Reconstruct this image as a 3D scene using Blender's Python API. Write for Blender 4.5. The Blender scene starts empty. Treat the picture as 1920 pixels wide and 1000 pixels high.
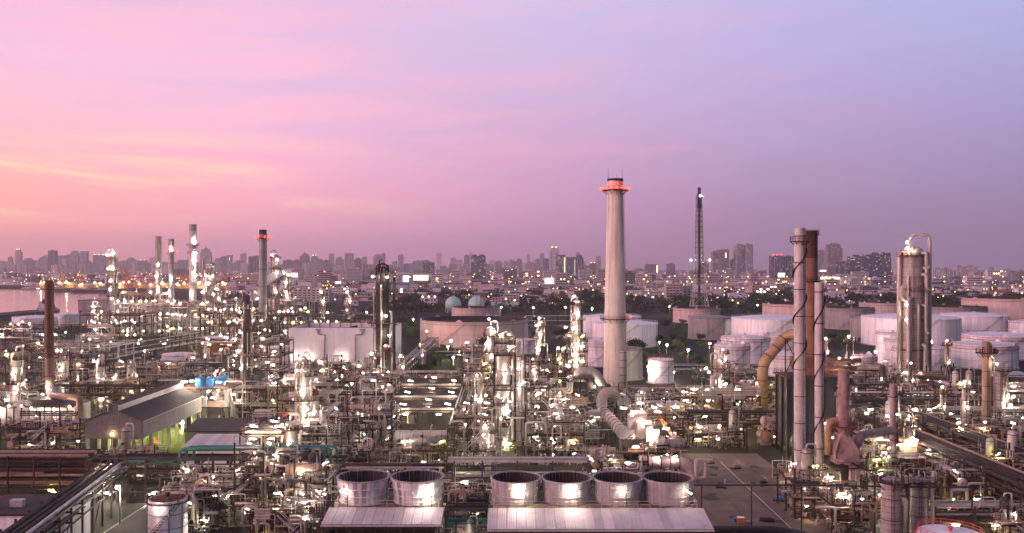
import bpy, math, random
from mathutils import Vector, Matrix, Quaternion
PI = math.pi
R = math.radians
scene = bpy.context.scene
COL = scene.collection

# ------------------------------------------------------------------ camera
H = 55.0          # camera height above the ground (m)
F = 1600.0        # focal length in photograph pixels (1920 wide)
cd = bpy.data.cameras.new("camera")
cam = bpy.data.objects.new("camera", cd)
COL.objects.link(cam)
cam.location = (0, 0, H)
cam.rotation_euler = (R(90), 0, 0)
cd.sensor_width = 36.0
cd.lens = 36.0 * F / 1920.0
cd.clip_start = 1.0
cd.clip_end = 60000.0
scene.camera = cam


def PX(px, D):
    return (px - 960.0) / F * D


def PZ(py, D):
    return H - (py - 500.0) / F * D


def GD(py):
    return H * F / (py - 500.0)


def lin(c):
    return tuple(((v / 255.0) / 12.92 if v / 255.0 <= 0.04045 else ((v / 255.0 + 0.055) / 1.055) ** 2.4) for v in c)


# ------------------------------------------------------------------ world
world = bpy.data.worlds.new("World")
scene.world = world
world.use_nodes = True


class NT:
    def __init__(self, tree):
        self.t = tree
        tree.nodes.clear()

    def n(self, typ, **kw):
        nd = self.t.nodes.new(typ)
        for k, v in kw.items():
            if k.startswith("i_"):
                key = k[2:]
                key = int(key) if key.isdigit() else key
                nd.inputs[key].default_value = v
            else:
                setattr(nd, k, v)
        return nd

    def l(self, a, b):
        self.t.links.new(a, b)

    def math(self, op, a, b=None, clamp=False):
        nd = self.t.nodes.new("ShaderNodeMath")
        nd.operation = op
        nd.use_clamp = clamp
        for i, v in enumerate((a, b)):
            if v is None:
                continue
            if isinstance(v, (int, float)):
                nd.inputs[i].default_value = v
            else:
                self.t.links.new(v, nd.inputs[i])
        return nd.outputs[0]

    def rng(self, v, a, b, c=0.0, d=1.0, smooth=False):
        nd = self.t.nodes.new("ShaderNodeMapRange")
        nd.interpolation_type = 'SMOOTHSTEP' if smooth else 'LINEAR'
        self.t.links.new(v, nd.inputs[0])
        for i, x in enumerate((a, b, c, d)):
            nd.inputs[i + 1].default_value = x
        return nd.outputs[0]

    def mix(self, f, a, b, mode='MIX'):
        nd = self.t.nodes.new("ShaderNodeMix")
        nd.data_type = 'RGBA'
        nd.blend_type = mode
        for sock, v in ((nd.inputs[0], f), (nd.inputs[6], a), (nd.inputs[7], b)):
            if isinstance(v, (int, float)):
                sock.default_value = v
            elif isinstance(v, tuple):
                sock.default_value = (*v[:3], 1)
            else:
                self.t.links.new(v, sock)
        return nd.outputs[2]

    def ramp(self, v, stops, interp='LINEAR'):
        nd = self.t.nodes.new("ShaderNodeValToRGB")
        cr = nd.color_ramp
        cr.interpolation = interp
        while len(cr.elements) < len(stops):
            cr.elements.new(0.5)
        for e, (p, c) in zip(cr.elements, stops):
            e.position = p
            e.color = (*c[:3], 1) if not isinstance(c, (int, float)) else (c, c, c, 1)
        self.t.links.new(v, nd.inputs[0])
        return nd.outputs[0]


AZ0 = R(-43.0)     # where the sun went down: just outside the frame on the left
w = NT(world.node_tree)
tc = w.n("ShaderNodeTexCoord")
sep = w.n("ShaderNodeSeparateXYZ")
w.l(tc.outputs["Generated"], sep.inputs[0])
az = w.math('ARCTAN2', sep.outputs[0], sep.outputs[1])
dd = w.math('ARCCOSINE', w.math('COSINE', w.math('SUBTRACT', az, AZ0)))
el = w.math('MULTIPLY', w.math('ARCSINE', sep.outputs[2]), 2.0 / PI)
elc = w.math('MAXIMUM', el, 0.0)
ROWS = [500, 470, 430, 380, 310, 250, 150, 0]
EPOS = [math.degrees(math.atan((500 - y) / F)) / 90.0 for y in ROWS] + [0.36, 1.0]
SKY = [
    (12.0, [(225, 125, 130), (228, 135, 138), (255, 152, 142), (255, 166, 152), (255, 174, 176), (252, 180, 198), (240, 184, 216), (222, 176, 214), (162, 146, 190), (92, 98, 146)]),
    (26.5, [(200, 118, 145), (206, 130, 158), (232, 148, 174), (248, 160, 184), (244, 168, 200), (236, 177, 214), (230, 182, 220), (220, 180, 222), (158, 148, 194), (92, 98, 146)]),
    (43.0, [(168, 112, 142), (176, 120, 158), (192, 136, 176), (204, 146, 190), (206, 156, 200), (204, 163, 208), (202, 172, 218), (196, 182, 228), (150, 150, 198), (92, 98, 146)]),
    (60.0, [(136, 102, 136), (143, 107, 148), (154, 117, 162), (162, 129, 178), (168, 141, 191), (171, 149, 202), (173, 161, 216), (171, 171, 226), (142, 148, 198), (92, 98, 146)]),
    (74.0, [(124, 100, 136), (130, 104, 146), (137, 112, 156), (144, 124, 172), (149, 136, 187), (152, 143, 199), (154, 156, 212), (156, 168, 226), (138, 146, 198), (92, 98, 146)]),
    (180.0, [(86, 78, 104), (88, 80, 108), (92, 84, 112), (96, 88, 118), (98, 92, 124), (100, 95, 128), (102, 100, 136), (103, 104, 142), (100, 104, 146), (92, 98, 146)]),
]
cur = None
prev = None
for d, cols in SKY:
    gain = [1.12, 1.10, 1.05] + [1.0] * 7
    c = w.ramp(elc, [(p, tuple(v * g_ for v in lin(k))) for p, k, g_ in zip(EPOS, cols, gain)])
    if cur is None:
        cur = c
    else:
        cur = w.mix(w.rng(dd, R(prev), R(d)), cur, c)
    prev = d
# thin streaks of lit cloud, drawn out along the horizon
cmb = w.n("ShaderNodeCombineXYZ")
w.l(w.math('MULTIPLY', az, 2.2), cmb.inputs[0])
w.l(w.math('ADD', w.math('MULTIPLY', el, 52.0), w.math('MULTIPLY', az, 1.6)), cmb.inputs[1])
nz = w.n("ShaderNodeTexNoise", i_Scale=1.0, i_Detail=6.0, i_Roughness=0.55, i_Distortion=0.6)
w.l(cmb.outputs[0], nz.inputs["Vector"])
streak = w.rng(nz.outputs[0], 0.46, 0.68, smooth=True)
low = w.math('MULTIPLY', w.rng(el, 0.024, 0.045, smooth=True), w.rng(el, 0.12, 0.055, smooth=True))
near = w.rng(dd, R(44), R(12), smooth=True)
cur = w.mix(w.math('MULTIPLY', w.math('MULTIPLY', streak, low), near), cur, lin((255, 222, 172)))
high = w.math('MULTIPLY', w.rng(el, 0.04, 0.09, smooth=True), w.rng(el, 0.30, 0.16, smooth=True))
near2 = w.rng(dd, R(75), R(20), smooth=True)
cmb2 = w.n("ShaderNodeCombineXYZ")
w.l(w.math('MULTIPLY', az, 3.0), cmb2.inputs[0])
w.l(w.math('SUBTRACT', w.math('MULTIPLY', el, 34.0), w.math('MULTIPLY', az, 0.8)), cmb2.inputs[1])
nz2 = w.n("ShaderNodeTexNoise", i_Scale=1.0, i_Detail=5.0, i_Roughness=0.5, i_Distortion=0.4)
w.l(cmb2.outputs[0], nz2.inputs["Vector"])
s2 = w.math('MULTIPLY', w.rng(nz2.outputs[0], 0.44, 0.70, smooth=True), 0.55)
cur = w.mix(w.math('MULTIPLY', w.math('MULTIPLY', s2, high), near2), cur, lin((255, 172, 196)))
s3 = w.math('MULTIPLY', w.rng(nz2.outputs[0], 0.52, 0.30, smooth=True), 0.22)
cur = w.mix(w.math('MULTIPLY', s3, high), cur, lin((186, 176, 226)))
hs = w.n("ShaderNodeHueSaturation")
hs.inputs["Saturation"].default_value = 0.86
w.l(cur, hs.inputs["Color"])
tint = w.mix(1.0, hs.outputs[0], (1.04, 0.985, 0.96), 'MULTIPLY')
bg = w.n("ShaderNodeBackground")
w.l(tint, bg.inputs[0])
SKY_STRENGTH = 1.16
bg.inputs[1].default_value = SKY_STRENGTH
wo = w.n("ShaderNodeOutputWorld")
w.l(bg.outputs[0], wo.inputs[0])

# last light of the sunset sky: one very soft, weak, pink sun
sd = bpy.data.lights.new("sun", 'SUN')
sd.energy = 3.6
sd.angle = R(40)
sd.color = (1.0, 0.52, 0.56)
sun = bpy.data.objects.new("sun", sd)
COL.objects.link(sun)
sun_dir = Vector((-0.86, -0.46, 0.20)).normalized()     # towards the sun
sun.rotation_euler = sun_dir.to_track_quat('Z', 'Y').to_euler()

scene.view_settings.view_transform = 'Standard'
scene.view_settings.look = 'None'
scene.view_settings.exposure = 0.0
scene.view_settings.gamma = 1.0
scene.view_settings.use_curve_mapping = False
scene.render.engine = 'CYCLES'
cy = scene.cycles
cy.use_denoising = True
cy.use_light_tree = True
cy.max_bounces = 5
cy.diffuse_bounces = 3
cy.glossy_bounces = 2
cy.transmission_bounces = 2
cy.volume_bounces = 1
cy.transparent_max_bounces = 4
cy.caustics_reflective = False
cy.caustics_refractive = False
cy.sample_clamp_indirect = 6.0
cy.sample_clamp_direct = 0.0

# ------------------------------------------------------------------ materials
MATS = {}


def principled(name, col, rough=0.6, metal=0.0, var=0.25, scale=0.4, dirt=None, dirt_amt=0.0, dirt_scale=(1, 1, 0.15), bump=0.0, bump_scale=8.0, objvar=0.0, bands=None, spec=None):
    m = bpy.data.materials.new(name)
    m.use_nodes = True
    t = NT(m.node_tree)
    geo = t.n("ShaderNodeNewGeometry")
    pos = geo.outputs["Position"]
    b = t.n("ShaderNodeBsdfPrincipled")
    nz = t.n("ShaderNodeTexNoise", i_Scale=scale, i_Detail=5.0, i_Roughness=0.6)
    t.l(pos, nz.inputs["Vector"])
    lo = tuple(v * (1 - var) for v in col)
    hi = tuple(min(1, v * (1 + var)) for v in col)
    c = t.ramp(nz.outputs[0], [(0.3, lo), (0.7, hi)])
    if dirt is not None:
        mp = t.n("ShaderNodeMapping")
        mp.inputs["Scale"].default_value = dirt_scale
        t.l(pos, mp.inputs[0])
        n2 = t.n("ShaderNodeTexNoise", i_Scale=1.0, i_Detail=6.0, i_Roughness=0.65)
        t.l(mp.outputs[0], n2.inputs["Vector"])
        f = t.rng(n2.outputs[0], 0.46, 0.68, 0.0, dirt_amt)
        c = t.mix(f, c, dirt)
    if bands is not None:
        bcol, per, wid = bands
        sx = t.n("ShaderNodeSeparateXYZ")
        t.l(pos, sx.inputs[0])
        fr = t.math('FRACT', t.math('DIVIDE', sx.outputs[2], per))
        f = t.math('LESS_THAN', fr, wid)
        c = t.mix(t.math('MULTIPLY', f, 0.8), c, bcol)
    if objvar:
        oi = t.n("ShaderNodeObjectInfo")
        f = t.rng(oi.outputs["Random"], 0, 1, 1 - objvar, 1 + objvar)
        mul = t.n("ShaderNodeVectorMath", operation='SCALE')
        t.l(c, mul.inputs[0])
        t.l(f, mul.inputs["Scale"])
        c = mul.outputs[0]
    t.l(c, b.inputs["Base Color"])
    rr = t.rng(nz.outputs[0], 0.3, 0.7, max(0, rough - 0.12), min(1, rough + 0.12))
    t.l(rr, b.inputs["Roughness"])
    b.inputs["Metallic"].default_value = metal
    if spec is not None:
        b.inputs["Specular IOR Level"].default_value = spec
    if bump:
        nb = t.n("ShaderNodeTexNoise", i_Scale=bump_scale, i_Detail=3.0)
        t.l(pos, nb.inputs["Vector"])
        bp = t.n("ShaderNodeBump", i_Strength=bump, i_Distance=0.05)
        t.l(nb.outputs[0], bp.inputs["Height"])
        t.l(bp.outputs[0], b.inputs["Normal"])
    o = t.n("ShaderNodeOutputMaterial")
    t.l(b.outputs[0], o.inputs[0])
    MATS[name] = m
    return m


def emitter(name, col, strength, sampled=True):
    m = bpy.data.materials.new(name)
    m.use_nodes = True
    t = NT(m.node_tree)
    e = t.n("ShaderNodeEmission")
    e.inputs[0].default_value = (*col, 1)
    e.inputs[1].default_value = strength
    o = t.n("ShaderNodeOutputMaterial")
    t.l(e.outputs[0], o.inputs[0])
    m.cycles.emission_sampling = 'AUTO' if sampled else 'NONE'
    MATS[name] = m
    return m


RUST = (0.095, 0.034, 0.016)
principled("silver", (0.43, 0.37, 0.32), 0.45, 0.35, 0.2, 0.3, dirt=(0.16, 0.11, 0.08), dirt_amt=0.55, objvar=0.22, spec=0.2)
principled("silver_banded", (0.36, 0.30, 0.265), 0.6, 0.15, 0.22, 0.25, dirt=(0.15, 0.08, 0.05), dirt_amt=0.6, bands=((0.12, 0.09, 0.08), 1.15, 0.10))
principled("pale_steel", (0.47, 0.42, 0.37), 0.55, 0.0, 0.15, 0.5, dirt=RUST, dirt_amt=0.35, objvar=0.15, spec=0.2)
principled("grey_steel", (0.048, 0.042, 0.041), 0.6, 0.1, 0.25, 0.6, dirt=(0.05, 0.026, 0.017), dirt_amt=0.6, objvar=0.25, spec=0.2)
principled("brown_steel", (0.036, 0.020, 0.015), 0.7, 0.0, 0.3, 0.6, dirt=RUST, dirt_amt=0.7, objvar=0.3, spec=0.2)
principled("dark_steel", (0.014, 0.012, 0.012), 0.6, 0.1, 0.3, 0.6, dirt=(0.035, 0.02, 0.012), dirt_amt=0.5, objvar=0.2, spec=0.2)
principled("rust_red", (0.16, 0.05, 0.025), 0.75, 0.0, 0.3, 0.5, dirt=(0.08, 0.03, 0.02), dirt_amt=0.7, spec=0.2)
principled("red_rail", (0.30, 0.06, 0.045), 0.6, 0.0, 0.2, 0.8)
principled("tan_paint", (0.30, 0.20, 0.13), 0.55, 0.0, 0.2, 0.3, dirt=(0.18, 0.08, 0.04), dirt_amt=0.5, objvar=0.15, spec=0.2)
principled("white_paint", (0.84, 0.80, 0.78), 0.5, 0.0, 0.06, 0.15, dirt=(0.42, 0.30, 0.23), dirt_amt=0.6, dirt_scale=(0.5, 0.5, 0.035))
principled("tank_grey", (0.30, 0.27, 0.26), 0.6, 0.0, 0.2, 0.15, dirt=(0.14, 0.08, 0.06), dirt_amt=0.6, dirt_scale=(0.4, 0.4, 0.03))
principled("tank_beige", (0.60, 0.46, 0.40), 0.6, 0.0, 0.12, 0.1, dirt=(0.30, 0.20, 0.15), dirt_amt=0.5, dirt_scale=(0.4, 0.4, 0.03))
principled("concrete_shaft", (0.60, 0.51, 0.43), 0.85, 0.0, 0.12, 0.2, dirt=(0.27, 0.20, 0.16), dirt_amt=0.75, dirt_scale=(0.9, 0.9, 0.02), bump=0.2)
principled("concrete", (0.34, 0.32, 0.30), 0.9, 0.0, 0.2, 0.4, dirt=(0.14, 0.12, 0.10), dirt_amt=0.6, bump=0.2)
principled("pink_rust", (0.30, 0.19, 0.165), 0.7, 0.0, 0.25, 0.35, dirt=(0.13, 0.05, 0.03), dirt_amt=0.75, dirt_scale=(.5, .5, .3))
principled("duct_pink", (0.38, 0.28, 0.26), 0.5, 0.1, 0.15, 0.4, dirt=(0.24, 0.13, 0.10), dirt_amt=0.45)
principled("duct_tan", (0.31, 0.175, 0.09), 0.6, 0.0, 0.2, 0.3, dirt=(0.16, 0.07, 0.04), dirt_amt=0.5, dirt_scale=(.6, .6, .6))
principled("stack_grey", (0.44, 0.38, 0.35), 0.55, 0.1, 0.18, 0.25, dirt=(0.20, 0.11, 0.08), dirt_amt=0.5)
principled("stack_rust", (0.17, 0.075, 0.04), 0.8, 0.0, 0.3, 0.4, dirt=(0.10, 0.04, 0.025), dirt_amt=0.8)
principled("near_black", (0.03, 0.022, 0.02), 0.9, 0.0, 0.3, 0.6)  # near-black brown for flue, tank and fan stack insides, and stains
principled("green_pipe", (0.015, 0.14, 0.10), 0.45, 0.0, 0.2, 0.5, dirt=(0.03, 0.08, 0.06), dirt_amt=0.5)
principled("blue_paint", (0.02, 0.17, 0.40), 0.45, 0.0, 0.12, 0.5)
principled("yellow_paint", (0.65, 0.36, 0.02), 0.5, 0.0, 0.1, 0.5)
principled("orange_paint", (0.70, 0.16, 0.03), 0.5, 0.0, 0.1, 0.5)
principled("red_paint", (0.60, 0.04, 0.02), 0.5, 0.0, 0.1, 0.5)
principled("grating", (0.022, 0.017, 0.014), 0.7, 0.2, 0.3, 1.2, dirt=RUST, dirt_amt=0.5, spec=0.2)
principled("pale_deck", (0.15, 0.105, 0.07), 0.75, 0.0, 0.25, 0.8, dirt=(0.2, 0.1, 0.05), dirt_amt=0.6, spec=0.2)
principled("roof_grey", (0.075, 0.055, 0.05), 0.8, 0.0, 0.2, 0.5, dirt=(0.09, 0.07, 0.07), dirt_amt=0.6, dirt_scale=(.3, .3, .3), spec=0.12)
principled("roof_pale", (0.50, 0.42, 0.42), 0.6, 0.0, 0.1, 0.3, dirt=(0.34, 0.27, 0.28), dirt_amt=0.5, dirt_scale=(.5, .5, .5), objvar=0.2)
principled("wall_block", (0.16, 0.145, 0.13), 0.9, 0.0, 0.2, 0.8, dirt=(0.15, 0.13, 0.12), dirt_amt=0.5)
principled("cladding", (0.74, 0.68, 0.66), 0.6, 0.0, 0.05, 0.2, dirt=(0.46, 0.42, 0.40), dirt_amt=0.3, objvar=0.03)
principled("fan_white", (0.66, 0.63, 0.60), 0.6, 0.0, 0.12, 0.6, dirt=(0.26, 0.21, 0.18), dirt_amt=0.6, dirt_scale=(1.2, 1.2, 0.08), objvar=0.06)
principled("fan_grey", (0.32, 0.28, 0.27), 0.65, 0.0, 0.2, 0.6, dirt=(0.12, 0.09, 0.08), dirt_amt=0.7, dirt_scale=(1.2, 1.2, 0.08), objvar=0.08)
principled("shed_panel", (0.24, 0.215, 0.20), 0.8, 0.0, 0.15, 0.5, dirt=(0.17, 0.14, 0.12), dirt_amt=0.6, objvar=0.06)
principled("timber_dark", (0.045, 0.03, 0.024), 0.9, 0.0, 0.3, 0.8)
principled("ground_plant", (0.017, 0.014, 0.011), 0.95, 0.0, 0.4, 0.06, dirt=(0.045, 0.05, 0.03), dirt_amt=0.7, dirt_scale=(.015, .015, .015), bump=0.3, spec=0.12)
principled("asphalt", (0.05, 0.042, 0.038), 0.9, 0.0, 0.3, 0.5, dirt=(0.03, 0.028, 0.026), dirt_amt=0.6, dirt_scale=(.2, .2, .2), bump=0.2, spec=0.12)
principled("yard", (0.17, 0.115, 0.09), 0.9, 0.0, 0.25, 0.15, dirt=(0.09, 0.07, 0.06), dirt_amt=0.7, dirt_scale=(.12, .12, .12), bump=0.2, objvar=0.12, spec=0.12)
principled("kerb", (0.35, 0.33, 0.30), 0.9)
principled("grass_lime_floor", (0.08, 0.10, 0.025), 1.0, 0.0, 0.4, 0.3, spec=0.12)  # lawn green; as the shed floor it carries the lime lamplight
principled("leaf_dark", (0.030, 0.045, 0.018), 0.9, 0.0, 0.45, 0.25, objvar=0.3, spec=0.12)
principled("leaf_mid", (0.075, 0.125, 0.03), 0.9, 0.0, 0.45, 0.3, objvar=0.3, spec=0.12)
principled("bark", (0.07, 0.05, 0.035), 0.95)
principled("house_white", (0.55, 0.50, 0.47), 0.8, 0.0, 0.15, 0.2, objvar=0.3, spec=0.12)
principled("house_pink", (0.50, 0.36, 0.33), 0.8, 0.0, 0.15, 0.2, objvar=0.25, spec=0.12)
principled("house_dark", (0.16, 0.14, 0.15), 0.8, 0.0, 0.2, 0.2, objvar=0.3, spec=0.12)
principled("roof_red", (0.26, 0.09, 0.06), 0.8, 0.0, 0.2, 0.3, objvar=0.3)
principled("roof_blue", (0.05, 0.09, 0.28), 0.6, 0.0, 0.2, 0.3, objvar=0.2)
principled("roof_metal", (0.40, 0.38, 0.38), 0.5, 0.2, 0.15, 0.2, objvar=0.3)
principled("sphere_green", (0.30, 0.52, 0.46), 0.5, 0.0, 0.06, 0.1)
principled("hull_dark", (0.03, 0.03, 0.04), 0.5, 0.0, 0.2, 0.1)
principled("pane_dark", (0.03, 0.03, 0.04), 0.15, 0.0, 0.3, 0.2, objvar=0.4)
principled("crane_orange", (0.45, 0.16, 0.04), 0.6)
principled("black_paint", (0.02, 0.02, 0.02), 0.6)

WHITE_L = 820.0
emitter("lamp_white", (1.0, 0.87, 0.72), WHITE_L)
emitter("lamp_soft", (1.0, 0.88, 0.74), WHITE_L * 0.25)
emitter("lamp_cool", (0.88, 0.93, 1.0), WHITE_L)
emitter("lamp_warm", (1.0, 0.68, 0.34), WHITE_L * 0.9)
emitter("lamp_lime", (0.95, 0.95, 0.20), WHITE_L * 0.8)
emitter("lamp_red", (1.0, 0.016, 0.004), 30.0)
emitter("city_yellow", (1.0, 0.62, 0.18), 9.0, False)
emitter("city_white", (1.0, 0.85, 0.7), 9.0, False)
emitter("city_cool", (0.8, 0.85, 1.0), 8.0, False)
emitter("screen_white", (0.85, 0.95, 1.0), 2.4, False)
emitter("screen_yellow", (1.0, 0.85, 0.45), 2.6, False)
emitter("port_gold", (1.0, 0.50, 0.13), 420.0)
emitter("sodium", (1.0, 0.36, 0.10), 420.0)

# steam and water
m = bpy.data.materials.new("water")
m.use_nodes = True
t = NT(m.node_tree)
b = t.n("ShaderNodeBsdfPrincipled", i_Roughness=0.10)
b.inputs["Base Color"].default_value = (0.34, 0.19, 0.19, 1)
b.inputs["Specular IOR Level"].default_value = 0.9
geo = t.n("ShaderNodeNewGeometry")
mp = t.n("ShaderNodeMapping")
mp.inputs["Scale"].default_value = (0.03, 0.07, 1)
t.l(geo.outputs["Position"], mp.inputs[0])
nz = t.n("ShaderNodeTexNoise", i_Scale=1.0, i_Detail=6.0, i_Roughness=0.6)
t.l(mp.outputs[0], nz.inputs["Vector"])
bp = t.n("ShaderNodeBump", i_Strength=0.08, i_Distance=3.0)
t.l(nz.outputs[0], bp.inputs["Height"])
t.l(bp.outputs[0], b.inputs["Normal"])
o = t.n("ShaderNodeOutputMaterial")
t.l(b.outputs[0], o.inputs[0])
MATS["water"] = m


def facade(name, wall, glass, per_x, per_z, fx, fz, lit, lit_col=(1.0, 0.72, 0.4), lit_str=1.2):
    """far tower cladding: rows of windows too far off to tell apart one by one, a few of them lit"""
    m = bpy.data.materials.new(name)
    m.use_nodes = True
    t = NT(m.node_tree)
    geo = t.n("ShaderNodeNewGeometry")
    s = t.n("ShaderNodeSeparateXYZ")
    t.l(geo.outputs["Position"], s.inputs[0])
    u = t.math('DIVIDE', t.math('ADD', s.outputs[0], s.outputs[1]), per_x)
    v = t.math('DIVIDE', s.outputs[2], per_z)
    win = t.math('MULTIPLY', t.math('LESS_THAN', t.math('FRACT', u), fx), t.math('LESS_THAN', t.math('FRACT', v), fz))
    cell = t.n("ShaderNodeCombineXYZ")
    t.l(t.math('FLOOR', u), cell.inputs[0])
    t.l(t.math('FLOOR', v), cell.inputs[1])
    wn = t.n("ShaderNodeTexWhiteNoise", noise_dimensions='2D')
    t.l(cell.outputs[0], wn.inputs["Vector"])
    on = t.math('MULTIPLY', win, t.math('GREATER_THAN', wn.outputs["Value"], 1.0 - lit))
    oi = t.n("ShaderNodeObjectInfo")
    sc = t.n("ShaderNodeVectorMath", operation='SCALE')
    sc.inputs[0].default_value = wall
    t.l(t.rng(oi.outputs["Random"], 0, 1, 0.65, 1.3), sc.inputs["Scale"])
    b = t.n("ShaderNodeBsdfPrincipled", i_Roughness=0.7)
    t.l(t.mix(win, sc.outputs[0], glass), b.inputs["Base Color"])
    b.inputs["Emission Color"].default_value = (*lit_col, 1)
    t.l(t.math('MULTIPLY', on, lit_str), b.inputs["Emission Strength"])
    o = t.n("ShaderNodeOutputMaterial")
    t.l(b.outputs[0], o.inputs[0])
    m.cycles.emission_sampling = 'NONE'
    MATS[name] = m


facade("facade_grey", (0.32, 0.28, 0.30), (0.05, 0.05, 0.07), 7.0, 3.6, 0.6, 0.55, 0.05)
facade("facade_pale", (0.52, 0.46, 0.45), (0.10, 0.09, 0.11), 8.0, 3.4, 0.5, 0.5, 0.06)
facade("facade_dark", (0.085, 0.08, 0.10), (0.03, 0.03, 0.05), 6.0, 3.8, 0.7, 0.6, 0.05)
facade("facade_brown", (0.30, 0.22, 0.20), (0.07, 0.06, 0.07), 6.5, 3.4, 0.5, 0.5, 0.06)


# ------------------------------------------------------------------ mesh building
class MB:
    def __init__(self):
        self.v, self.f, self.s = [], [], []

    def box(self, c, s, rz=0.0):
        x, y, z = s[0] / 2, s[1] / 2, s[2] / 2
        ca, sa = math.cos(rz), math.sin(rz)
        b = len(self.v)
        for dz in (-z, z):
            for dx, dy in ((-x, -y), (x, -y), (x, y), (-x, y)):
                self.v.append((c[0] + dx * ca - dy * sa, c[1] + dx * sa + dy * ca, c[2] + dz))
        for q in ((0, 3, 2, 1), (4, 5, 6, 7), (0, 1, 5, 4), (1, 2, 6, 5), (2, 3, 7, 6), (3, 0, 4, 7)):
            self.f.append(tuple(b + i for i in q))
            self.s.append(False)
        return self

    def bar(self, p, q, wd, hd=None):
        """square bar between two points"""
        p, q = Vector(p), Vector(q)
        d = (q - p)
        if d.length < 1e-6:
            return self
        d.normalize()
        up = Vector((0, 0, 1)) if abs(d.z) < 0.95 else Vector((1, 0, 0))
        a = d.cross(up).normalized() * (wd / 2)
        c = a.cross(d).normalized() * ((hd or wd) / 2)
        b = len(self.v)
        for e in (p, q):
            for k in (-a - c, a - c, a + c, -a + c):
                self.v.append(tuple(e + k))
        for fq in ((3, 2, 1, 0), (4, 5, 6, 7), (0, 1, 5, 4), (1, 2, 6, 5), (2, 3, 7, 6), (3, 0, 4, 7)):
            self.f.append(tuple(b + i for i in fq))
            self.s.append(False)
        return self

    def tube(self, pts, r, n=8, closed=False, caps=True):
        pts = [Vector(p) for p in pts]
        k = len(pts)
        rs = r if isinstance(r, (list, tuple)) else [r] * k
        base = len(self.v)
        a = None
        for i in range(k):
            if closed:
                d0 = pts[i] - pts[i - 1]
                d1 = pts[(i + 1) % k] - pts[i]
            else:
                d0 = pts[i] - pts[max(i - 1, 0)]
                d1 = pts[min(i + 1, k - 1)] - pts[i]
            if d0.length < 1e-9:
                d0 = d1
            if d1.length < 1e-9:
                d1 = d0
            d0, d1 = d0.normalized(), d1.normalized()
            d = (d0 + d1)
            d = d.normalized() if d.length > 1e-6 else d1
            if a is None:
                up = Vector((0, 0, 1)) if abs(d.z) < 0.9 else Vector((1, 0, 0))
                a = d.cross(up).normalized()
            else:
                a = (a - d * a.dot(d))
                a = a.normalized() if a.length > 1e-6 else d.orthogonal().normalized()
            c = d.cross(a)
            cosn = max(0.5, d.dot(d1))
            out = (d1 - d0)
            for j in range(n):
                th = 2 * PI * j / n
                off = a * math.cos(th) + c * math.sin(th)
                if out.length > 1e-6:
                    o = out.normalized()
                    o = (o - d * o.dot(d))
                    if o.length > 1e-6:
                        o.normalize()
                        off = off + o * off.dot(o) * (1 / cosn - 1)
                self.v.append(tuple(pts[i] + off * rs[i]))
        seg = k if closed else k - 1
        for i in range(seg):
            for j in range(n):
                i2 = (i + 1) % k
                self.f.append((base + i * n + j, base + i * n + (j + 1) % n, base + i2 * n + (j + 1) % n, base + i2 * n + j))
                self.s.append(True)
        if caps and not closed:
            self.f.append(tuple(base + j for j in reversed(range(n))))
            self.f.append(tuple(base + (k - 1) * n + j for j in range(n)))
            self.s += [False, False]
        return self

    def lathe(self, prof, n=24, c=(0, 0, 0), a0=0.0, a1=2 * PI, flip=False, axis='z'):
        full = abs(a1 - a0 - 2 * PI) < 1e-6
        m_ = n if full else n + 1

        def P(r, z, th):
            x, y = r * math.cos(th), r * math.sin(th)
            if axis == 'x':
                return (c[0] + z, c[1] + x, c[2] + y)
            if axis == 'y':
                return (c[0] + y, c[1] + z, c[2] + x)
            return (c[0] + x, c[1] + y, c[2] + z)
        for (r0, z0), (r1, z1) in zip(prof, prof[1:]):
            b = len(self.v)
            for r, z in ((r0, z0), (r1, z1)):
                for j in range(m_):
                    self.v.append(P(max(r, 1e-4), z, a0 + (a1 - a0) * j / n))
            for j in range(n):
                j2 = (j + 1) % m_
                q = (b + j, b + j2, b + m_ + j2, b + m_ + j)
                self.f.append(q[::-1] if flip else q)
                self.s.append(True)
        return self

    def sphere(self, c, r, n=10, m=6, sc=(1, 1, 1)):
        b = len(self.v)
        for i in range(1, m):
            ph = PI * i / m
            for j in range(n):
                th = 2 * PI * j / n
                self.v.append((c[0] + r * sc[0] * math.sin(ph) * math.cos(th), c[1] + r * sc[1] * math.sin(ph) * math.sin(th), c[2] - r * sc[2] * math.cos(ph)))
        lo = len(self.v)
        self.v.append((c[0], c[1], c[2] - r * sc[2]))
        hi = len(self.v)
        self.v.append((c[0], c[1], c[2] + r * sc[2]))
        for i in range(m - 2):
            for j in range(n):
                self.f.append((b + i * n + j, b + i * n + (j + 1) % n, b + (i + 1) * n + (j + 1) % n, b + (i + 1) * n + j))
                self.s.append(True)
        for j in range(n):
            self.f.append((lo, b + (j + 1) % n, b + j))
            self.f.append((hi, b + (m - 2) * n + j, b + (m - 2) * n + (j + 1) % n))
            self.s += [True, True]
        return self

    def poly(self, pts, smooth=False):
        b = len(self.v)
        self.v += [tuple(p) for p in pts]
        self.f.append(tuple(range(b, b + len(pts))))
        self.s.append(smooth)
        return self

    def prism(self, pts, off):
        """closed solid: polygon pts pushed along off"""
        off = Vector(off)
        n = len(pts)
        b = len(self.v)
        self.v += [tuple(p) for p in pts] + [tuple(Vector(p) + off) for p in pts]
        self.f.append(tuple(b + i for i in reversed(range(n))))
        self.f.append(tuple(b + n + i for i in range(n)))
        for i in range(n):
            j = (i + 1) % n
            self.f.append((b + i, b + j, b + n + j, b + n + i))
        self.s += [False] * (n + 2)
        return self

    def mesh(self, name, mat):
        me = bpy.data.meshes.new(name)
        me.from_pydata(self.v, [], self.f)
        me.polygons.foreach_set("use_smooth", self.s)
        me.materials.append(MATS[mat])
        me.update()
        return me


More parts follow.
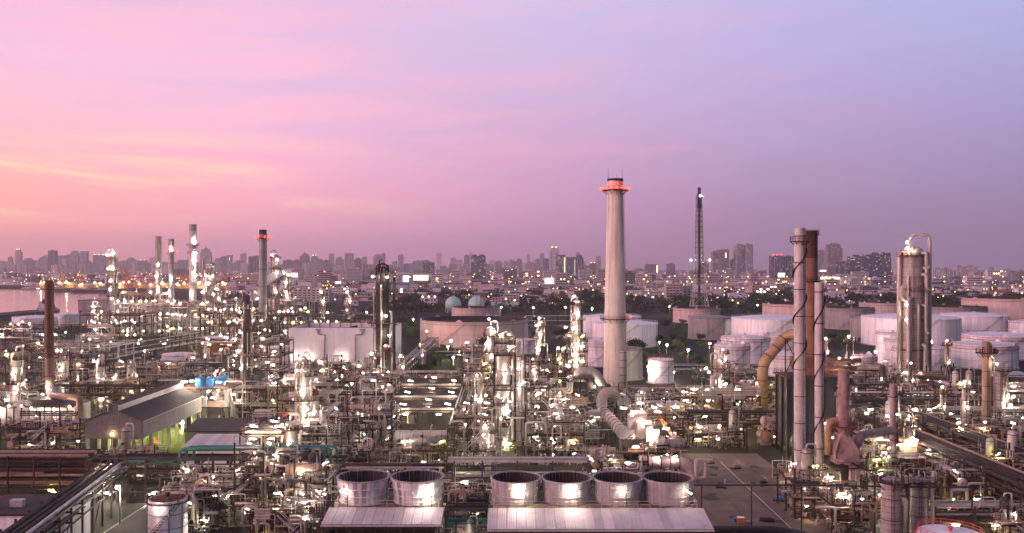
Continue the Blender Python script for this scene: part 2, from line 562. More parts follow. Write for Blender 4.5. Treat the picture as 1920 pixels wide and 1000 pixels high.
def elbow(pts, r=0.8, seg=3):
    """round the corners of a polyline"""
    pts = [Vector(p) for p in pts]
    out = [pts[0]]
    for i in range(1, len(pts) - 1):
        a, b_, c = pts[i - 1], pts[i], pts[i + 1]
        d0, d1 = (a - b_), (c - b_)
        k = min(r, d0.length * 0.48, d1.length * 0.48)
        if k < 1e-3:
            out.append(b_)
            continue
        p0, p1 = b_ + d0.normalized() * k, b_ + d1.normalized() * k
        for s in range(seg + 1):
            u = s / seg
            out.append(p0 * (1 - u) ** 2 + b_ * 2 * u * (1 - u) + p1 * u * u)
    out.append(pts[-1])
    return out


UNIT = {}
KIDS = {}


def unit(kind, mat):
    k = (kind, mat)
    if k not in UNIT:
        mb = MB()
        if kind == 'box':
            mb.box((0, 0, 0), (1, 1, 1))
        elif kind == 'cyl':
            mb.lathe([(1e-4, 0), (1, 0), (1, 1), (1e-4, 1)], 10)
        elif kind == 'cyl6':
            mb.lathe([(1e-4, 0), (1, 0), (1, 1), (1e-4, 1)], 6)
        elif kind == 'cyl24':
            mb.lathe([(1e-4, 0), (1, 0), (1, 1), (1e-4, 1)], 24)
        elif kind == 'ball':
            mb.sphere((0, 0, 0), 1, 8, 5)
        UNIT[k] = mb.mesh({'box': 'block', 'ball': 'ball'}.get(kind, 'rod'), mat)
    return UNIT[k]


ALL = []        # things waiting for a label that singles them out


def thing(name, label, cat, loc=(0, 0, 0), rz=0.0, group=None, data=None, mat=None, look=None, kind=None):
    if isinstance(data, MB):
        data = data.mesh(name, mat)
    o = bpy.data.objects.new(name, data)
    COL.objects.link(o)
    o.location = loc
    o.rotation_euler = (0, 0, rz)
    if label:
        o['label'] = label
    o['category'] = cat
    if group:
        o['group'] = group
    o['kind'] = kind or 'thing'
    if look:
        ALL.append((o, look))
    return o


def part(name, data, mat, parent, loc=(0, 0, 0), rot=None, scale=None, kind=None, label=None):
    if isinstance(data, MB):
        data = data.mesh(name, mat)
    o = bpy.data.objects.new(name, data)
    COL.objects.link(o)
    o.parent = parent
    KIDS.setdefault(parent.name, []).append(o)
    o.location = loc
    if rot is not None:
        o.rotation_euler = rot
    if scale is not None:
        o.scale = scale
    if kind:
        o['kind'] = kind
    if label:
        o['label'] = label
    return o


def structure(name, mb, mat):
    o = bpy.data.objects.new(name, mb.mesh(name, mat))
    COL.objects.link(o)
    o['kind'] = 'structure'
    return o


def ubox(name, mat, parent, c, s, rz=0.0, **k):
    return part(name, unit('box', mat), mat, parent, c, (0, 0, rz), s, **k)


def urod(name, mat, parent, p, q, r, kind='cyl', **k):
    p, q = Vector(p), Vector(q)
    d = q - p
    e = d.to_track_quat('Z', 'Y').to_euler()
    return part(name, unit(kind, mat), mat, parent, p, e, (r, r, d.length), **k)


def ubar(name, mat, parent, p, q, wd, hd=None, **k):
    p, q = Vector(p), Vector(q)
    d = q - p
    e = d.to_track_quat('X', 'Z').to_euler()
    return part(name, unit('box', mat), mat, parent, (p + q) / 2, e, (d.length, wd, hd or wd), **k)


def children(o):
    return KIDS.get(o.name, [])


def copy_thing(root, loc, rz=0.0, label=None, group=None, look=None, scale=None):
    """a copy of a thing with copies of its parts and sub-parts (mesh data shared)"""
    c = root.copy()
    COL.objects.link(c)
    c.location = loc
    c.rotation_euler = (0, 0, rz)
    if scale:
        c.scale = scale
    if label:
        c['label'] = label
    if group:
        c['group'] = group
    for ch in children(root):
        d = ch.copy()
        COL.objects.link(d)
        d.parent = c
        KIDS.setdefault(c.name, []).append(d)
        for g in children(ch):
            e = g.copy()
            COL.objects.link(e)
            e.parent = d
            KIDS.setdefault(d.name, []).append(e)
    if look:
        ALL.append((c, look))
    return c


def rail_loop(mb, pts, h=1.1, t=0.07, step=2.0, closed=True):
    """handrail: posts, knee rail and top rail along a polyline"""
    k = len(pts)
    for i in range(k if closed else k - 1):
        a, b_ = Vector(pts[i]), Vector(pts[(i + 1) % k])
        L = (b_ - a).length
        n = max(1, int(L / step))
        for j in range(n):
            p = a.lerp(b_, j / n)
            mb.bar(p, p + Vector((0, 0, h)), t)
        for hh in (h * 0.5, h):
            mb.bar(a + Vector((0, 0, hh)), b_ + Vector((0, 0, hh)), t)
    return mb


def circle(cx, cy, z, r, n, a0=0.0, a1=2 * PI):
    return [(cx + r * math.cos(a0 + (a1 - a0) * i / n), cy + r * math.sin(a0 + (a1 - a0) * i / n), z) for i in range(n if abs(a1 - a0 - 2 * PI) < 1e-6 else n + 1)]


def lamp_tube(parent, p, yaw, L=1.5, r=0.16, mat="lamp_white", arm=True, tilt=0.0):
    """fluorescent fitting on an arm: part lamp > sub-part tube"""
    r = min(r, .04 + r * .45)
    l = part("lamp", unit('box', "grey_steel"), None, parent, (p[0], p[1], p[2] + r + 0.06), (0, tilt, yaw), (L * 1.05, r * 1.6, 0.10))
    # sub-part in the fitting's own scaled space
    tb = part("tube", unit('cyl6', mat), None, l, (-0.5, 0, -(r + 0.02) / 0.10), (0, PI / 2, 0), (r / 0.10, r / (r * 1.6), 1.0))
    return l


def lamp_flood(parent, p, r=0.34, mat="lamp_white"):
    r *= 0.6
    l = part("lamp", unit('box', "grey_steel"), None, parent, (p[0], p[1] + r * 1.2, p[2]), None, (r * 1.6, 0.12, r * 1.6))
    part("bulb", unit('ball', mat), None, l, (0, -r * 1.3 / 0.12, 0), None, (1 / 1.6, r / 0.12, 1 / 1.6))
    return l

# ------------------------------------------------------------------ ground, river, haze
RIVER = [(-11000, 300), (-620, 640), (-520, 780), (-492, 900), (-512, 1050), (-610, 1300), (-750, 1600), (-960, 2020), (-1330, 2080), (-2400, 2200), (-11000, 2500)]
mb = MB()
mb.poly([(-11000, -120, 0), (11000, -120, 0), (11000, 12500, 0), (-11000, 12500, 0)] + [(x, y, 0) for x, y in reversed(RIVER)])
structure("ground", mb, "ground_plant")
mb = MB()
for (x0, y0), (x1, y1) in zip(RIVER, RIVER[1:]):
    mb.poly([(x0, y0, -1.6), (x1, y1, -1.6), (x1, y1, 0), (x0, y0, 0)])
structure("riverbank", mb, "concrete")
structure("river", MB().poly([(-11000, 250, -1.5), (-430, 560, -1.5), (-430, 2150, -1.5), (-11000, 2550, -1.5)]), "water")

hz = bpy.data.materials.new("haze")
hz.use_nodes = True
t = NT(hz.node_tree)
pv = t.n("ShaderNodeVolumePrincipled")
pv.inputs["Color"].default_value = (1.0, 0.92, 0.94, 1)
pv.inputs["Density"].default_value = 0.000066
pv.inputs["Anisotropy"].default_value = 0.4
o = t.n("ShaderNodeOutputMaterial")
t.l(pv.outputs[0], o.inputs["Volume"])
MATS["haze"] = hz
HB = MB().box((0, 6200, 224), (22400, 12900, 454))
h_ = bpy.data.objects.new("haze", HB.mesh("haze", "haze"))
COL.objects.link(h_)
h_['kind'] = 'stuff'


def sheet(name, x0, x1, y0, y1, mat, z=0.004):
    return structure(name, MB().poly([(x0, y0, z), (x1, y0, z), (x1, y1, z), (x0, y1, z)]), mat)


# paved yard in front of the right-hand furnaces: concrete bays with recessed joints
yard = structure("yard_pavement", MB().poly([(37, 150, 0.004), (72, 150, 0.004), (72, 252, 0.004), (37, 252, 0.004)]), "asphalt")
sl = unit('box', "yard")
for i in range(5):
    for j in range(12):
        part("slab", sl, None, yard, (40.5 + i * 7, 154 + j * 8.4, 0.035), None, (6.9, 8.3, 0.06))
sheet("service_road", -84, -70, 140, 262, "asphalt")
sheet("plant_road", -26, -19, 330, 580, "yard")
sheet("lawn_strip", -46, -28.5, 395, 560, "grass_lime_floor")
sheet("green_verge", -17.5, -2, 430, 560, "grass_lime_floor")
mb = MB()
for x in (-84.2, -69.8):
    mb.box((x, 201, 0.06), (0.3, 122, 0.14))
structure("kerb", mb, "kerb")
sheet("shed_floor", -121, -98, 236, 292, "grass_lime_floor", 0.008)  # lime lamplight under the shed put into the floor colour

# ------------------------------------------------------------------ concrete chimney
CD = 357.0
cx = PX(1153.5, CD)
ch = thing("concrete_chimney", "tall tapering pale concrete chimney ringed by red warning lights", "chimney", (cx, CD, 0))
ztop = PZ(336, CD)


def crad(z):
    return 5.15 + (3.25 - 5.15) * z / ztop


mb = MB()
N = 48
for i in range(30):
    z0, z1 = ztop * i / 30, ztop * (i + 1) / 30
    mb.lathe([(crad(z0), z0), (crad(z1), z1 - 0.10), (crad(z1) - 0.03, z1 - 0.08), (crad(z1) - 0.03, z1)], N)
mb.lathe([(crad(ztop), ztop), (crad(ztop) - 0.45, ztop)], N)
mb.lathe([(crad(ztop) - 0.45, ztop), (crad(ztop) - 0.5, ztop - 12)], N, flip=True)
part("shaft", mb, "concrete_shaft", ch)
mb = MB().lathe([(crad(ztop) + 0.02, ztop - 0.9), (crad(ztop) + 0.12, ztop - 0.9), (crad(ztop) + 0.12, ztop + 0.06), (crad(ztop) - 0.4, ztop + 0.06)], N)
part("rim_cap", mb, "dark_steel", ch)
mb = MB().lathe([(crad(ztop) - 0.5, ztop - 12), (1e-3, ztop - 12)], N)
part("flue_opening", mb, "near_black", ch)


def ring_platform(root, z, r0, r1, mat="brown_steel", n=20, lights=0, lmat="lamp_red", rh=1.2, br=True, a0=0.0):
    mb = MB().lathe([(r0, z - 0.12), (r1, z - 0.12), (r1, z + 0.10), (r0, z + 0.10)], n)
    if br:
        for i in range(n // 2):
            a = 2 * PI * i / (n // 2)
            c_, s_ = math.cos(a), math.sin(a)
            mb.bar((r0 * c_, r0 * s_, z - (r1 - r0) * 0.9), (r1 * 0.97 * c_, r1 * 0.97 * s_, z - 0.12), 0.14)
    p = part("platform", mb, mat, root)
    mb = MB()
    rail_loop(mb, circle(0, 0, z + 0.1, r1 - 0.06, n), rh, 0.07, 9)
    part("handrail", mb, mat, p)
    for i in range(lights):
        a = a0 + 2 * PI * i / lights
        b_ = part("warning_light", unit('ball', lmat), None, root, (r1 * math.cos(a), r1 * math.sin(a), z + 0.75), None, (0.42, 0.42, 0.5))
    return p


zp = PZ(357, CD)
ring_platform(ch, zp, crad(zp) - 0.05, crad(zp) + 2.3, "dark_steel", 24, 16)
zp2 = PZ(598, CD)
ring_platform(ch, zp2, crad(zp2) - 0.05, crad(zp2) + 1.9, "dark_steel", 24, 0)
part("warning_light", unit('ball', "lamp_red"), None, ch, (crad(zp2) + 1.6, -1.2, zp2 + 0.8), None, (0.35, 0.35, 0.4))
for sx, hh in ((-2.9, 5.0), (2.9, 5.0), (0.6, 2.0)):
    mb = MB().tube([(sx, 0, ztop - 1), (sx, 0, ztop + hh)], [0.10, 0.04], 6)
    part("lightning_rod", mb, "dark_steel", ch)
mb = MB()
aa = -0.15
for k in range(60):
    z = 20 + k * (zp - 21) / 60
    z2 = 20 + (k + 1) * (zp - 21) / 60
    for s in (-0.05, 0.05):
        c0 = (crad(z) + 0.35) * math.cos(aa + s), (crad(z) + 0.35) * math.sin(aa + s), z
        c1 = (crad(z2) + 0.35) * math.cos(aa + s), (crad(z2) + 0.35) * math.sin(aa + s), z2
        mb.bar(c0, c1, 0.09)
    mb.bar(((crad(z) + .35) * math.cos(aa - .05), (crad(z) + .35) * math.sin(aa - .05), z), ((crad(z) + .35) * math.cos(aa + .05), (crad(z) + .35) * math.sin(aa + .05), z), 0.07)
part("ladder", mb, "brown_steel", ch)
mb = MB().box((crad(52) + 0.75, -0.6, 52), (1.3, 1.6, 0.15))
rail_loop(mb, [(crad(52) + .15, -1.3, 52), (crad(52) + 1.35, -1.3, 52), (crad(52) + 1.35, 0.1, 52), (crad(52) + .15, .1, 52)], 1.1)
part("rest_platform", mb, "dark_steel", ch)


# ------------------------------------------------------------------ steel stacks
def stack(name, label, px, D, r, ztop, z0=0.0, r2=None, mat="stack_grey", top=None, rings=0, strake=None, plats=(), lights=0, ladder=True, look=None, white_lamps=(), base=None):
    root = thing(name, label, "stack", (PX(px, D), D, z0), look=look)
    r2 = r2 or r
    Hh = ztop - z0

    def rad(z):
        return r + (r2 - r) * z / Hh
    tz = Hh - (top[1] if top else 0)
    mb = MB().lathe([(r, 0), (rad(tz), tz)], 20)
    if not top:
        mb.lathe([(r2, Hh), (r2 * 0.86, Hh)], 20).lathe([(r2 * .86, Hh), (r2 * .86, Hh - 6 * r2)], 20, flip=True)
    part("shaft", mb, mat, root)
    if top:
        mb = MB().lathe([(rad(tz) + 0.02, tz), (r2 + 0.06, Hh), (r2 * 0.86, Hh)], 20).lathe([(r2 * .86, Hh), (r2 * .86, tz)], 20, flip=True).lathe([(r2 * .86, tz), (.001, tz)], 20)
        part("stack_tip", mb, top[0], root)
    for i in range(rings):
        z = Hh * (i + 0.7) / rings
        mb = MB().lathe([(rad(z), z - .1), (rad(z) + .12, z - .1), (rad(z) + .12, z + .1), (rad(z), z + .1)], 20)
        part("ring", mb, "dark_steel", root)
    if strake:
        za, zb, turns, st, sm = strake
        for k in range(st):
            mb = MB()
            nn = int(turns * 16)
            for i in range(nn):
                u0, u1 = i / nn, (i + 1) / nn
                zz0, zz1 = za - z0 + (zb - za) * u0, za - z0 + (zb - za) * u1
                t0, t1 = 2 * PI * (turns * u0 + k / st), 2 * PI * (turns * u1 + k / st)
                w_ = 0.16 * r + 0.12
                q0 = (rad(zz0) * math.cos(t0), rad(zz0) * math.sin(t0), zz0)
                q1 = (rad(zz1) * math.cos(t1), rad(zz1) * math.sin(t1), zz1)
                mb.bar((q0[0] * (1 + w_ / 2 / r), q0[1] * (1 + w_ / 2 / r), q0[2]), (q1[0] * (1 + w_ / 2 / r), q1[1] * (1 + w_ / 2 / r), q1[2]), w_ * 1.6, 0.14)
            part("strake", mb, sm, root)
    for j, (z, ext) in enumerate(plats):
        ring_platform(root, z - z0, rad(z - z0), rad(z - z0) + ext, "brown_steel", 16, lights if j == 0 or lights > 0 and j < 2 else 0)
    if ladder:
        mb = MB()
        for s in (-0.25, 0.25):
            mb.bar((s + r * .5, -rad(2) * 1.0 - .25, 1), (s + r * .5, -rad(Hh) - .25, Hh * .97), 0.08)
        for k in range(int(Hh / 1.2)):
            mb.bar((r * .5 - .25, -rad(k) - .25, 1 + k * 1.2), (r * .5 + .25, -rad(k) - .25, 1 + k * 1.2), 0.06)
        part("ladder", mb, "brown_steel", root)
    for (dx, z, rr) in white_lamps:
        lamp_flood(root, (dx, -r - 0.6, z - z0), rr)
    return root


# ------------------------------------------------------------------ columns (fractionating towers)
def column_tower(label, px, D, r, ztop, z0=0.0, mat="silver", plats=(), full=True, pipes=2, lamps=(), name="distillation_column", look=None, lampr=0.35, top_pipe=True, pext=None, neck=None, cat="column", rng=None):
    rng = rng or random.Random(int(px * 7 + D))
    root = thing(name, label, cat, (PX(px, D), D, z0), look=look)
    Hh = ztop - z0
    prof = [(r * 1.06, 0), (r * 1.06, 2.2), (r, 3.2)]
    if neck:
        zn, rn = neck[0] - z0, neck[1]
        prof += [(r, zn - r), (rn, zn), (rn, Hh - rn * .6)]
        rt = rn
    else:
        prof += [(r, Hh - r * 0.6)]
        rt = r

    def rad(z):
        return (neck[1] if neck and z > neck[0] - z0 else r)
    for i in range(1, 6):
        a = PI / 2 * i / 5
        prof.append((rt * math.cos(a), Hh - rt * .6 + rt * .6 * math.sin(a)))
    part("shell", MB().lathe(prof, 22), mat, root)
    nb = max(3, int(Hh / 4.5))
    for i in range(1, nb):
        z = Hh * i / nb
        part("band", MB().lathe([(rad(z), z - .08), (rad(z) + .07, z - .08), (rad(z) + .07, z + .08), (rad(z), z + .08)], 22), "grey_steel", root)
    for z in plats:
        zz = z - z0
        ext = (1.5 + rng.random() * 0.9) * (pext if pext else 1)
        gear = MB()
        for q in range(9):
            ga = rng.uniform(-PI, 0.2)
            gr = rad(zz) + ext * rng.uniform(.3, .95)
            gx, gy, gh = gr * math.cos(ga), gr * math.sin(ga), rng.uniform(.6, 2.6)
            if q % 3 == 0:
                gear.box((gx, gy, zz + gh * .4), (.5, .4, gh * .7))
            else:
                gear.tube(elbow([(gx, gy, zz), (gx, gy, zz + gh), (gx * .75, gy * .75, zz + gh)], .25, 2), rng.uniform(.07, .16), 5)
        part("platform_gear", gear, rng.choice(("silver", "silver", "rust_red", "brown_steel")), root, kind="stuff")
        if full:
            ring_platform(root, zz, rad(zz), rad(zz) + ext, "brown_steel", 14)
        else:
            a0 = rng.choice((-PI * 0.95, -PI * 0.6, -PI * 0.3)) - 0.3
            a1 = a0 + PI * 0.75
            n = 8
            mb = MB().lathe([(rad(zz), zz - .1), (rad(zz) + ext, zz - .1), (rad(zz) + ext, zz + .08), (rad(zz), zz + .08)], n, a0=a0, a1=a1)
            p = part("platform", mb, "brown_steel", root)
            mb = rail_loop(MB(), circle(0, 0, zz + .08, rad(zz) + ext - .05, n, a0, a1), 1.1, .07, 9, False)
            part("handrail", mb, "brown_steel", p)
    for k in range(pipes):
        a = -PI / 2 + (k - (pipes - 1) / 2) * 2.4 / max(1, pipes - 1) * 1.25 if pipes > 1 else -0.5
        pr = r * (0.10 + 0.12 * rng.random())
        rr = r + pr + 0.35
        zt = Hh * (0.55 + 0.4 * rng.random())
        x_, y_ = rr * math.cos(a), rr * math.sin(a)
        pts = [(x_ * .6, y_ * .6, zt), (x_, y_, zt), (x_, y_, 1.0 + rng.random() * 3)]
        part("pipe", MB().tube(elbow(pts, pr * 3), pr, 8), "silver", root)
    if top_pipe:
        pr = max(0.18, rt * 0.24)
        s = rng.choice((-1, 1))
        pts = [(0, 0, Hh - .2), (0, 0, Hh + pr * 5), (s * (r + pr + .5), 0, Hh + pr * 5), (s * (r + pr + .5), 0, 3)]
        part("overhead_pipe", MB().tube(elbow(pts, pr * 4, 4), pr, 8), "silver", root)
    mb = MB()
    ax = -r * 0.35
    for s in (-.25, .25):
        mb.bar((ax + s, -r - .35, 1), (ax + s, -rt - .35, Hh), .08)
    for k in range(int(Hh / 1.2)):
        mb.bar((ax - .25, -r - .35, 1 + k * 1.2), (ax + .25, -r - .35, 1 + k * 1.2), .06)
    part("ladder", mb, "brown_steel", root)
    for (dx, z) in lamps:
        lamp_flood(root, (dx, -r - 0.9, z - z0), lampr)
    return root


# ------------------------------------------------------------------ storage tanks
def tank(label, px, D, R_, h, style='fixed', mat="white_paint", rail="red_rail", roofmat=None, look=None, stair=True, vents=2, side_lamp=False, scallop=False):
    root = thing("storage_tank", label, "storage tank", (PX(px, D), D, 0), look=look)
    n = 56 if R_ > 12 else 36
    part("foundation", MB().lathe([(R_ + .8, 0), (R_ + .6, .5), (R_, .5)], n), "concrete", root)
    nc = max(3, int(h / 2.4))
    for i in range(nc):
        z0, z1 = .5 + (h - .5) * i / nc, .5 + (h - .5) * (i + 1) / nc
        prof = [(R_ - .012 * i, z0), (R_ - .012 * i, z1)]
        if i == nc - 1:
            prof += [(R_ - .012 * i - .25, z1)]
        else:
            prof += [(R_ - .012 * (i + 1), z1)]
        part("shell_course", MB().lathe(prof, n), mat, root)
    g = MB().lathe([(R_, h - .6), (R_ + .45, h - .6), (R_ + .45, h - .45), (R_, h - .45)], n)
    if style != 'fixed' or scallop:
        g.lathe([(R_, h - 2.2), (R_ + .8, h - 2.2), (R_ + .8, h - 2.05), (R_, h - 2.05)], n)
    part("wind_girder", g, mat if rail == "white_paint" else rail if style == 'fixed' else "grey_steel", root)
    if style == 'fixed':
        rz_ = R_ * 0.085
        ng = 14 if R_ > 10 else 10
        for i in range(ng):
            part("roof_plate", MB().lathe([(R_ - .25, h + .002), (R_ * .55, h + rz_ * .6), (.05, h + rz_)], 4, a0=2 * PI * i / ng, a1=2 * PI * (i + 1) / ng - .006), roofmat or mat, root)
        part("vent", MB().lathe([(.3, h + rz_ * .8), (.3, h + rz_ + .5), (.5, h + rz_ + .5), (.5, h + rz_ + .7), (.01, h + rz_ + .85)], 12), rail, root)
    else:
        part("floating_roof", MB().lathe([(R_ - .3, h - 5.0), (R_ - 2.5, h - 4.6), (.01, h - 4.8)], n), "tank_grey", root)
        part("inner_wall", MB().lathe([(R_ - .27, h - 5.2), (R_ - .27, h)], n, flip=True), "near_black" if mat != "white_paint" else "tank_grey", root)  # near-black inside wall except on white tanks
        for i in range(6):
            a = 2 * PI * i / 6 + .3
            part("foam_chamber", MB().prism([((R_ + .1) * math.cos(a + s), (R_ + .1) * math.sin(a + s), h + zz) for s, zz in ((-.06, 0), (.06, 0), (.045, .8), (0, 1.5), (-.045, .8))], (-.2 * math.cos(a), -.2 * math.sin(a), 0)), mat, root)
    if scallop:
        for a in (-1.9, -.9, .6, 2.2):
            w_ = 1.7 / R_
            part("foam_shield", MB().prism([((R_ - .05) * math.cos(a + s * w_), (R_ - .05) * math.sin(a + s * w_), h + zz) for s, zz in ((-1.2, 0), (1.2, 0), (.7, .9), (.3, 1.6), (-.3, 1.6), (-.7, .9))], (-.12 * math.cos(a), -.12 * math.sin(a), 0)), mat, root)
    for zb_ in (.36, .68) if style == 'fixed' else (.5,):
        part("stiffener", MB().lathe([(R_, h * zb_ - .07), (R_ + .12, h * zb_ - .07), (R_ + .12, h * zb_ + .07), (R_, h * zb_ + .07)], n), mat if rail == "white_paint" else "tank_grey", root)
    if scallop:
        part("walkway_rail", rail_loop(MB(), circle(0, 0, h - 2.05, R_ + .75, 24), 1.1, .09, 20), "pale_steel", root)
    part("handrail", rail_loop(MB(), circle(0, 0, h, R_ - .1, 28 if R_ > 12 else 18), 1.1, .08, 20), rail, root)
    if stair:
        mb = MB()
        nst = int(h / .55)
        sa = -2.2
        span = min(1.6, h * 1.3 / R_)
        for i in range(nst):
            a = sa + span * i / nst
            a2 = sa + span * (i + 1) / nst
            z = .5 + (h - .5) * (i + 1) / nst
            mb.bar((R_ * math.cos(a), R_ * math.sin(a), z), ((R_ + .9) * math.cos(a), (R_ + .9) * math.sin(a), z), .3, .06)
            for hh in (0, 1.0):
                mb.bar(((R_ + .9) * math.cos(a), (R_ + .9) * math.sin(a), z + hh - (h - .5) / nst), ((R_ + .9) * math.cos(a2), (R_ + .9) * math.sin(a2), z + hh), .1)
        part("stair", mb, "grey_steel", root)
    for k in range(vents):
        a = -1.15 + .7 * k
        part("drain_pipe", MB().tube([((R_ + .2) * math.cos(a), (R_ + .2) * math.sin(a), .5), ((R_ + .2) * math.cos(a), (R_ + .2) * math.sin(a), h - .2)], .16, 6), "tank_grey", root)
    return root


tank("huge beige floating-roof tank standing open-topped behind the park trees", 889, 612, 38.6, 17.5, 'float', "tank_beige", "grey_steel")
tank("low beige floating-roof tank mostly hidden behind the huge open-topped one", 893, 905, 26, 12, 'float', "tank_beige", "grey_steel", stair=False)
tank("white tank half covered by the front tank beside the concrete chimney", 1147, 655, 22, 17.0, look=None, rail="white_paint")
tank("broad white tank with clean wall directly behind the concrete chimney", 1172, 596, 22.5, 15.8, rail="white_paint")
tank("white tank with scalloped rim at the concrete chimney's left foot", 1128, 478, 12.5, 13.2, scallop=True)
tank("dark grey tank tucked behind the foot of the concrete chimney", 1168, 420, 9.6, 15.0, mat="tank_grey", rail="brown_steel")
tank("small white tank with cluttered red top on its own in front of trees", 1239, 405, 6.1, 11.2)
tank("small pink-white tank with red rail behind the slim lit column", 1000, 408, 6.6, 9.8)
tank("low white tank with red railings behind small pipe racks", 983, 540, 7.2, 9.0)
tank("rust-streaked grey tank at the foot of the lattice mast", 1332, 655, 16.8, 16.4, mat="tank_grey", rail="brown_steel")
tank("brownish open-topped tank behind the lattice mast legs", 1306, 845, 23, 14.2, 'float', "tank_beige", "grey_steel", stair=False)
tank("wide white tank filling the gap before the twin stacks", 1441, 602, 25.5, 18.8, rail="white_paint")
tank("orange-lit floating-roof tank far behind the wide white one", 1500, 870, 37, 17.5, 'float', "tank_beige", "grey_steel", stair=False)
tank("white tank with scalloped rim and walkway before the wide white one", 1397, 492, 13.6, 14.6, scallop=True)
tank("smaller white tank with railed top nearest the lattice mast", 1372, 448, 9.0, 14.0, scallop=True)
tnk9 = tank("white tank with black letters behind the bent tan duct", 1476, 432, 11.0, 11.2, scallop=True)
tank("tall white tank peeking over the bent tan duct", 1470, 520, 12.0, 13.0, scallop=True)
tank("grey open-topped tank with dark rim right of the twin stacks", 1588, 765, 23, 18.4, 'float', "tank_grey", "grey_steel")
tank("dull brown-grey tank wedged beside the big white tanks", 1618, 668, 9.5, 15.6, mat="tank_grey", rail="brown_steel")
tank("pale open-topped tank farther back than the ribbed column", 1656, 905, 24, 17.0, 'float', "tank_beige", "grey_steel", stair=False)
tank("grey floating-roof tank with black rim behind the ribbed column", 1785, 850, 31, 15.5, 'float', "tank_grey", "grey_steel", stair=False)
tank("largest far tank, dull brown, cut by the frame at the tree line", 1890, 900, 44, 22.0, 'float', "tank_beige", "grey_steel", stair=False)
tank("largest white tank, standing behind the ribbed column", 1706, 604, 32.2, 19.4, rail="white_paint")
tank("white tank set behind and beside the largest white one", 1826, 648, 23.0, 18.4, rail="white_paint")
tank("white tank cut by the frame beyond the slim column", 1930, 620, 13.5, 15.2)
tank("tall slim white tank, rearmost of three before the largest white tank", 1674, 485, 9.0, 17.2)
tank("slim white tank with red rim, middle of three before the largest", 1688, 455, 8.0, 15.8)
tank("stubby white tank with red rim, front of the three", 1702, 428, 7.4, 13.5)
tank("white tank with wide railed walkway left of the slim column", 1843, 470, 16.8, 12.6, scallop=True)
tank("white tank with railed rim behind the walkway tank", 1872, 520, 20.0, 13.6, scallop=True)
tank("white tank squeezed between ribbed column and walkway tank", 1748, 455, 7.6, 12.0)
tnk2 = tank("small white tank with printed black lines near the twin stacks", 1614, 428, 7.2, 10.4, scallop=True)
tank("low white tank by the river near the rust-brown stack", 66, 735, 17.5, 11.5, rail="white_paint", vents=0)
tank("small white tank by the river behind the rust-brown stack", 126, 800, 11.0, 10.5, rail="white_paint", vents=0)
tank("red-topped white tank at the bottom edge among red handrails", 1782, 157, 5.6, 5.9, rail="red_paint")
tank("white tank with black stair at the bottom beside the service road", 315, 172, 3.75, 8.4, rail="brown_steel", roofmat="rust_red")
lamp_flood(bpy.data.objects["storage_tank.%03d" % (sum(1 for o in bpy.data.objects if o.name.startswith("storage_tank")) - 1)], (-.6, -4.6, 7.6), .22)
tank("low pinkish tank with red rim beside sloping pipe bridges", 336, 470, 9.0, 7.0, rail="red_rail")
tank("white tank hidden behind the white clad building's left end", 520, 455, 7.5, 12.4)


def lettering(parent, body, x, y, z, size, mat="black_paint"):
    cu = bpy.data.curves.new("lettering", 'FONT')
    cu.body = body
    cu.size = size
    cu.extrude = 0.02
    cu.materials.append(MATS[mat])
    o = bpy.data.objects.new("lettering", cu)
    COL.objects.link(o)
    bpy.context.view_layer.update()
    me = bpy.data.meshes.new_from_object(o)
    bpy.data.objects.remove(o)
    return part("lettering", me, None, parent, (x, y, z), (PI / 2, 0, 0))


lettering(tnk9, "T-", 3.0, -10.75, 3.6, 2.2)
lettering(tnk9, "C", 3.0, -10.75, 2.0, 1.6)

# ------------------------------------------------------------------ named stacks
stack("steel_stack", "rust-brown steel stack rising from the lit furnace block", 92.5, 290, 1.42, PZ(527, 290), 11, mat="tan_paint", top=("stack_rust", 26), rings=4, white_lamps=((0.4, 14.5, .5),))
stack("steel_stack", "thin far stack wound with thick spiral strakes", 297, 700, 2.1, PZ(443, 700), mat="stack_grey", strake=(58, 80, 5, 3, "stack_grey"), plats=((55, 2.0),), ladder=False, white_lamps=((0.6, 56, .8), (-.8, 47, .7), (.8, 36, .7)))
stack("steel_stack", "grey far stack with one red-lit ring platform", 321, 715, 2.3, PZ(448, 715), mat="stack_grey", top=("tank_grey", 7), plats=((PZ(473, 715), 2.6),), lights=6, rings=5, ladder=False, white_lamps=((1.5, 69, .9), (1.0, 44, .8), (-1, 33, .8)))
stack("steel_stack", "tall dark-tipped far stack with lamps down one side", 361.5, 700, 2.9, PZ(421, 700), mat="stack_grey", top=("tank_grey", 6), plats=((PZ(460, 700), 2.2), (PZ(474, 700), 1.6)), rings=6, ladder=False, white_lamps=((3.2, 75, .8), (3.6, 66, .8), (3.6, 60, .8), (3.6, 48, .8), (0, 32, .9)))
stack("steel_stack", "tall brownish stack with red warning lights near its top", 493, 560, 2.9, PZ(431, 560), mat="tank_grey", top=("brown_steel", 3), r2=2.4, plats=((PZ(447, 560), 2.2), (PZ(606, 560), 2.8)), lights=6, rings=7)
A_ = stack("steel_stack", "pale grey cable-wound stack standing in front of the rusty orange one", 1499.5, 233, 1.52, PZ(428, 233), mat="stack_grey", rings=9, strake=(22, PZ(450, 233), 3.2, 1, "dark_steel"), plats=((PZ(453, 233), 1.1),))
stack("steel_stack", "rusty orange stack close behind the pale grey one", 1522, 250, 1.62, PZ(433, 250), mat="stack_rust", top=("brown_steel", 8), rings=6, plats=((PZ(440, 250), .5), (PZ(528, 250), .6)))
stack("steel_stack", "shorter grey stack standing in front of the rusty one", 1536, 200, 1.02, PZ(530, 200), mat="stack_grey", rings=7, strake=(10, PZ(540, 200), 3.2, 1, "dark_steel"))
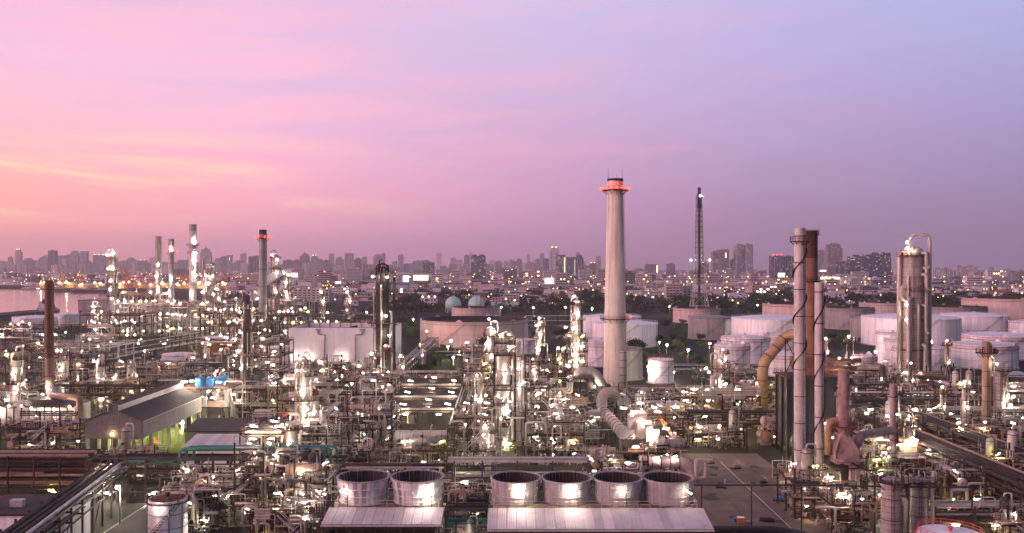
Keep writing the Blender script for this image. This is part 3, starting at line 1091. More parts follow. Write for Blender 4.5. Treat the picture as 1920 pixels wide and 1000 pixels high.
stack("steel_stack", "short grey stack standing close against the concrete chimney", 1168, 345, 1.42, PZ(657, 345), 6, mat="tank_grey", rings=5)
stack("steel_stack", "pinkish stub stack behind the conical furnace hood", 1674, 206, .75, PZ(720, 206), 6, mat="duct_pink", rings=2)
stack("steel_stack", "smallest pinkish stub stack, farther off behind the pipe bridge", 1641, 300, .9, PZ(742, 300), 6, mat="duct_pink", rings=2)

# ------------------------------------------------------------------ named columns
D = 375
column_tower("ribbed banded column with a big looping overhead pipe, tallest on the right", 1711, D, 4.7, PZ(462, D), mat="silver_banded", plats=(PZ(480, D), PZ(545, D), PZ(600, D), PZ(655, D), PZ(705, D)), full=False, pipes=5, neck=None, lamps=((-5.0, PZ(455, D)), (-5.0, PZ(466, D)), (-5.4, PZ(570, D)), (-5.4, PZ(598, D)), (-6, PZ(712, D)), (4, PZ(712, D))), lampr=.42, top_pipe=False)
rc = bpy.data.objects["distillation_column"]
part("overhead_pipe", MB().tube(elbow([(-1, 0, PZ(462, D) - .4), (-1, -.5, PZ(440, D)), (7.3, -.5, PZ(440, D)), (7.3, -.5, 8)], 3.2, 5), .78, 12), "stack_grey", rc)
for (xa, za, zb, rr) in ((3.4, PZ(475, D), PZ(500, D), .7), (3.4, PZ(515, D), PZ(540, D), .7), (-4.4, PZ(560, D), PZ(720, D), .8), (3.2, PZ(572, D), PZ(620, D), .6), (2.8, PZ(645, D), PZ(715, D), .7)):
    part("side_pipe", MB().tube(elbow([(xa * .5, -4.4, za), (xa, -5.6, za), (xa, -5.6, zb), (xa + 1.6, -5.4, zb - 1)], 1.2), rr, 8), "stack_grey", rc)
for z in (PZ(500, D), PZ(523, D), PZ(548, D), PZ(590, D), PZ(618, D), PZ(646, D), PZ(672, D)):
    part("bracket", MB().bar((3.8, -1.0, z - 2.6), (7.4, -.6, z), .5), "dark_steel", rc)
part("side_platform", rail_loop(MB().box((-6.0, -2, PZ(481, D)), (3.0, 3.0, .25)), [(-7.4, -3.4, PZ(481, D)), (-4.6, -3.4, PZ(481, D)), (-4.6, -.6, PZ(481, D)), (-7.4, -.6, PZ(481, D))], 1.6, .12), "red_rail", rc)
part("side_pipe", MB().tube(elbow([(-3.6, -3.4, PZ(537, D)), (-6.8, -4.0, PZ(537, D)), (-6.8, -4, PZ(560, D)), (-4.0, -4.8, PZ(566, D)), (-3.4, -4.9, PZ(566, D)), (-3.4, -4.9, PZ(690, D))], 1.6), .75, 8), "stack_grey", rc)

D = 368
column_tower("sooty dark column with a crowded railed crown and parallel riser", 717, D, 2.95, PZ(500, D), mat="dark_steel", plats=(PZ(512, D), PZ(606, D), PZ(667, D), PZ(724, D)), pipes=3, lamps=((-3.6, PZ(519, D)), (2.6, PZ(520, D)), (2.2, PZ(592, D)), (-4.2, PZ(662, D)), (1.2, PZ(706, D)), (-2.8, PZ(706, D)), (-1.0, PZ(706, D)), (3.4, PZ(628, D))), lampr=.5, top_pipe=False, pext=1.5)
dc = bpy.data.objects["distillation_column.001"]
part("riser", MB().tube(elbow([(1.5, -1, PZ(612, D)), (5.2, -1, PZ(607, D)), (5.2, -1, PZ(520, D)), (5.2, -1, 4)][2:], 1), .62, 8), "dark_steel", dc)
mb = MB()
for k in range(9):
    a = 2 * PI * k / 9
    mb.tube(elbow([(2.6 * math.cos(a), 2.6 * math.sin(a), PZ(508, D)), (2.9 * math.cos(a), 2.9 * math.sin(a), PZ(499, D)), (.5 * math.cos(a), .5 * math.sin(a), PZ(494, D))], 1.4), .22, 6)
part("crown_piping", mb, "brown_steel", dc)
part("davit", MB().tube(elbow([(-1.2, -1, PZ(505, D)), (-1.2, -1, PZ(488, D)), (.3, -1, PZ(487, D))], .8), .2, 6), "dark_steel", dc)

D = 333
column_tower("thin dark latticed column by the red-lit stack", 462, D, 1.35, PZ(552, D), mat="grey_steel", plats=(PZ(580, D), PZ(622, D), PZ(668, D), PZ(720, D)), pipes=4, full=False, lamps=((-1.8, PZ(585, D)), (-1.8, PZ(622, D)), (-1.6, PZ(690, D))), lampr=.45)
D = 705
column_tower("far river column crusted with lamps, nearest the water", 211, D, 2.9, PZ(474, D), plats=(PZ(486, D), PZ(508, D), PZ(535, D), PZ(556, D)), lamps=((-3, PZ(478, D)), (2.5, PZ(475, D)), (-2, PZ(504, D)), (2, PZ(504, D)), (0, PZ(527, D)), (-.5, PZ(543, D)), (1, PZ(560, D)), (2, PZ(590, D))), lampr=.5)
D = 640
column_tower("stout far column with bulging lit head of pipework", 396, D, 4.6, PZ(492, D), plats=(PZ(515, D), PZ(535, D), PZ(556, D), PZ(578, D)), pipes=4, lamps=((-2, PZ(517, D)), (3, PZ(517, D)), (0, PZ(532, D)), (-5, PZ(548, D)), (4.5, PZ(552, D)), (-5, PZ(572, D)), (0, PZ(580, D)), (-3, PZ(590, D)), (5, PZ(592, D)), (0, PZ(604, D))), lampr=.5, neck=(PZ(537, D), 3.3))
D = 640
column_tower("slim steaming column just right of the red-lit stack", 517, D, 2.3, PZ(477, D), plats=(PZ(484, D), PZ(505, D), PZ(530, D), PZ(555, D)), pipes=3, lamps=((-2, PZ(478, D)), (2.5, PZ(487, D)), (2, PZ(512, D)), (1, PZ(547, D))), lampr=.42)
D = 660
column_tower("short bright column right of the steaming one", 538, D, 1.9, PZ(512, D), plats=(PZ(520, D), PZ(545, D), PZ(566, D)), lamps=((-1.5, PZ(511, D)), (2, PZ(516, D)), (0, PZ(530, D)), (0, PZ(547, D)), (1, PZ(563, D))), lampr=.5)
D = 256
column_tower("broad brightly lit framed column between dark posts", 945, D, 1.68, PZ(636, D), mat="pale_steel", plats=(), pipes=2, lamps=((.3, PZ(700, D)), (-.2, PZ(765, D)), (.2, PZ(828, D)), (1.6, PZ(752, D))), lampr=.45)
D = 262
column_tower("slim pale riser column standing outside the dark posts of the framed one", 972.5, D, .78, PZ(640, D), mat="pale_steel", plats=(), pipes=1, lamps=((0, PZ(690, D)), (.2, PZ(728, D))), lampr=.4)
D = 330
column_tower("lit column carrying a crowded platform of pipes left of the paired ones", 921, D, 1.7, PZ(612, D), plats=(PZ(630, D), PZ(660, D), PZ(720, D)), pipes=3, lamps=((-.8, PZ(598, D)), (1.4, PZ(622, D)), (-1.8, PZ(645, D)), (0, PZ(668, D)), (.3, PZ(695, D)), (1.2, PZ(738, D))), lampr=.55)
D = 402
column_tower("tall slim column with looping pipes left of the concrete chimney", 1082, D, 1.75, PZ(563, D), plats=(PZ(572, D), PZ(600, D), PZ(630, D), PZ(668, D), PZ(692, D)), pipes=2, full=False, lamps=((-1.6, PZ(556, D)), (-.2, PZ(588, D)), (-2, PZ(615, D)), (0, PZ(648, D)), (-1, PZ(663, D)), (-1, PZ(675, D)), (-2.5, PZ(690, D))), lampr=.55)
D = 432
column_tower("slender lit column far left of the concrete chimney", 1012.5, D, 1.45, PZ(602, D), plats=(PZ(612, D), PZ(636, D), PZ(665, D)), pipes=2, full=False, lamps=((-.6, PZ(596, D)), (-1.6, PZ(610, D)), (0, PZ(627, D)), (0, PZ(655, D)), (-1.4, PZ(652, D))), lampr=.55)
D = 298
column_tower("plain pale column with small railed top below the lattice mast", 1345, D, 1.45, PZ(672, D), plats=(PZ(690, D),), pipes=1, lamps=((2.2, PZ(672, D)), (2.4, PZ(718, D))), lampr=.45)
D = 262
column_tower("slim plain column with hooked vent pipe nearest the frame's right edge", 1850, D, 1.35, PZ(640, D), mat="tan_paint", plats=(PZ(662, D),), pipes=1, lamps=((1.9, PZ(681, D)),), lampr=.3, top_pipe=False)
D = 285
column_tower("pale vessel column half behind the slim column with hooked vent", 1875, D, 1.5, PZ(690, D), mat="silver_banded", plats=(PZ(694, D),), pipes=2, lamps=((2.2, PZ(758, D)),), lampr=.7)
D = 172
column_tower("fat foreground vessel wrapped in banded lagging, left of a matching pair", 1671, D, 1.95, PZ(894, D), mat="silver_banded", plats=(PZ(900, D),), pipes=1, top_pipe=False)
column_tower("fat foreground vessel wrapped in banded lagging, right of a matching pair", 1722, D + 4, 1.9, PZ(894, D + 4), mat="silver_banded", plats=(PZ(900, D + 4),), pipes=1, top_pipe=False)
D = 600
for px_, top_, r_, lk in ((182, 572, 2.3, "stubby far column with railed mushroom top"), (240, 600, 2.0, "bright thin far column"), (410, 540, 1.7, "bright thin far column"), (655, 545, 1.5, "small far column above the white clad building"), (605, 545, 1.5, "small far column above the white clad building")):
    column_tower(None, px_, D, r_, PZ(top_, D), look=lk, plats=(PZ(top_ + 8, D), PZ(top_ + 30, D)), lamps=((-1, PZ(top_ + 2, D)), (1, PZ(top_ + 20, D)), (0, PZ(top_ + 45, D))), lampr=.48)
for px_, D, top_, r_, lk in ((650, 322, 700, 1.3, "thin pale column in dense pipework"), (570, 300, 668, 1.1, "thin pale column in dense pipework"), (590, 268, 735, 1.5, "thin pale column in dense pipework"), (570, 225, 690, 1.35, "long smooth grey riser column"), (545, 212, 790, 1.5, "dark stub column"), (770, 300, 760, 1.2, "thin pale column in dense pipework"), (680, 275, 770, 1.0, "thin pale column in dense pipework"), (1012, 300, 735, 1.2, "thin pale column in dense pipework"), (1040, 262, 755, 1.0, "thin pale column in dense pipework"), (30, 300, 660, 1.6, "lit furnace-side column"), (118, 330, 652, 1.2, "lit furnace-side column"), (186, 330, 672, 1.2, "lit furnace-side column")):
    column_tower(None, px_, D, r_, PZ(top_, D), look=lk, plats=(PZ(top_ + 14, D), PZ(top_ + 60, D)), full=False, lamps=((-r_, PZ(top_ + 4, D)), (.2, PZ(top_ + 40, D)), (r_, PZ(top_ + 75, D))), lampr=.42)

# many thin risers and small columns that stand up out of the pipework
rng_ = random.Random(404)
for k in range(54):
    px_ = rng_.uniform(175, 1110) if k < 40 else rng_.uniform(1185, 1900)
    D = rng_.uniform(222, 430)
    if 1080 < px_ < 1215 and D < 345 or 162 < px_ < 365 and D < 330 or 735 < px_ < 880 and D < 345 or 1300 < px_ < 1480 and D < 262 or 540 < px_ < 760 and D > 395 or 800 < px_ < 870 and D > 380:
        continue
    r = rng_.uniform(.45, 1.05)
    zt = rng_.uniform(13, 25)
    mt = rng_.choice(("silver", "pale_steel", "grey_steel", "silver"))
    lk = {"silver": "thin silver column in dense pipework", "pale_steel": "thin whitish column in dense pipework", "grey_steel": "thin dark grey column in dense pipework"}[mt]
    column_tower(None, px_, D, r, zt, mat=mt, look=lk, plats=(zt - 1.5, zt * .55), full=False, pipes=2, lamps=((-r, zt + .6), (.2, zt * .55 + 2.2)), lampr=.3, rng=random.Random(k))

# ------------------------------------------------------------------ cooling towers
def corrugated(mb, x0, x1, pts, pitch=0.34, amp=0.05):
    """sheet with real corrugations running along the profile pts [(y,z),...]"""
    n = max(2, int((x1 - x0) / pitch * 2))
    b = len(mb.v)
    for i in range(n + 1):
        x = x0 + (x1 - x0) * i / n
        dz = amp if i % 2 else 0
        for (y, z) in pts:
            mb.v.append((x, y, z + dz))
    k = len(pts)
    for i in range(n):
        for j in range(k - 1):
            mb.f.append((b + i * k + j, b + (i + 1) * k + j, b + (i + 1) * k + j + 1, b + i * k + j + 1))
            mb.s.append(False)
    return mb


STAVE = {}


def fan_stack(label, x, y, z, r, h, mat, waist, seed):
    rng = random.Random(seed)
    root = thing("fan_stack", label, "fan stack", (x, y, z), group="fan stacks on the cooling towers")
    n = 36

    def rad(u):
        return r * (.895 - .03 * math.sin(PI * min(1, u * 1.6)) + .105 * u ** 1.7) if waist > .05 else r * (.95 + .05 * u)
    key = (mat, waist, round(r, 2))
    if key not in STAVE:
        ms = []
        for proud, ww in ((.05, .80), (0.0, .985)):
            mb = MB()
            a0 = -PI / n * ww
            a1 = -a0
            for i in range(8):
                u0, u1 = i / 8, (i + 1) / 8
                mb.lathe([(rad(u0) + proud, h * u0), (rad(u1) + proud, h * u1)], 2, a0=a0, a1=a1)
            for a in (a0, a1):
                q = []
                for i in range(9):
                    u = i / 8
                    q.append(((rad(u) + proud) * math.cos(a), (rad(u) + proud) * math.sin(a), h * u))
                for i in range(8):
                    p0, p1 = q[i], q[i + 1]
                    k0, k1 = 1 - .3 / r, 1 - .3 / r
                    mb.poly([p0, p1, (p1[0] * k1, p1[1] * k1, p1[2]), (p0[0] * k0, p0[1] * k0, p0[2])])
            ms.append(mb.mesh("stave", mat))
        STAVE[key] = ms
        STAVE[("dark",) + key] = [q.copy() for q in ms]
        for q in STAVE[("dark",) + key]:
            q.materials.clear()
            q.materials.append(MATS["fan_grey" if mat == "fan_white" else "tank_grey"])
    ms = STAVE[key]
    dk = STAVE[("dark",) + key]
    for k in range(n):
        i_ = 0 if k % 2 == 0 or rng.random() < .15 else 1
        part("stave", dk[i_] if rng.random() < .2 else ms[i_], None, root, (0, 0, 0), (0, 0, 2 * PI * k / n))
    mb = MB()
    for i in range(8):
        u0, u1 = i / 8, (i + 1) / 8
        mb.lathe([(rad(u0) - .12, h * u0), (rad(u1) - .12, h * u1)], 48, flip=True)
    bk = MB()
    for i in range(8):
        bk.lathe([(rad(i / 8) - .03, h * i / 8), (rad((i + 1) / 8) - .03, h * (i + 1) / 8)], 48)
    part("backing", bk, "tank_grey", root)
    part("inner_wall", mb, "near_black" if waist > .05 else "timber_dark", root)  # near-black wall inside the left pair, dark brown in the others
    for u in (.06, .36, .68):
        part("hoop", MB().lathe([(rad(u) + .02, h * u - .07), (rad(u) + .22, h * u - .07), (rad(u) + .22, h * u + .07), (rad(u) + .02, h * u + .07)], 48), mat, root)
    part("rim", MB().lathe([(rad(1) - .14, h - .12), (rad(1) + .22, h - .12), (rad(1) + .22, h + .08), (rad(1) - .14, h + .08), (rad(1) - .14, h - .12)], 48), "fan_grey", root)
    part("fan_hub", MB().lathe([(.01, .9), (.7, .9), (.7, .4), (.01, .4)][::-1], 16), "grey_steel", root)
    bl = MB().prism([(.6, -.3, .66), (r * .85, -.45, .6), (r * .85, .45, .72), (.6, .3, .74)], (0, 0, .06)).mesh("fan_blade", "dark_steel")
    for k in range(6):
        part("fan_blade", bl, None, root, (0, 0, 0), (0, 0, PI / 3 * k + .3))
    part("fan_deck", MB().lathe([(r * .9, .05), (.01, .05)], 32), "near_black", root)  # dark hole below the fan, its shade put into a near-black disc
    return root


def cooling_tower(label, xl, xr, yf, ym, yb, zf, zb, nposts):
    """xl..xr, sloped roof apron from yf (z zf) up to ym (z zb), fan deck ym..yb at zb"""
    xm = (xl + xr) / 2
    root = thing("cooling_tower", label, "cooling tower", (xm, ym, 0))
    W = xr - xl

    def L(x):
        return x - xm
    ubox("fan_deck", "pale_deck", root, (0, (yb - ym) / 2, zb - .15), (W - 1.5, yb - ym, .3))
    ubox("side_wall", "timber_dark", root, (-W / 2 + 1.2, (yb - yf) / 2 + yf - ym + .6, zb / 2 - .4), (.3, yb - yf - 1.2, zb - .9))
    ubox("side_wall", "timber_dark", root, (W / 2 - 1.2, (yb - yf) / 2 + yf - ym + .6, zb / 2 - .4), (.3, yb - yf - 1.2, zb - .9))
    ubox("rear_wall", "timber_dark", root, (0, yb - ym - .2, zb / 2 - .3), (W - 2.8, .3, zb - .7))
    ns = max(8, int(W / 1.6))
    for i in range(ns):
        x0, x1 = L(xl) + W * i / ns, L(xl) + W * (i + 1) / ns - .02
        part("roof_sheet", corrugated(MB(), x0, x1, [(yf - ym, zf), (0.0, zb + .12)]), "roof_pale", root)
    ubox("gutter", "pale_steel", root, (0, yf - ym - .1, zf - .18), (W, .3, .22))
    for i in range(nposts + 1):
        ubox("post", "grey_steel", root, (L(xl) + .4 + (W - .8) * i / nposts, yf - ym + .6, (zf - .4) / 2), (.28, .28, zf - .4))
    for k in range(7):
        z = zf - .9 - k * 1.35
        ubox("louvre", "timber_dark", root, (0, yf - ym + 1.0, z), (W - 1.4, 1.1, .12))
    ubox("fill_pack", "near_black", root, (0, yf - ym + 2.2, zf / 2 - .4), (W - 3.0, .2, zf - 1.2))
    part("handrail", rail_loop(MB(), [(-W / 2 + 1, .15, zb + .13), (W / 2 - 1, .15, zb + .13)], 1.15, .07, 2.0, False), "pale_steel", root)
    part("handrail", rail_loop(MB(), [(W / 2 - 1, .3, zb), (W / 2 - 1, yb - ym - .2, zb), (-W / 2 + 1, yb - ym - .2, zb), (-W / 2 + 1, .3, zb)], 1.15, .07, 2.0, False), "pale_steel", root)
    return root


zd = PZ(951, 147.5)
ct1 = cooling_tower("two-cell cooling tower under a pale corrugated apron roof", PX(613, 145), PX(831, 145), 140.3, 146.8, 158, PZ(984, 140.3), zd, 9)
fan_stack("white slatted fan stack flared at the top, left of the two white ones", PX(682.5, 152), 152, zd, 4.62, PZ(893, 152) - zd, "fan_white", .10, 1)
fan_stack("white slatted fan stack flared at the top, right of the two white ones", PX(782.5, 152), 152, zd, 4.62, PZ(893, 152) - zd, "fan_white", .10, 2)
ct2 = cooling_tower("four-cell cooling tower with pale pinkish corrugated apron roof", PX(915, 145), PX(1324, 145), 139.2, 147.2, 158.5, PZ(993, 139.2), zd - .25, 16)
for i, (px_, lab) in enumerate(((967.5, "grey fan stack beside the gap between both cooling towers"), (1062.5, "grey fan stack with brightest lamp patch, second of four"), (1158, "grey fan stack stained pinkish inside, third of four"), (1252, "darker ribbed grey fan stack at the railed end of four"))):
    fan_stack(lab, PX(px_, 153), 153, zd - .25, 4.4, PZ(895, 153) - zd + .25, "fan_grey", .035, 10 + i)
for ct, lst in ((ct1, ((645, .3), (803, -.3))), (ct2, ((978, .4), (1076, .3), (1168, .0), (1292, -.5)))):
    for px_, tw in lst:
        x = PX(px_, 147.2) - ct.location.x
        urod("lamp_post", "grey_steel", ct, (x + .6, .35, zd), (x + .6, .35, zd + 2.9), .07)
        lamp_tube(ct, (x, .55, zd + 2.55), tw, 1.3, .07, {645: "lamp_soft", 803: "lamp_white", 978: "lamp_white", 1076: "lamp_white", 1168: "lamp_soft", 1292: "lamp_soft"}[px_], tilt=.5 * (1 if px_ != 1168 else 0))
        ubox("switch_box", "pale_steel", ct, (x - 1.2, .0, zd + .6), (.6, .4, .8))


# ------------------------------------------------------------------ open shed with monitor roof
sh = thing("open_shed", "long open-sided shed with block gable and raised roof monitor", "shed", (-112, 240, 0))
W2, Ls, ze, zr = 7.9, 46, 11.6, 14.2
for iy in range(8):
    for sx in (-1, 1):
        ubox("post", "concrete", sh, (sx * (W2 - .4), .5 + iy * (Ls - 1) / 7, 3.4), (.7, .7, 6.8))
for sx in (-1, 1):
    for k in range(12):
        ubox("side_panel", "shed_panel", sh, (sx * W2, Ls * (k + .5) / 12, 9.0), (.18, Ls / 12 - .05, 4.9))
for row in range(5):
    z0 = 6.6 + row * 1.0
    for k in range(10):
        x = -W2 + (k + .5) * W2 * 2 / 10
        ubox("wall_block", "wall_block", sh, (x, 0, z0 + .5), (W2 * 2 / 10 - .05, .25, .94))
for row, nb, hw in ((0, 8, 6.2), (1, 5, 4.0)):
    for k in range(nb):
        x = -hw + (k + .5) * hw * 2 / nb
        ubox("wall_block", "wall_block", sh, (x, 0, 11.6 + row * .9 + .42), (hw * 2 / nb - .05, .25, .85))
part("gable_infill", MB().prism([(-W2, .18, 11.5), (W2, .18, 11.5), (1.5, .18, zr), (1.5, .18, 16.1), (-1.5, .18, 16.1), (-1.5, .18, zr)], (0, .2, 0)), "wall_block", sh)
for k in range(15):
    y0, y1 = -.5 + (Ls + 1) * k / 15, -.5 + (Ls + 1) * (k + 1) / 15 - .03
    for sx in (-1, 1):
        mb = MB().prism([(sx * (W2 + .6), y0, ze - .05), (sx * 1.5, y0, zr + .12), (sx * 1.5, y0, zr + .30), (sx * (W2 + .6), y0, ze + .13)], (0, y1 - y0, 0))
        part("roof_sheet", mb, "roof_grey", sh)
        mb = MB().prism([(sx * 1.9, y0, 16.1), (0, y0, 16.7), (0, y0, 16.85), (sx * 1.9, y0, 16.25)], (0, y1 - y0, 0))
        part("monitor_sheet", mb, "roof_grey", sh)
    for sx in (-1, 1):
        ubox("monitor_wall", "roof_pale", sh, (sx * 1.5, (y0 + y1) / 2, 15.2), (.15, y1 - y0, 1.8))
for sx in (-1, 1):
    ubox("gutter", "pale_steel", sh, (sx * (W2 + .75), Ls / 2, ze - .1), (.25, Ls + 1, .2))
for k in range(7):
    mb = MB().bar((-W2 + .5, .4 + k * 7, 6.6), (W2 - .5, .4 + k * 7, 6.6), .3)
    part("tie_beam", mb, "grey_steel", sh)
for k in range(3):
    for sx in (-1, 1):
        lamp_tube(sh, (sx * 4.5, 8 + 13 * k, 6.0), PI / 2, 1.6, .22, "lamp_lime")
lamp_flood(sh, (-.3, -.5, 8.0), .22, "lamp_warm")
part("barrow", MB().box((0, 0, .9), (1.6, 1.2, .9)).tube([(0, -.7, .45), (0, .7, .45)], .45, 10).bar((.7, -.4, 1.2), (2, -.4, 1.5), .1), "orange_paint", sh, (4.2, 3, 0))
for k, (x, y, mt) in enumerate(((-5.5, 4, "blue_paint"), (-3.6, 5, "green_pipe"), (-1.5, 3.4, "blue_paint"), (1.2, 6, "orange_paint"), (3, 12, "red_paint"), (4.4, 18, "yellow_paint"), (-2, 14, "green_pipe"), (2, 24, "orange_paint"))):
    c_ = thing("storage_crate", None, "crate", (-112 + x, 240 + y, 0.02), look={"blue_paint": "blue", "green_pipe": "dark green", "orange_paint": "orange", "red_paint": "red", "yellow_paint": "yellow"}[mt] + " crate stored under the open shed")
    part("body", MB().box((0, 0, .75), (1.5, 1.3, 1.3)), mt, c_)
    part("lid", MB().box((0, 0, 1.45), (1.6, 1.4, .12)), "grey_steel", c_)
    for s in (-.5, .5):
        ubox("skid", "timber_dark", c_, (s, 0, .05), (.15, 1.3, .1))

# ------------------------------------------------------------------ white clad building
wb = thing("clad_building", "big windowless white clad building with open roof well", "building", (-88.7, 440, 0))
hw, dp, hh_ = 26.3, 40, 23.4
for row, (z0, z1) in enumerate(((0, 5.2), (5.25, 14), (14.05, 23.4))):
    for k in range(20):
        ubox("wall_panel", "cladding", wb, (-hw + (k + .5) * hw / 10, 0, (z0 + z1) / 2), (hw / 10 - .05, .3, z1 - z0))
    for k in range(14):
        ubox("wall_panel", "cladding", wb, (hw, (k + .5) * dp / 14, (z0 + z1) / 2), (.3, dp / 14 - .05, z1 - z0))
        ubox("wall_panel", "cladding", wb, (-hw, (k + .5) * dp / 14, (z0 + z1) / 2), (.3, dp / 14 - .05, z1 - z0))
ubox("rear_wall", "cladding", wb, (0, dp, hh_ / 2), (hw * 2, .3, hh_))
ubox("core", "tank_grey", wb, (0, dp / 2, 10), (hw * 2 - .5, dp - .5, 20))
for k in range(9):
    ubox("parapet_post", "red_rail", wb, (-hw + 1 + k * hw * 2 / 9, dp - .4, 21.7), (.35, .35, 3.3))
part("coping", MB().box((0, 0, hh_ + .1), (hw * 2 + .4, .5, .2)).box((hw, dp / 2, hh_ + .1), (.5, dp, .2)).box((-hw, dp / 2, hh_ + .1), (.5, dp, .2)).box((0, dp, hh_ + .1), (hw * 2, .5, .2)), "rust_red", wb)
part("roof_stair", MB().prism([(-6, 20, 20), (4, 26, 20), (4, 26, 23), (-6, 20, 20.4)], (0, 2, 0)), "brown_steel", wb)
for xx in (-11.3, 11.5):
    s = 1 if xx < 0 else -1
    ubox("drain_hopper", "tank_grey", wb, (xx, -.4, 22.4), (2.6, .5, .9))
    part("drain_pipe", MB().tube([(xx, -.5, 22.2), (xx, -.5, 20.2), (xx + s * 3.4, -.5, 19.6), (xx + s * 3.4, -.5, 1)], .45, 6), "tank_grey", wb)
for xx in (-19, -8, 13.5, 21):
    ubox("door", "tank_grey", wb, (xx, -.25, 6.6), (2.2, .12, 3.4))
ubox("walkway", "brown_steel", wb, (4, -1.6, 4.7), (50, 2.6, .2))
part("handrail", rail_loop(MB(), [(-20.5, -2.85, 4.8), (29, -2.85, 4.8)], 1.2, .1, 2.5, False), "pale_steel", wb)
for k in range(8):
    ubox("walkway_post", "brown_steel", wb, (-20 + k * 6.9, -2.6, 2.3), (.3, .3, 4.6))
for xx in (-23.5, -16, 1, 18, 24.5):
    lamp_flood(wb, (xx, -1.6, 8.0), .34)


# ------------------------------------------------------------------ pipe racks
def pipe_rack(label, x0, y0, x1, y1, levels, width, mats, seed, bent=8.0, npipe=7, rr=(.12, .34), post="grey_steel", lamps=3, lampmat="lamp_white", lampr=.16, loops=0, look=None, zbase=0.0):
    """runs along its local X from (x0,y0) to (x1,y1)"""
    rng = random.Random(seed)
    L = math.hypot(x1 - x0, y1 - y0)
    a = math.atan2(y1 - y0, x1 - x0)
    root = thing("pipe_rack", label, "pipe rack", (x0, y0, zbase), a, look=look)
    nb = max(2, int(L / bent) + 1)
    zt = levels[-1]
    for i in range(nb):
        x = L * i / (nb - 1)
        for s in (-1, 1):
            ubox("post", post, root, (x, s * width / 2, zt / 2 + .3), (.34, .34, zt + .6))
        for z in levels:
            ubox("beam", post, root, (x, 0, z - .18), (.26, width - .3, .34))
    for z in levels:
        for s in (-1, 1):
            ubox("girder", post, root, (L / 2, s * (width / 2 - .02), z - .62), (L, .18, .34))
    for i in range(0, nb - 1, 3):
        s = -1 if rng.random() < .7 else 1
        xa, xb = L * i / (nb - 1), L * (i + 1) / (nb - 1)
        ubar("brace", post, root, (xa, s * width / 2, .3), (xb, s * width / 2, zt - .8), .16)
    for li, z in enumerate(levels):
        y = -width / 2 + .5
        k = 0
        while y < width / 2 - .4 and k < npipe + 3:
            r = rng.uniform(*rr)
            y += r
            if y > width / 2 - .4:
                break
            xa, xb = (0 if rng.random() < .75 else L * rng.random() * .4), (L if rng.random() < .75 else L * (1 - rng.random() * .4))
            mt = rng.choice(mats)
            if loops and rng.random() < .16 and L > 20:
                xm = L * rng.uniform(.25, .75)
                hz_ = 1.6 + rng.random() * 1.6
                pts = [(xa, y, z + r), (xm - 1.6, y, z + r), (xm - 1.6, y, z + r + hz_), (xm + 1.6, y, z + r + hz_), (xm + 1.6, y, z + r), (xb, y, z + r)]
                part("pipe", MB().tube(elbow(pts, .7), r, 7), mt, root)
            else:
                urod("pipe", mt, root, (xa, y, z + r + .01), (xb, y, z + r + .01), r)
            y += r + rng.uniform(.08, .55)
            k += 1
    for i in range(lamps):
        lamp_tube(root, (L * (i + .5) / lamps, -width / 2 - .4, levels[0] - 1.0 if len(levels) > 1 else zt + 2.0), rng.uniform(-.5, .5), 1.5, lampr, lampmat, tilt=rng.uniform(-.4, .4))
    return root


SIL = ["silver", "silver", "pale_steel", "grey_steel"]
BRN = ["brown_steel", "brown_steel", "grey_steel", "tan_paint"]
DRK = ["dark_steel", "brown_steel", "grey_steel"]
MIX = ["silver", "grey_steel", "brown_steel", "tan_paint", "pale_steel"]
pipe_rack("pipe bridge topped by green pipes crossing above the service road", PX(180, 202), 202, PX(650, 202), 202, (3.2, 6.5, 9.6), 7, DRK, 1, lamps=6, npipe=12, bent=6)
g = bpy.data.objects["pipe_rack"]
for yy, zz in ((-1.6, 10.6), (-.4, 10.7), (.9, 10.6)):
    part("pipe", MB().tube(elbow([(8, yy, 9.2), (22 + yy, yy, 9.2), (22 + yy, yy, zz + 1.6), (56 + yy, yy, zz + 1.6), (56 + yy, yy, 3.0)], 1.2), .36, 8), "green_pipe", g)
pipe_rack("brown pipe bridge with stacked decks crossing the bottom left corner", PX(-60, 206), 206, PX(178, 206), 206, (3.0, 5.2, 7.6, 9.6), 9, BRN, 2, lamps=2, lampmat="lamp_lime", post="brown_steel", rr=(.2, .5), npipe=14, bent=6)
lo = bpy.data.objects["pipe_rack.001"]
for k in range(7):
    part("upright_loop", MB().tube(elbow([(33.5 - .2 * k, -4.2 + .0 * k, 9.4), (34.6 + .75 * k, -4.6, 9.4), (34.6 + .75 * k, -4.6, 10.2 if k % 2 else 9.9), (34.6 + .75 * k, -4.6, 2.0)][1:], .3), .2, 8), "brown_steel", lo)
for k in range(2):
    ubox("loop_frame", "brown_steel", lo, (34 + 5.6 * k, -4.9, 5.2), (.35, .35, 10.4))
ubox("loop_frame", "brown_steel", lo, (36.8, -4.9, 10.3), (6, .35, .35))
pipe_rack("heavy pipe bundle running diagonally out of the bottom left corner", -84, 138, -94, 204, (6.4, 8.4), 7.5, ["grey_steel", "brown_steel", "pale_steel", "dark_steel", "brown_steel"], 3, lamps=0, post="grey_steel", rr=(.2, .42), npipe=14, bent=6)
pipe_rack("long brown pipe rack running into depth beside the right frame edge", 110, 158, 110, 262, (6.2, 8.8), 9, BRN, 4, lamps=3, post="brown_steel", rr=(.18, .42), npipe=12)
pipe_rack("second long pipe rack running into depth at far right", 124, 190, 124, 300, (6.2, 9.4), 8, BRN, 5, lamps=3, post="brown_steel", npipe=12)
pipe_rack("straight mauve pipe rack running into depth beside the park strip", -51, 384, -51, 552, (6.5, 9.0), 7, ["pale_steel", "grey_steel", "silver"], 6, lamps=0, npipe=9)
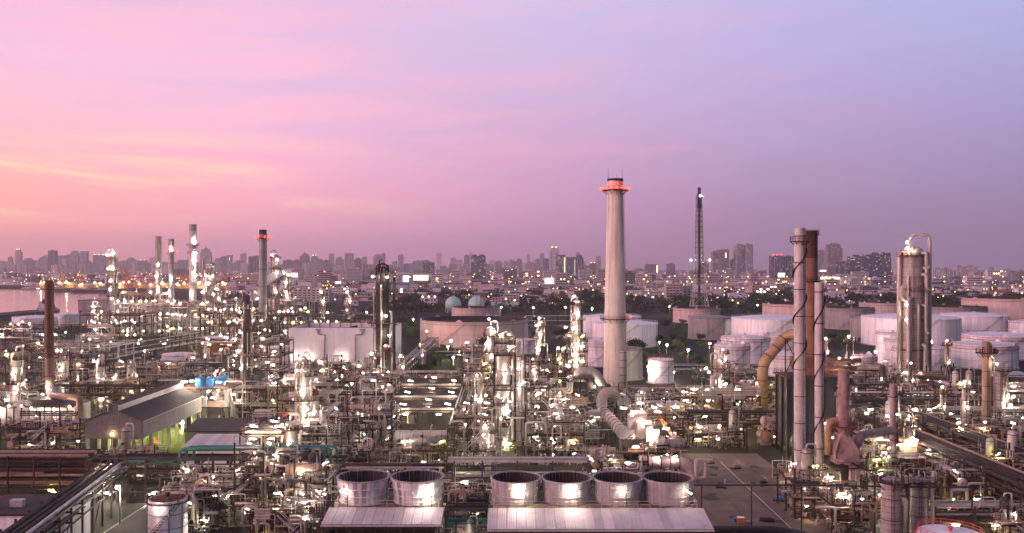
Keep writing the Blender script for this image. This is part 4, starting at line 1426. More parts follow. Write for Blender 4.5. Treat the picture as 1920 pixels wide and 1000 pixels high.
pipe_rack("big lagged pipe bundle bridging the left plant at mid height", PX(165, 398), 398, PX(430, 398), 398, (6.4, 9.4), 6, ["silver", "grey_steel", "brown_steel"], 7, lamps=4, lampr=.3)
pipe_rack("inclined-looking mauve pipe bridge in front of the white-lit far plant", PX(200, 440), 440, PX(395, 545), 545, (8, 11), 5, ["grey_steel", "pale_steel"], 8, lamps=0)
pipe_rack("second mauve pipe bridge running beside the first one", PX(210, 470), 470, PX(400, 590), 590, (8, 11), 5, ["grey_steel", "pale_steel"], 9, lamps=0)
pipe_rack("far pipe bridge above a hedge at left", PX(195, 545), 545, PX(335, 545), 545, (7, 10), 6, MIX, 10, lamps=3, lampr=.5)
pipe_rack("double-deck far pipe rack before the white apartment slab", PX(495, 610), 610, PX(695, 610), 610, (10, 16, 20), 9, MIX, 11, lamps=7, lampr=.6, bent=7)
pipe_rack("long far pipe rack behind the white clad building", PX(485, 530), 530, PX(700, 530), 530, (8, 14, 18), 9, MIX, 12, lamps=7, lampr=.5, bent=7)
pipe_rack("grey far pipe rack between tank field and slim columns", PX(985, 690), 690, PX(1085, 690), 690, (7, 11, 15), 6, ["grey_steel", "pale_steel"], 13, lamps=2, lampr=.5)
pipe_rack("low rack of dark pipes between concrete chimney and yard", PX(1180, 335), 335, PX(1340, 335), 335, (4.5, 7.5), 7, MIX, 14, lamps=4, lampr=.25)
pipe_rack("yellow-lit pipe rack at the head of the paved yard", PX(1270, 272), 272, PX(1490, 272), 272, (5.0, 8.2), 8, DRK + ["tan_paint"], 15, lamps=5, lampmat="lamp_warm")
pipe_rack("pale pipes on low rack between tank field and yard", PX(1225, 415), 415, PX(1430, 415), 415, (5, 7), 6, SIL, 16, lamps=3, lampr=.3)
pipe_rack("pipe rack threading behind the black furnace block", PX(1380, 335), 335, PX(1700, 335), 335, (5, 8.5), 8, MIX, 17, lamps=7, lampr=.3)
pipe_rack("pipe rack crossing before the ribbed column's foot", PX(1560, 300), 300, PX(1790, 300), 300, (5.0, 8.0, 10.5), 8, MIX, 18, lamps=6, lampr=.25, loops=1)
pipe_rack("wide rack of rusty pipes fanning from the ribbed column to the frame edge", PX(1715, 350), 350, PX(1960, 345), 335, (6, 9.5), 12, BRN, 19, lamps=4, lampr=.3, npipe=12, rr=(.2, .5))
pipe_rack("rack of mixed pipes behind the slim column at far right", PX(1760, 285), 285, PX(1960, 285), 285, (4.5, 7.5), 8, MIX, 20, lamps=4, lampr=.22)
pipe_rack("short pipe rack between the cooling towers", PX(838, 168), 168, PX(916, 168), 168, (4.2, 7.4), 6, ["green_pipe", "grey_steel", "brown_steel"], 21, lamps=1)
pipe_rack("dense pipe rack just behind the grey fan stacks", PX(840, 205), 205, PX(1100, 205), 205, (5, 8.5), 7, MIX, 22, lamps=4, rr=(.1, .3), npipe=14)
pipe_rack("pipe rack behind the two white fan stacks", PX(590, 196), 196, PX(850, 196), 196, (6, 9), 7, MIX, 23, lamps=4, rr=(.1, .28), npipe=14)
pipe_rack("elevated pipe rack running into depth left of the air coolers", -38.5, 232, -47, 345, (7, 11), 6, MIX, 24, lamps=6, lampr=.2)
pipe_rack("elevated pipe rack running into depth right of the air coolers", -14.5, 232, -15.5, 350, (8, 12), 6, SIL, 25, lamps=6, lampr=.22)
pipe_rack("steel pipe bridge crossing behind the air coolers", PX(735, 372), 372, PX(900, 372), 372, (7, 9), 5, SIL, 26, lamps=2, lampr=.3)
pipe_rack("steel pipe bridge across the park strip", PX(815, 470), 470, PX(880, 470), 470, (6, 8), 4, SIL, 27, lamps=0)
pipe_rack("low pipe track along the tanker jetty", PX(60, 640), 640, PX(260, 640), 640, (5, 8), 7, DRK, 28, lamps=2, lampr=.5)
pipe_rack("dark low pipe rack in the left middle distance", PX(-20, 470), 470, PX(180, 470), 470, (6, 10), 7, MIX, 29, lamps=5, lampr=.4)
pipe_rack("pipe bridge beside the blue drums", PX(300, 330), 330, PX(450, 330), 330, (7, 11), 6, MIX, 30, lamps=3, lampr=.25)
pipe_rack("brown pipe bridge behind the rust-brown stack", PX(40, 318), 318, PX(310, 318), 318, (7, 10.5), 6, BRN, 31, lamps=6, lampr=.22, post="brown_steel")
pipe_rack("truss pipe bridge near the stub stacks", PX(1600, 282), 282, PX(1760, 282), 282, (9.0, 10.6), 4, ["grey_steel", "dark_steel"], 32, lamps=3, lampr=.22)
pipe_rack("low pipe rack along the right bottom corner", PX(1740, 178), 178, PX(1960, 178), 178, (3.0, 5.2), 6, ["tan_paint", "pale_steel", "grey_steel"], 33, lamps=3, loops=1, lampmat="lamp_warm")
# thick pipes on the ground track right of the cooling tower
for k, (yy, zz, r_, mt) in enumerate(((168, 1.7, .55, "pale_steel"), (170, 2.6, .75, "grey_steel"), (172.5, 1.4, .45, "silver"))):
    rt = thing("ground_pipe", ("pale pipe nearest the cooling tower on the ground track", "fat grey pipe on the ground track bending down by the pair of vessels", "thin silver pipe at the back of the ground track")[k], "pipe", (40, yy, 0))
    part("run", MB().tube(elbow([(-2, 0, zz), (12 + k, 0, zz), (16 + k * 2, -4, zz), (20 + k * 1.5, -18, zz - .4)], 3, 4), r_, 10), mt, rt)
    for x in (0, 5, 10):
        ubox("support", "concrete", rt, (x, 0, (zz - r_) / 2), (.6, r_ * 2, zz - r_))
gp = thing("vent_pipe_loop", "long thin grey pipe carried on posts across the yard", "pipe", (36, 171, 0))
part("run", MB().tube(elbow([(0, 0, 11.2), (22, 0, 11.2), (44, 1.5, 10.4), (57, 1.5, 10.4), (57, 1.5, 6)], .8), .17, 6), "grey_steel", gp)
for x in (2, 12, 22, 33, 44):
    ubox("post", "grey_steel", gp, (x, .0 if x < 23 else 1.0, 5.5), (.2, .2, 11))


# ------------------------------------------------------------------ air coolers
def air_cooler(label, x, y, z, wd, dp, mat="grating", lampmat="lamp_white", look=None):
    root = thing("air_cooler", label, "air cooler", (x, y, 0), look=look)
    for sx in (-1, 0, 1):
        for sy in (-1, 1):
            ubox("leg", "grey_steel", root, (sx * (wd / 2 - .4), sy * (dp / 2 - .4), z / 2 - .4), (.35, .35, z - .8))
    ubox("plenum", "dark_steel", root, (0, 0, z - .55), (wd - .2, dp - .2, .7))
    nb = max(4, int(wd / 3.2))
    for i in range(nb):
        xx = -wd / 2 + (i + .5) * wd / nb
        b_ = ubox("tube_bundle", mat, root, (xx, 0, z), (wd / nb - .25, dp - 1.0, .3))
        fins = MB()
        for k in range(18):
            fins.box((-.5 + (k + .5) / 18, 0, .62), (.022, .96, .4))
        FIN.setdefault(mat, fins.mesh("fins", mat)) if mat not in FIN else None
        part("fins", FIN[mat], None, b_)
    for k in range(1, 3):
        ubox("cross_rail", "brown_steel", root, (0, -dp / 2 + k * dp / 3, z + .32), (wd, .25, .18))
    for sy in (-1, 1):
        ubox("header_box", "pale_steel" if sy < 0 else "grey_steel", root, (0, sy * (dp / 2 - .25), z + .05), (wd - .3, .5, .6))
    nf = max(2, int(wd / 6))
    for i in range(nf):
        part("fan_ring", MB().lathe([(2.0, z - 2.0), (2.3, z - .9)], 16), "pale_steel", root, (-wd / 2 + (i + .5) * wd / nf, 0, 0))
    part("walkway", MB().box((0, -dp / 2 - .7, z - .6), (wd, 1.1, .12)), "pale_deck", root)
    part("handrail", rail_loop(MB(), [(-wd / 2, -dp / 2 - 1.2, z - .5), (wd / 2, -dp / 2 - 1.2, z - .5)], 1.1, .07, 2, False), "tan_paint", root)
    for i in range(3):
        lamp_tube(root, (-wd / 3 + i * wd / 3 + 1, -dp / 2 - .3 if i != 1 else .4, z + 1.6), .3, 1.5, .14, lampmat, tilt=.2)
    for i in range(2):
        lamp_tube(root, (-wd / 4 + i * wd / 2, -dp / 2 - .6, z - 1.4), 0, 1.4, .14, "lamp_warm")
    return root


FIN = {}
air_cooler("dark ribbed air cooler bank farthest back beside the park strip", -30.5, 324, 11.2, 24, 17)
air_cooler("dark ribbed air cooler bank in the middle of three in a row", -28.6, 294, 11.4, 22, 17)
air_cooler("dark ribbed air cooler bank nearest the white fan stacks", -27, 265, 12.0, 20, 16)
air_cooler("air cooler with warm-lit slanted walkway beside the white clad building", -66, 318, 11.0, 20, 16)
air_cooler("small dark air cooler over the low roofs at left", PX(470, 205) + 2, 214, 14.5, 9, 12, "roof_grey")
air_cooler("air cooler squeezed left of the broad lit column", PX(890, 262), 262, 12.5, 9, 12, "roof_grey")
air_cooler("air cooler between dense pipework and concrete chimney", PX(1000, 330), 330, 9.5, 14, 12)
air_cooler("air cooler by the yellow-lit rack of the yard", PX(1300, 305), 305, 9.5, 16, 12, "pale_deck", "lamp_warm")
air_cooler("air cooler among far lit decks at left", PX(420, 470), 470, 14, 22, 14)


# ------------------------------------------------------------------ low buildings inside the plant
def plant_building(label, x, y, wd, dp, z, roof="roof_pale", wall="cladding", slope=.8, units=0, nsheet=10):
    root = thing("plant_building", label, "building", (x, y, 0))
    nw = max(3, int(wd / 3))
    for k in range(nw):
        ubox("wall_panel", wall, root, (-wd / 2 + (k + .5) * wd / nw, -dp / 2, (z - .1) / 2), (wd / nw - .04, .2, z - .1))
    ubox("wall", wall, root, (0, dp / 2, (z - .1) / 2), (wd, .2, z - .1))
    for s in (-1, 1):
        ubox("wall", wall, root, (s * wd / 2, 0, (z - .1) / 2), (.2, dp - .22, z - .1))
    for k in range(nsheet):
        x0, x1 = -wd / 2 - .5 + (wd + 1) * k / nsheet, -wd / 2 - .5 + (wd + 1) * (k + 1) / nsheet - .03
        part("roof_sheet", MB().prism([(x0, -dp / 2 - .5, z), (x0, dp / 2 + .5, z + slope), (x0, dp / 2 + .5, z + slope + .15), (x0, -dp / 2 - .5, z + .15)], (x1 - x0, 0, 0)), roof, root)
    ubox("gutter", "brown_steel", root, (0, -dp / 2 - .6, z - .05), (wd + 1, .25, .25))
    nwin = max(1, int(wd / 6))
    for k in range(nwin):
        f = ubox("window", "pane_dark", root, (-wd / 2 + (k + .5) * wd / nwin, -dp / 2 - .12, z * .5), (1.6, .06, 1.1))
    for k in range(units):
        ac = part("roof_unit", MB().box((0, 0, .75), (2.4, 1.3, 1.3)).box((0, 0, .05), (2.2, 1.1, .1)), "pale_steel", root, (-wd / 2 + 2.5 + 4.2 * k, -dp / 2 + 2 + 2.2 * k, z + slope * .5 + .1))
        part("grille", MB().lathe([(.5, 0), (.5, .08), (.01, .1)], 14, axis='y'), "dark_steel", ac, (.4, -.7, .75))
    return root


plant_building("white flat-roofed hut with two air units in the bottom left corner", -94.5, 168, 17, 12, 8.0, "roof_grey", "white_paint", .3, 2)
plant_building("low shed with dark ribbed mauve roof before the blue drums", PX(440, 262), 262, 26, 11, 5.5, "roof_grey", "wall_block", 1.8)
plant_building("low shed with plain pale pinkish roof above the green pipes", PX(415, 232), 232, 17, 12, 6.5, "roof_pale", "cladding", 1.6)
plant_building("rust-walled substation with dark openings beside the dark latticed column", PX(410, 480), 480, 16, 12, 15, "roof_pale", "rust_red", .5)
plant_building("small mauve hut on the left edge of the blue drum frame", PX(336, 420), 420, 18, 10, 9, "roof_pale", "roof_pale", .5)
plant_building("large grey shed by the river behind lamp-crusted columns", PX(196, 860), 860, 33, 40, 22, "tank_grey", "tank_grey", .3)
plant_building("white hut near the printed tank at right", PX(1892, 390), 390, 14, 9, 6, "roof_metal", "white_paint", .5)

# ------------------------------------------------------------------ concrete frame carrying blue drums
fr = thing("drum_platform", "pale concrete frame on thick posts carrying blue drums", "frame structure", (PX(395, 292), 292, 0))
for sx in (-1, 0, 1):
    for sy in (-1, 1):
        ubox("post", "concrete", fr, (sx * 7.2, sy * 5, 6.8), (1.0, 1.0, 13.6))
for z in (7.8, 14.0):
    ubox("deck", "pale_deck", fr, (0, 0, z), (17, 12.5, .5))
part("handrail", rail_loop(MB(), [(-8.4, -6.1, 14.25), (8.4, -6.1, 14.25), (8.4, 6.1, 14.25), (-8.4, 6.1, 14.25)], 1.2, .08), "rust_red", fr)
part("chute", MB().tube(elbow([(8.8, -6.9, 14), (8.8, -6.9, 11), (10, -7, 8), (10, -7, 5)], 1), .7, 8), "pale_steel", fr)
part("hopper", MB().lathe([(.6, 2.2), (4.0, 4.5), (4.2, 7.4)], 20), "tank_grey", fr, (-.5, 0, 0))
for p, yaw in (((-6.5, -6.4, 16.4), .6), ((-3.8, -6.4, 16.6), .7), ((5, -6.4, 16.3), -.2), ((-5, -6.3, 11.5), .8), ((-2.4, -6.3, 12), .7), ((3, -6.3, 11), -.3), ((9.5, -6.4, 12.2), -.4), ((-8.6, -6.3, 4.3), .8), ((-7, -6.3, 2.5), .7)):
    lamp_tube(fr, p, yaw, 1.7, .16)
for k, (x, y, lab) in enumerate(((-2.6, -2.6, "blue drum at the front of the concrete frame, nearest the open shed"), (1.0, -2.2, "blue drum in the middle of the concrete frame's top deck"), (3.6, 1.8, "blue drum set back at the far corner of the concrete frame"))):
    d = thing("blue_drum", lab, "drum", (fr.location.x + x, 292 + y, 14.26))
    part("shell", MB().lathe([(1.62, 0), (1.62, 2.9), (1.3, 3.25), (.01, 3.4)], 24), "blue_paint", d)
    part("band", MB().lathe([(1.62, 1.6), (1.69, 1.6), (1.69, 1.8), (1.62, 1.8)], 24), "blue_paint", d)
    part("nozzle", MB().tube(elbow([(0, 0, 3.3), (0, 0, 4.2), (1.4, 0, 4.2)], .4), .22, 8), "silver", d)


# ------------------------------------------------------------------ vessels and exchangers (one of each kind, then copies)
def make_drum(mat, r=1.2, L=6.0):
    root = bpy.data.objects.new("horizontal_drum", None)
    COL.objects.link(root)
    root['category'] = "drum"
    root['kind'] = 'thing'
    prof = [(.01, -L / 2 - r * .55), (r * .55, -L / 2 - r * .45), (r * .88, -L / 2 - r * .2), (r, -L / 2), (r, L / 2), (r * .88, L / 2 + r * .2), (r * .55, L / 2 + r * .45), (.01, L / 2 + r * .55)]
    part("shell", MB().lathe(prof[::-1], 18, (0, 0, r + .6), axis='x', flip=False), mat, root)
    for s in (-1, 1):
        part("saddle", MB().prism([(s * L * .3 - .2, -r * .9, 0), (s * L * .3 - .2, r * .9, 0), (s * L * .3 - .2, r * .8, r * .9), (s * L * .3 - .2, -r * .8, r * .9)], (.4, 0, 0)), "concrete", root)
        part("band", MB().lathe([(r, s * L * .42 - .06), (r + .06, s * L * .42 - .06), (r + .06, s * L * .42 + .06), (r, s * L * .42 + .06)], 18, (0, 0, r + .6), axis='x'), "grey_steel", root)
    part("nozzle", MB().tube(elbow([(L * .2, 0, r * 2 + .4), (L * .2, 0, r * 2 + 1.6), (L * .2, r + 1, r * 2 + 1.6)], .5), .2, 8), mat, root)
    part("manway", MB().lathe([(.4, r * 2 + .4), (.4, r * 2 + .95), (.55, r * 2 + .95), (.55, r * 2 + 1.1), (.01, r * 2 + 1.1)], 12, (-L * .2, 0, 0)), "grey_steel", root)
    return root


def make_exchanger(mat):
    root = bpy.data.objects.new("heat_exchanger", None)
    COL.objects.link(root)
    root['category'] = "heat exchanger"
    root['kind'] = 'thing'
    for z in (1.0, 2.6):
        part("tube_shell", MB().lathe([(.01, 3.4), (.45, 3.2), (.6, 2.9), (.6, -2.2), (.01, -2.2)], 14, (0, 0, z), axis='y'), mat, root)
        part("channel_head", MB().lathe([(.01, -2.2), (.78, -2.2), (.78, -2.45), (.62, -2.45), (.62, -3.3), (.78, -3.3), (.78, -3.55), (.01, -3.55)][::-1], 14, (0, 0, z), axis='y'), "tan_paint", root)
    for y in (-1.2, 2.0):
        part("saddle", MB().box((0, y, .25), (1.0, .3, .5)).box((0, y, 1.8), (.8, .3, .5)), "grey_steel", root)
    part("nozzle", MB().tube(elbow([(0, -2.9, 3.2), (0, -2.9, 4.2), (1.4, -2.9, 4.2)], .4), .2, 8), "silver", root)
    return root


def make_vessel(mat):
    root = bpy.data.objects.new("upright_vessel", None)
    COL.objects.link(root)
    root['category'] = "vessel"
    root['kind'] = 'thing'
    part("shell", MB().lathe([(1.0, 0), (1.0, .9), (1.0, 5), (.85, 5.45), (.5, 5.75), (.01, 5.85)], 16), mat, root)
    part("skirt_ring", MB().lathe([(1.0, .8), (1.12, .8), (1.12, 1.0), (1.0, 1.0)], 16), "grey_steel", root)
    part("top_ring", MB().lathe([(1.0, 4.9), (1.1, 4.9), (1.1, 5.05), (1.0, 5.05)], 16), "grey_steel", root)
    part("nozzle", MB().tube(elbow([(0, 0, 5.8), (0, 0, 6.6), (1.7, 0, 6.6), (1.7, 0, 1)], .5), .2, 8), "silver", root)
    part("side_nozzle", MB().tube([(0, -.9, 2.4), (0, -1.5, 2.4)], .3, 10), "grey_steel", root)
    return root


PROTO = {}


def equip(kind, mat, loc, rz, sc, where):
    k = (kind, mat)
    adj = {"silver": "silver", "tan_paint": "tan", "pale_steel": "pale", "brown_steel": "rusty brown", "grey_steel": "grey"}[mat]
    noun = {"drum": "horizontal drum", "exchanger": "heat exchanger pair", "vessel": "upright vessel"}[kind]
    lk = f"{adj} {noun} {where}"
    if k not in PROTO:
        PROTO[k] = {"drum": make_drum, "exchanger": make_exchanger, "vessel": make_vessel}[kind](mat)
        o = PROTO[k]
        o.location = loc
        o.rotation_euler = (0, 0, rz)
        o.scale = sc
        ALL.append((o, lk))
    else:
        o = copy_thing(PROTO[k], loc, rz, look=lk, scale=sc)
    return o


# ------------------------------------------------------------------ process structures
def process_structure(px0, px1, D, dp, levels, tone, seed, nlamp=8, npipe=22, lampr=.16, lampmat="lamp_white", look=None, label=None, dens=1.15, nequip=3, far=False, deck="grating", rail="tan_paint"):
    rng = random.Random(seed)
    x0, x1 = PX(px0, D), PX(px1, D)
    wd = x1 - x0
    root = thing("process_structure", label, "steel structure", ((x0 + x1) / 2, D, 0), look=look)
    steel = {"brown": "brown_steel", "grey": "grey_steel", "dark": "dark_steel", "pale": "pale_steel"}[tone]
    nx = max(2, int(round(wd / 6.5)) + 1)
    ny = max(2, int(round(dp / 8)) + 1)
    xs = [-wd / 2 + wd * i / (nx - 1) for i in range(nx)]
    ys = [dp * j / (ny - 1) for j in range(ny)]
    zt = levels[-1]
    cs = .34 if not far else .5
    for i, x in enumerate(xs):
        for j, y in enumerate(ys):
            if 0 < i < nx - 1 and 0 < j < ny - 1:
                continue
            top = zt + (rng.choice((0, 0, 1.4, 3.0, 5.0)) if j == 0 else 0)
            ubox("column", steel, root, (x, y, top / 2), (cs, cs, top))
    for z in levels:
        for y in ys:
            ubox("beam", steel, root, (0, y, z - .3), (wd - cs, .24, .42))
        for x in xs:
            ubox("beam", steel, root, (x, dp / 2, z - .28), (.22, dp - .3, .38))
        # grating plates, some bays left open
        for i in range(nx - 1):
            for j in range(ny - 1):
                if rng.random() < .66:
                    ubox("deck_plate", deck, root, ((xs[i] + xs[i + 1]) / 2, (ys[j] + ys[j + 1]) / 2, z), (xs[i + 1] - xs[i] - .06, ys[j + 1] - ys[j] - .06, .1))
        part("handrail", rail_loop(MB(), [(-wd / 2, 0, z + .05), (wd / 2, 0, z + .05), (wd / 2, dp, z + .05), (-wd / 2, dp, z + .05)], 1.1, .075 if not far else .13, 2.2 if not far else 4), rng.choice((rail, steel, "pale_steel", "red_rail")), root)
    for k in range(2 + nx // 2):
        i = rng.randrange(nx - 1)
        li = rng.randrange(len(levels))
        za = levels[li - 1] if li else 0.3
        zb = levels[li] - .5
        a, b_ = (xs[i], xs[i + 1]) if rng.random() < .5 else (xs[i + 1], xs[i])
        ubar("brace", steel, root, (a, 0, za), (b_, 0, zb), .16)
    # stair flights on the front
    za = 0.0
    for z in levels:
        if rng.random() < .6:
            sx = rng.choice((-1, 1))
            L = min(wd * .8, (z - za) * 1.1)
            xa = sx * L / 2
            mb = MB()
            ns = int((z - za) / .3)
            for s in range(0, ns, 1):
                u = (s + .5) / ns
                mb.box((xa - sx * L * u, -.6, za + (z - za) * u), (.26, .9, .06))
            for yy in (-1.05, -.15):
                for hh in (0, 1.0):
                    mb.bar((xa, yy, za + hh), (xa - sx * L, yy, z + hh), .12 if hh else .22)
            part("stair", mb, rng.choice((rail, "pale_steel")), root)
        za = z
    # individual pipes
    pm = ["silver", "silver", "pale_steel", "silver", steel, "tan_paint"]
    for k in range(int(npipe * dens)):
        r = rng.choice((.09, .12, .16, .22, .3)) * (1.5 if far else 1)
        mt = rng.choice(pm)
        q = rng.random()
        y = -.3 - rng.random() * .9 if rng.random() < .45 else rng.random() * dp
        x = rng.uniform(-wd / 2, wd / 2)
        if q < .42:      # riser with bend
            zb = rng.uniform(0, zt * .5)
            ztp = min(zt + 3.5, zb + rng.uniform(4, zt))
            sx = rng.choice((-1, 1)) * rng.uniform(1.5, 6)
            pts = [(x, y, zb), (x, y, ztp), (x + sx, y, ztp)]
            if rng.random() < .5:
                pts.append((x + sx, y, ztp - rng.uniform(1, 4)))
            part("pipe", MB().tube(elbow(pts, r * 3), r, 6 if far else 8), mt, root)
        elif q < .75:    # a bundle running along x just over or under a deck
            z = rng.choice(levels) + rng.choice((-.9, .45, 1.3, 2.4, -1.8))
            xa, xb = sorted((rng.uniform(-wd / 2 - 1, wd / 2), rng.uniform(-wd / 2, wd / 2 + 1)))
            if xb - xa < 2:
                xb = xa + 3
            dz = rng.choice((-1, 1)) * rng.uniform(1, 3.5)
            straight = rng.random() < .5
            up = rng.random() < .5
            for j in range(rng.choice((1, 2, 3, 4))):
                g_ = j * (2 * r + .12)
                o1, o2 = (0, g_) if up else (g_, 0)
                if straight:
                    urod("pipe", mt, root, (xa, y + o1, z + o2), (xb, y + o1, z + o2), r)
                else:
                    part("pipe", MB().tube(elbow([(xa, y + o1, z + o2), (xb - g_, y + o1, z + o2), (xb - g_, y + o1, z + dz)], r * 3), r, 6 if far else 8), mt, root)
        else:            # a bundle running into depth
            z = rng.choice(levels) + rng.choice((-.9, .5, 1.5))
            ln = rng.uniform(.4, 1)
            for j in range(rng.choice((1, 2, 3, 4))):
                urod("pipe", mt, root, (x + j * (2 * r + .12), -.5, z), (x + j * (2 * r + .12), dp * ln, z), r)
    # fine pipework, valves, boxes: too many and too small to pick apart
    for mt, n in (("silver", int(100 * dens * (.5 if far else 1))), ("brown_steel", int(60 * dens * (.5 if far else 1)))):
        mb = MB()
        for k in range(n):
            z = rng.choice([0.0] + list(levels)) + .1
            y = rng.uniform(-.4, dp * .8) if rng.random() < .6 else rng.uniform(-.5, 1.2)
            x = rng.uniform(-wd / 2, wd / 2)
            q = rng.random()
            sc = 1.5 if far else 1
            r = rng.uniform(.04, .1) * sc
            if q < .45:
                h1 = rng.uniform(.5, 2.6)
                w1 = rng.choice((-1, 1)) * rng.uniform(.5, 2.5)
                mb.tube(elbow([(x, y, z), (x, y, z + h1), (x + w1, y, z + h1), (x + w1, y, z + rng.uniform(0, h1))], .2, 1), r, 5)
            elif q < .6:
                mb.tube([(x - .35, y, z + .9), (x + .35, y, z + .9)], .18 * sc, 6)
                mb.tube([(x, y, z + .9), (x, y, z + 1.5)], .05 * sc, 4)
                mb.tube([(x, y, z + 1.48), (x, y, z + 1.54)], .28 * sc, 8)
            elif q < .75:
                mb.box((x, y, z + rng.uniform(.4, 1.2)), (rng.uniform(.3, .9), .3, rng.uniform(.4, 1.0)))
            else:
                L = rng.uniform(1.5, 5)
                zz = z + rng.uniform(.3, 3)
                mb.tube([(x, y, zz), (x + L, y, zz)] if rng.random() < .6 else [(x, y, z), (x, y, z + L)], r, 5)
        part("small_piping", mb, mt, root, kind="stuff")
    # lamps
    slots = [(lv, i) for lv in [0.6] + list(levels) for i in range(max(2, int(wd / 5)))]
    rng.shuffle(slots)
    yaw = rng.uniform(-.5, .5)
    ns = max(2, int(wd / 5))
    for k in range(max(2, int(nlamp * rng.uniform(.5, 1.45)))):
        z, i = slots[k % len(slots)]
        zz = z + 2.3
        x = -wd / 2 + (i + .5) * wd / ns + rng.uniform(-.4, .4)
        y = -.7 if rng.random() < .7 else rng.uniform(0, dp * .7)
        mt = lampmat if rng.random() < .68 else rng.choice(("lamp_warm", "lamp_warm", "lamp_cool", "lamp_lime"))
        if far or rng.random() < .2:
            lamp_flood(root, (x, y, zz), lampr * (1.0 if far else 1.6) * rng.uniform(.55, 1.2), mt)
        else:
            lamp_tube(root, (x, y, zz), yaw + rng.uniform(-.15, .15), rng.choice((1.2, 1.2, .7)), lampr * rng.uniform(.4, .7), mt, tilt=rng.choice((0, 0, .4, -.4)))
    for k in range(int(nlamp * (.3 if far else .35))):
        lamp_flood(root, (rng.uniform(-wd / 2, wd / 2), rng.uniform(-.8, dp * .6), rng.choice([0.4] + list(levels)) + rng.uniform(1.2, 2.8)), lampr * rng.uniform(.5, .8), rng.choice(("lamp_white", "lamp_white", "lamp_warm", "lamp_cool")))
    # vessels and exchangers standing on decks
    for k in range(nequip):
        z = rng.choice([0.0] + [v + .06 for v in levels])
        kind = rng.choice(("drum", "drum", "exchanger", "vessel", "vessel"))
        mt = rng.choice(("silver", "silver", "pale_steel", "tan_paint", "grey_steel"))
        s = rng.uniform(.75, 1.25)
        where = "on a pipework deck" if z > .05 else "amid ground-level pipework"
        equip(kind, mt, ((x0 + x1) / 2 + rng.uniform(-.36, .36) * wd, D + rng.uniform(1.8, max(2.5, dp * .35)), z), rng.choice((0, 0, PI / 2, PI)) if kind == "drum" else rng.uniform(-.2, .2), (s, s, s), where)
    return root


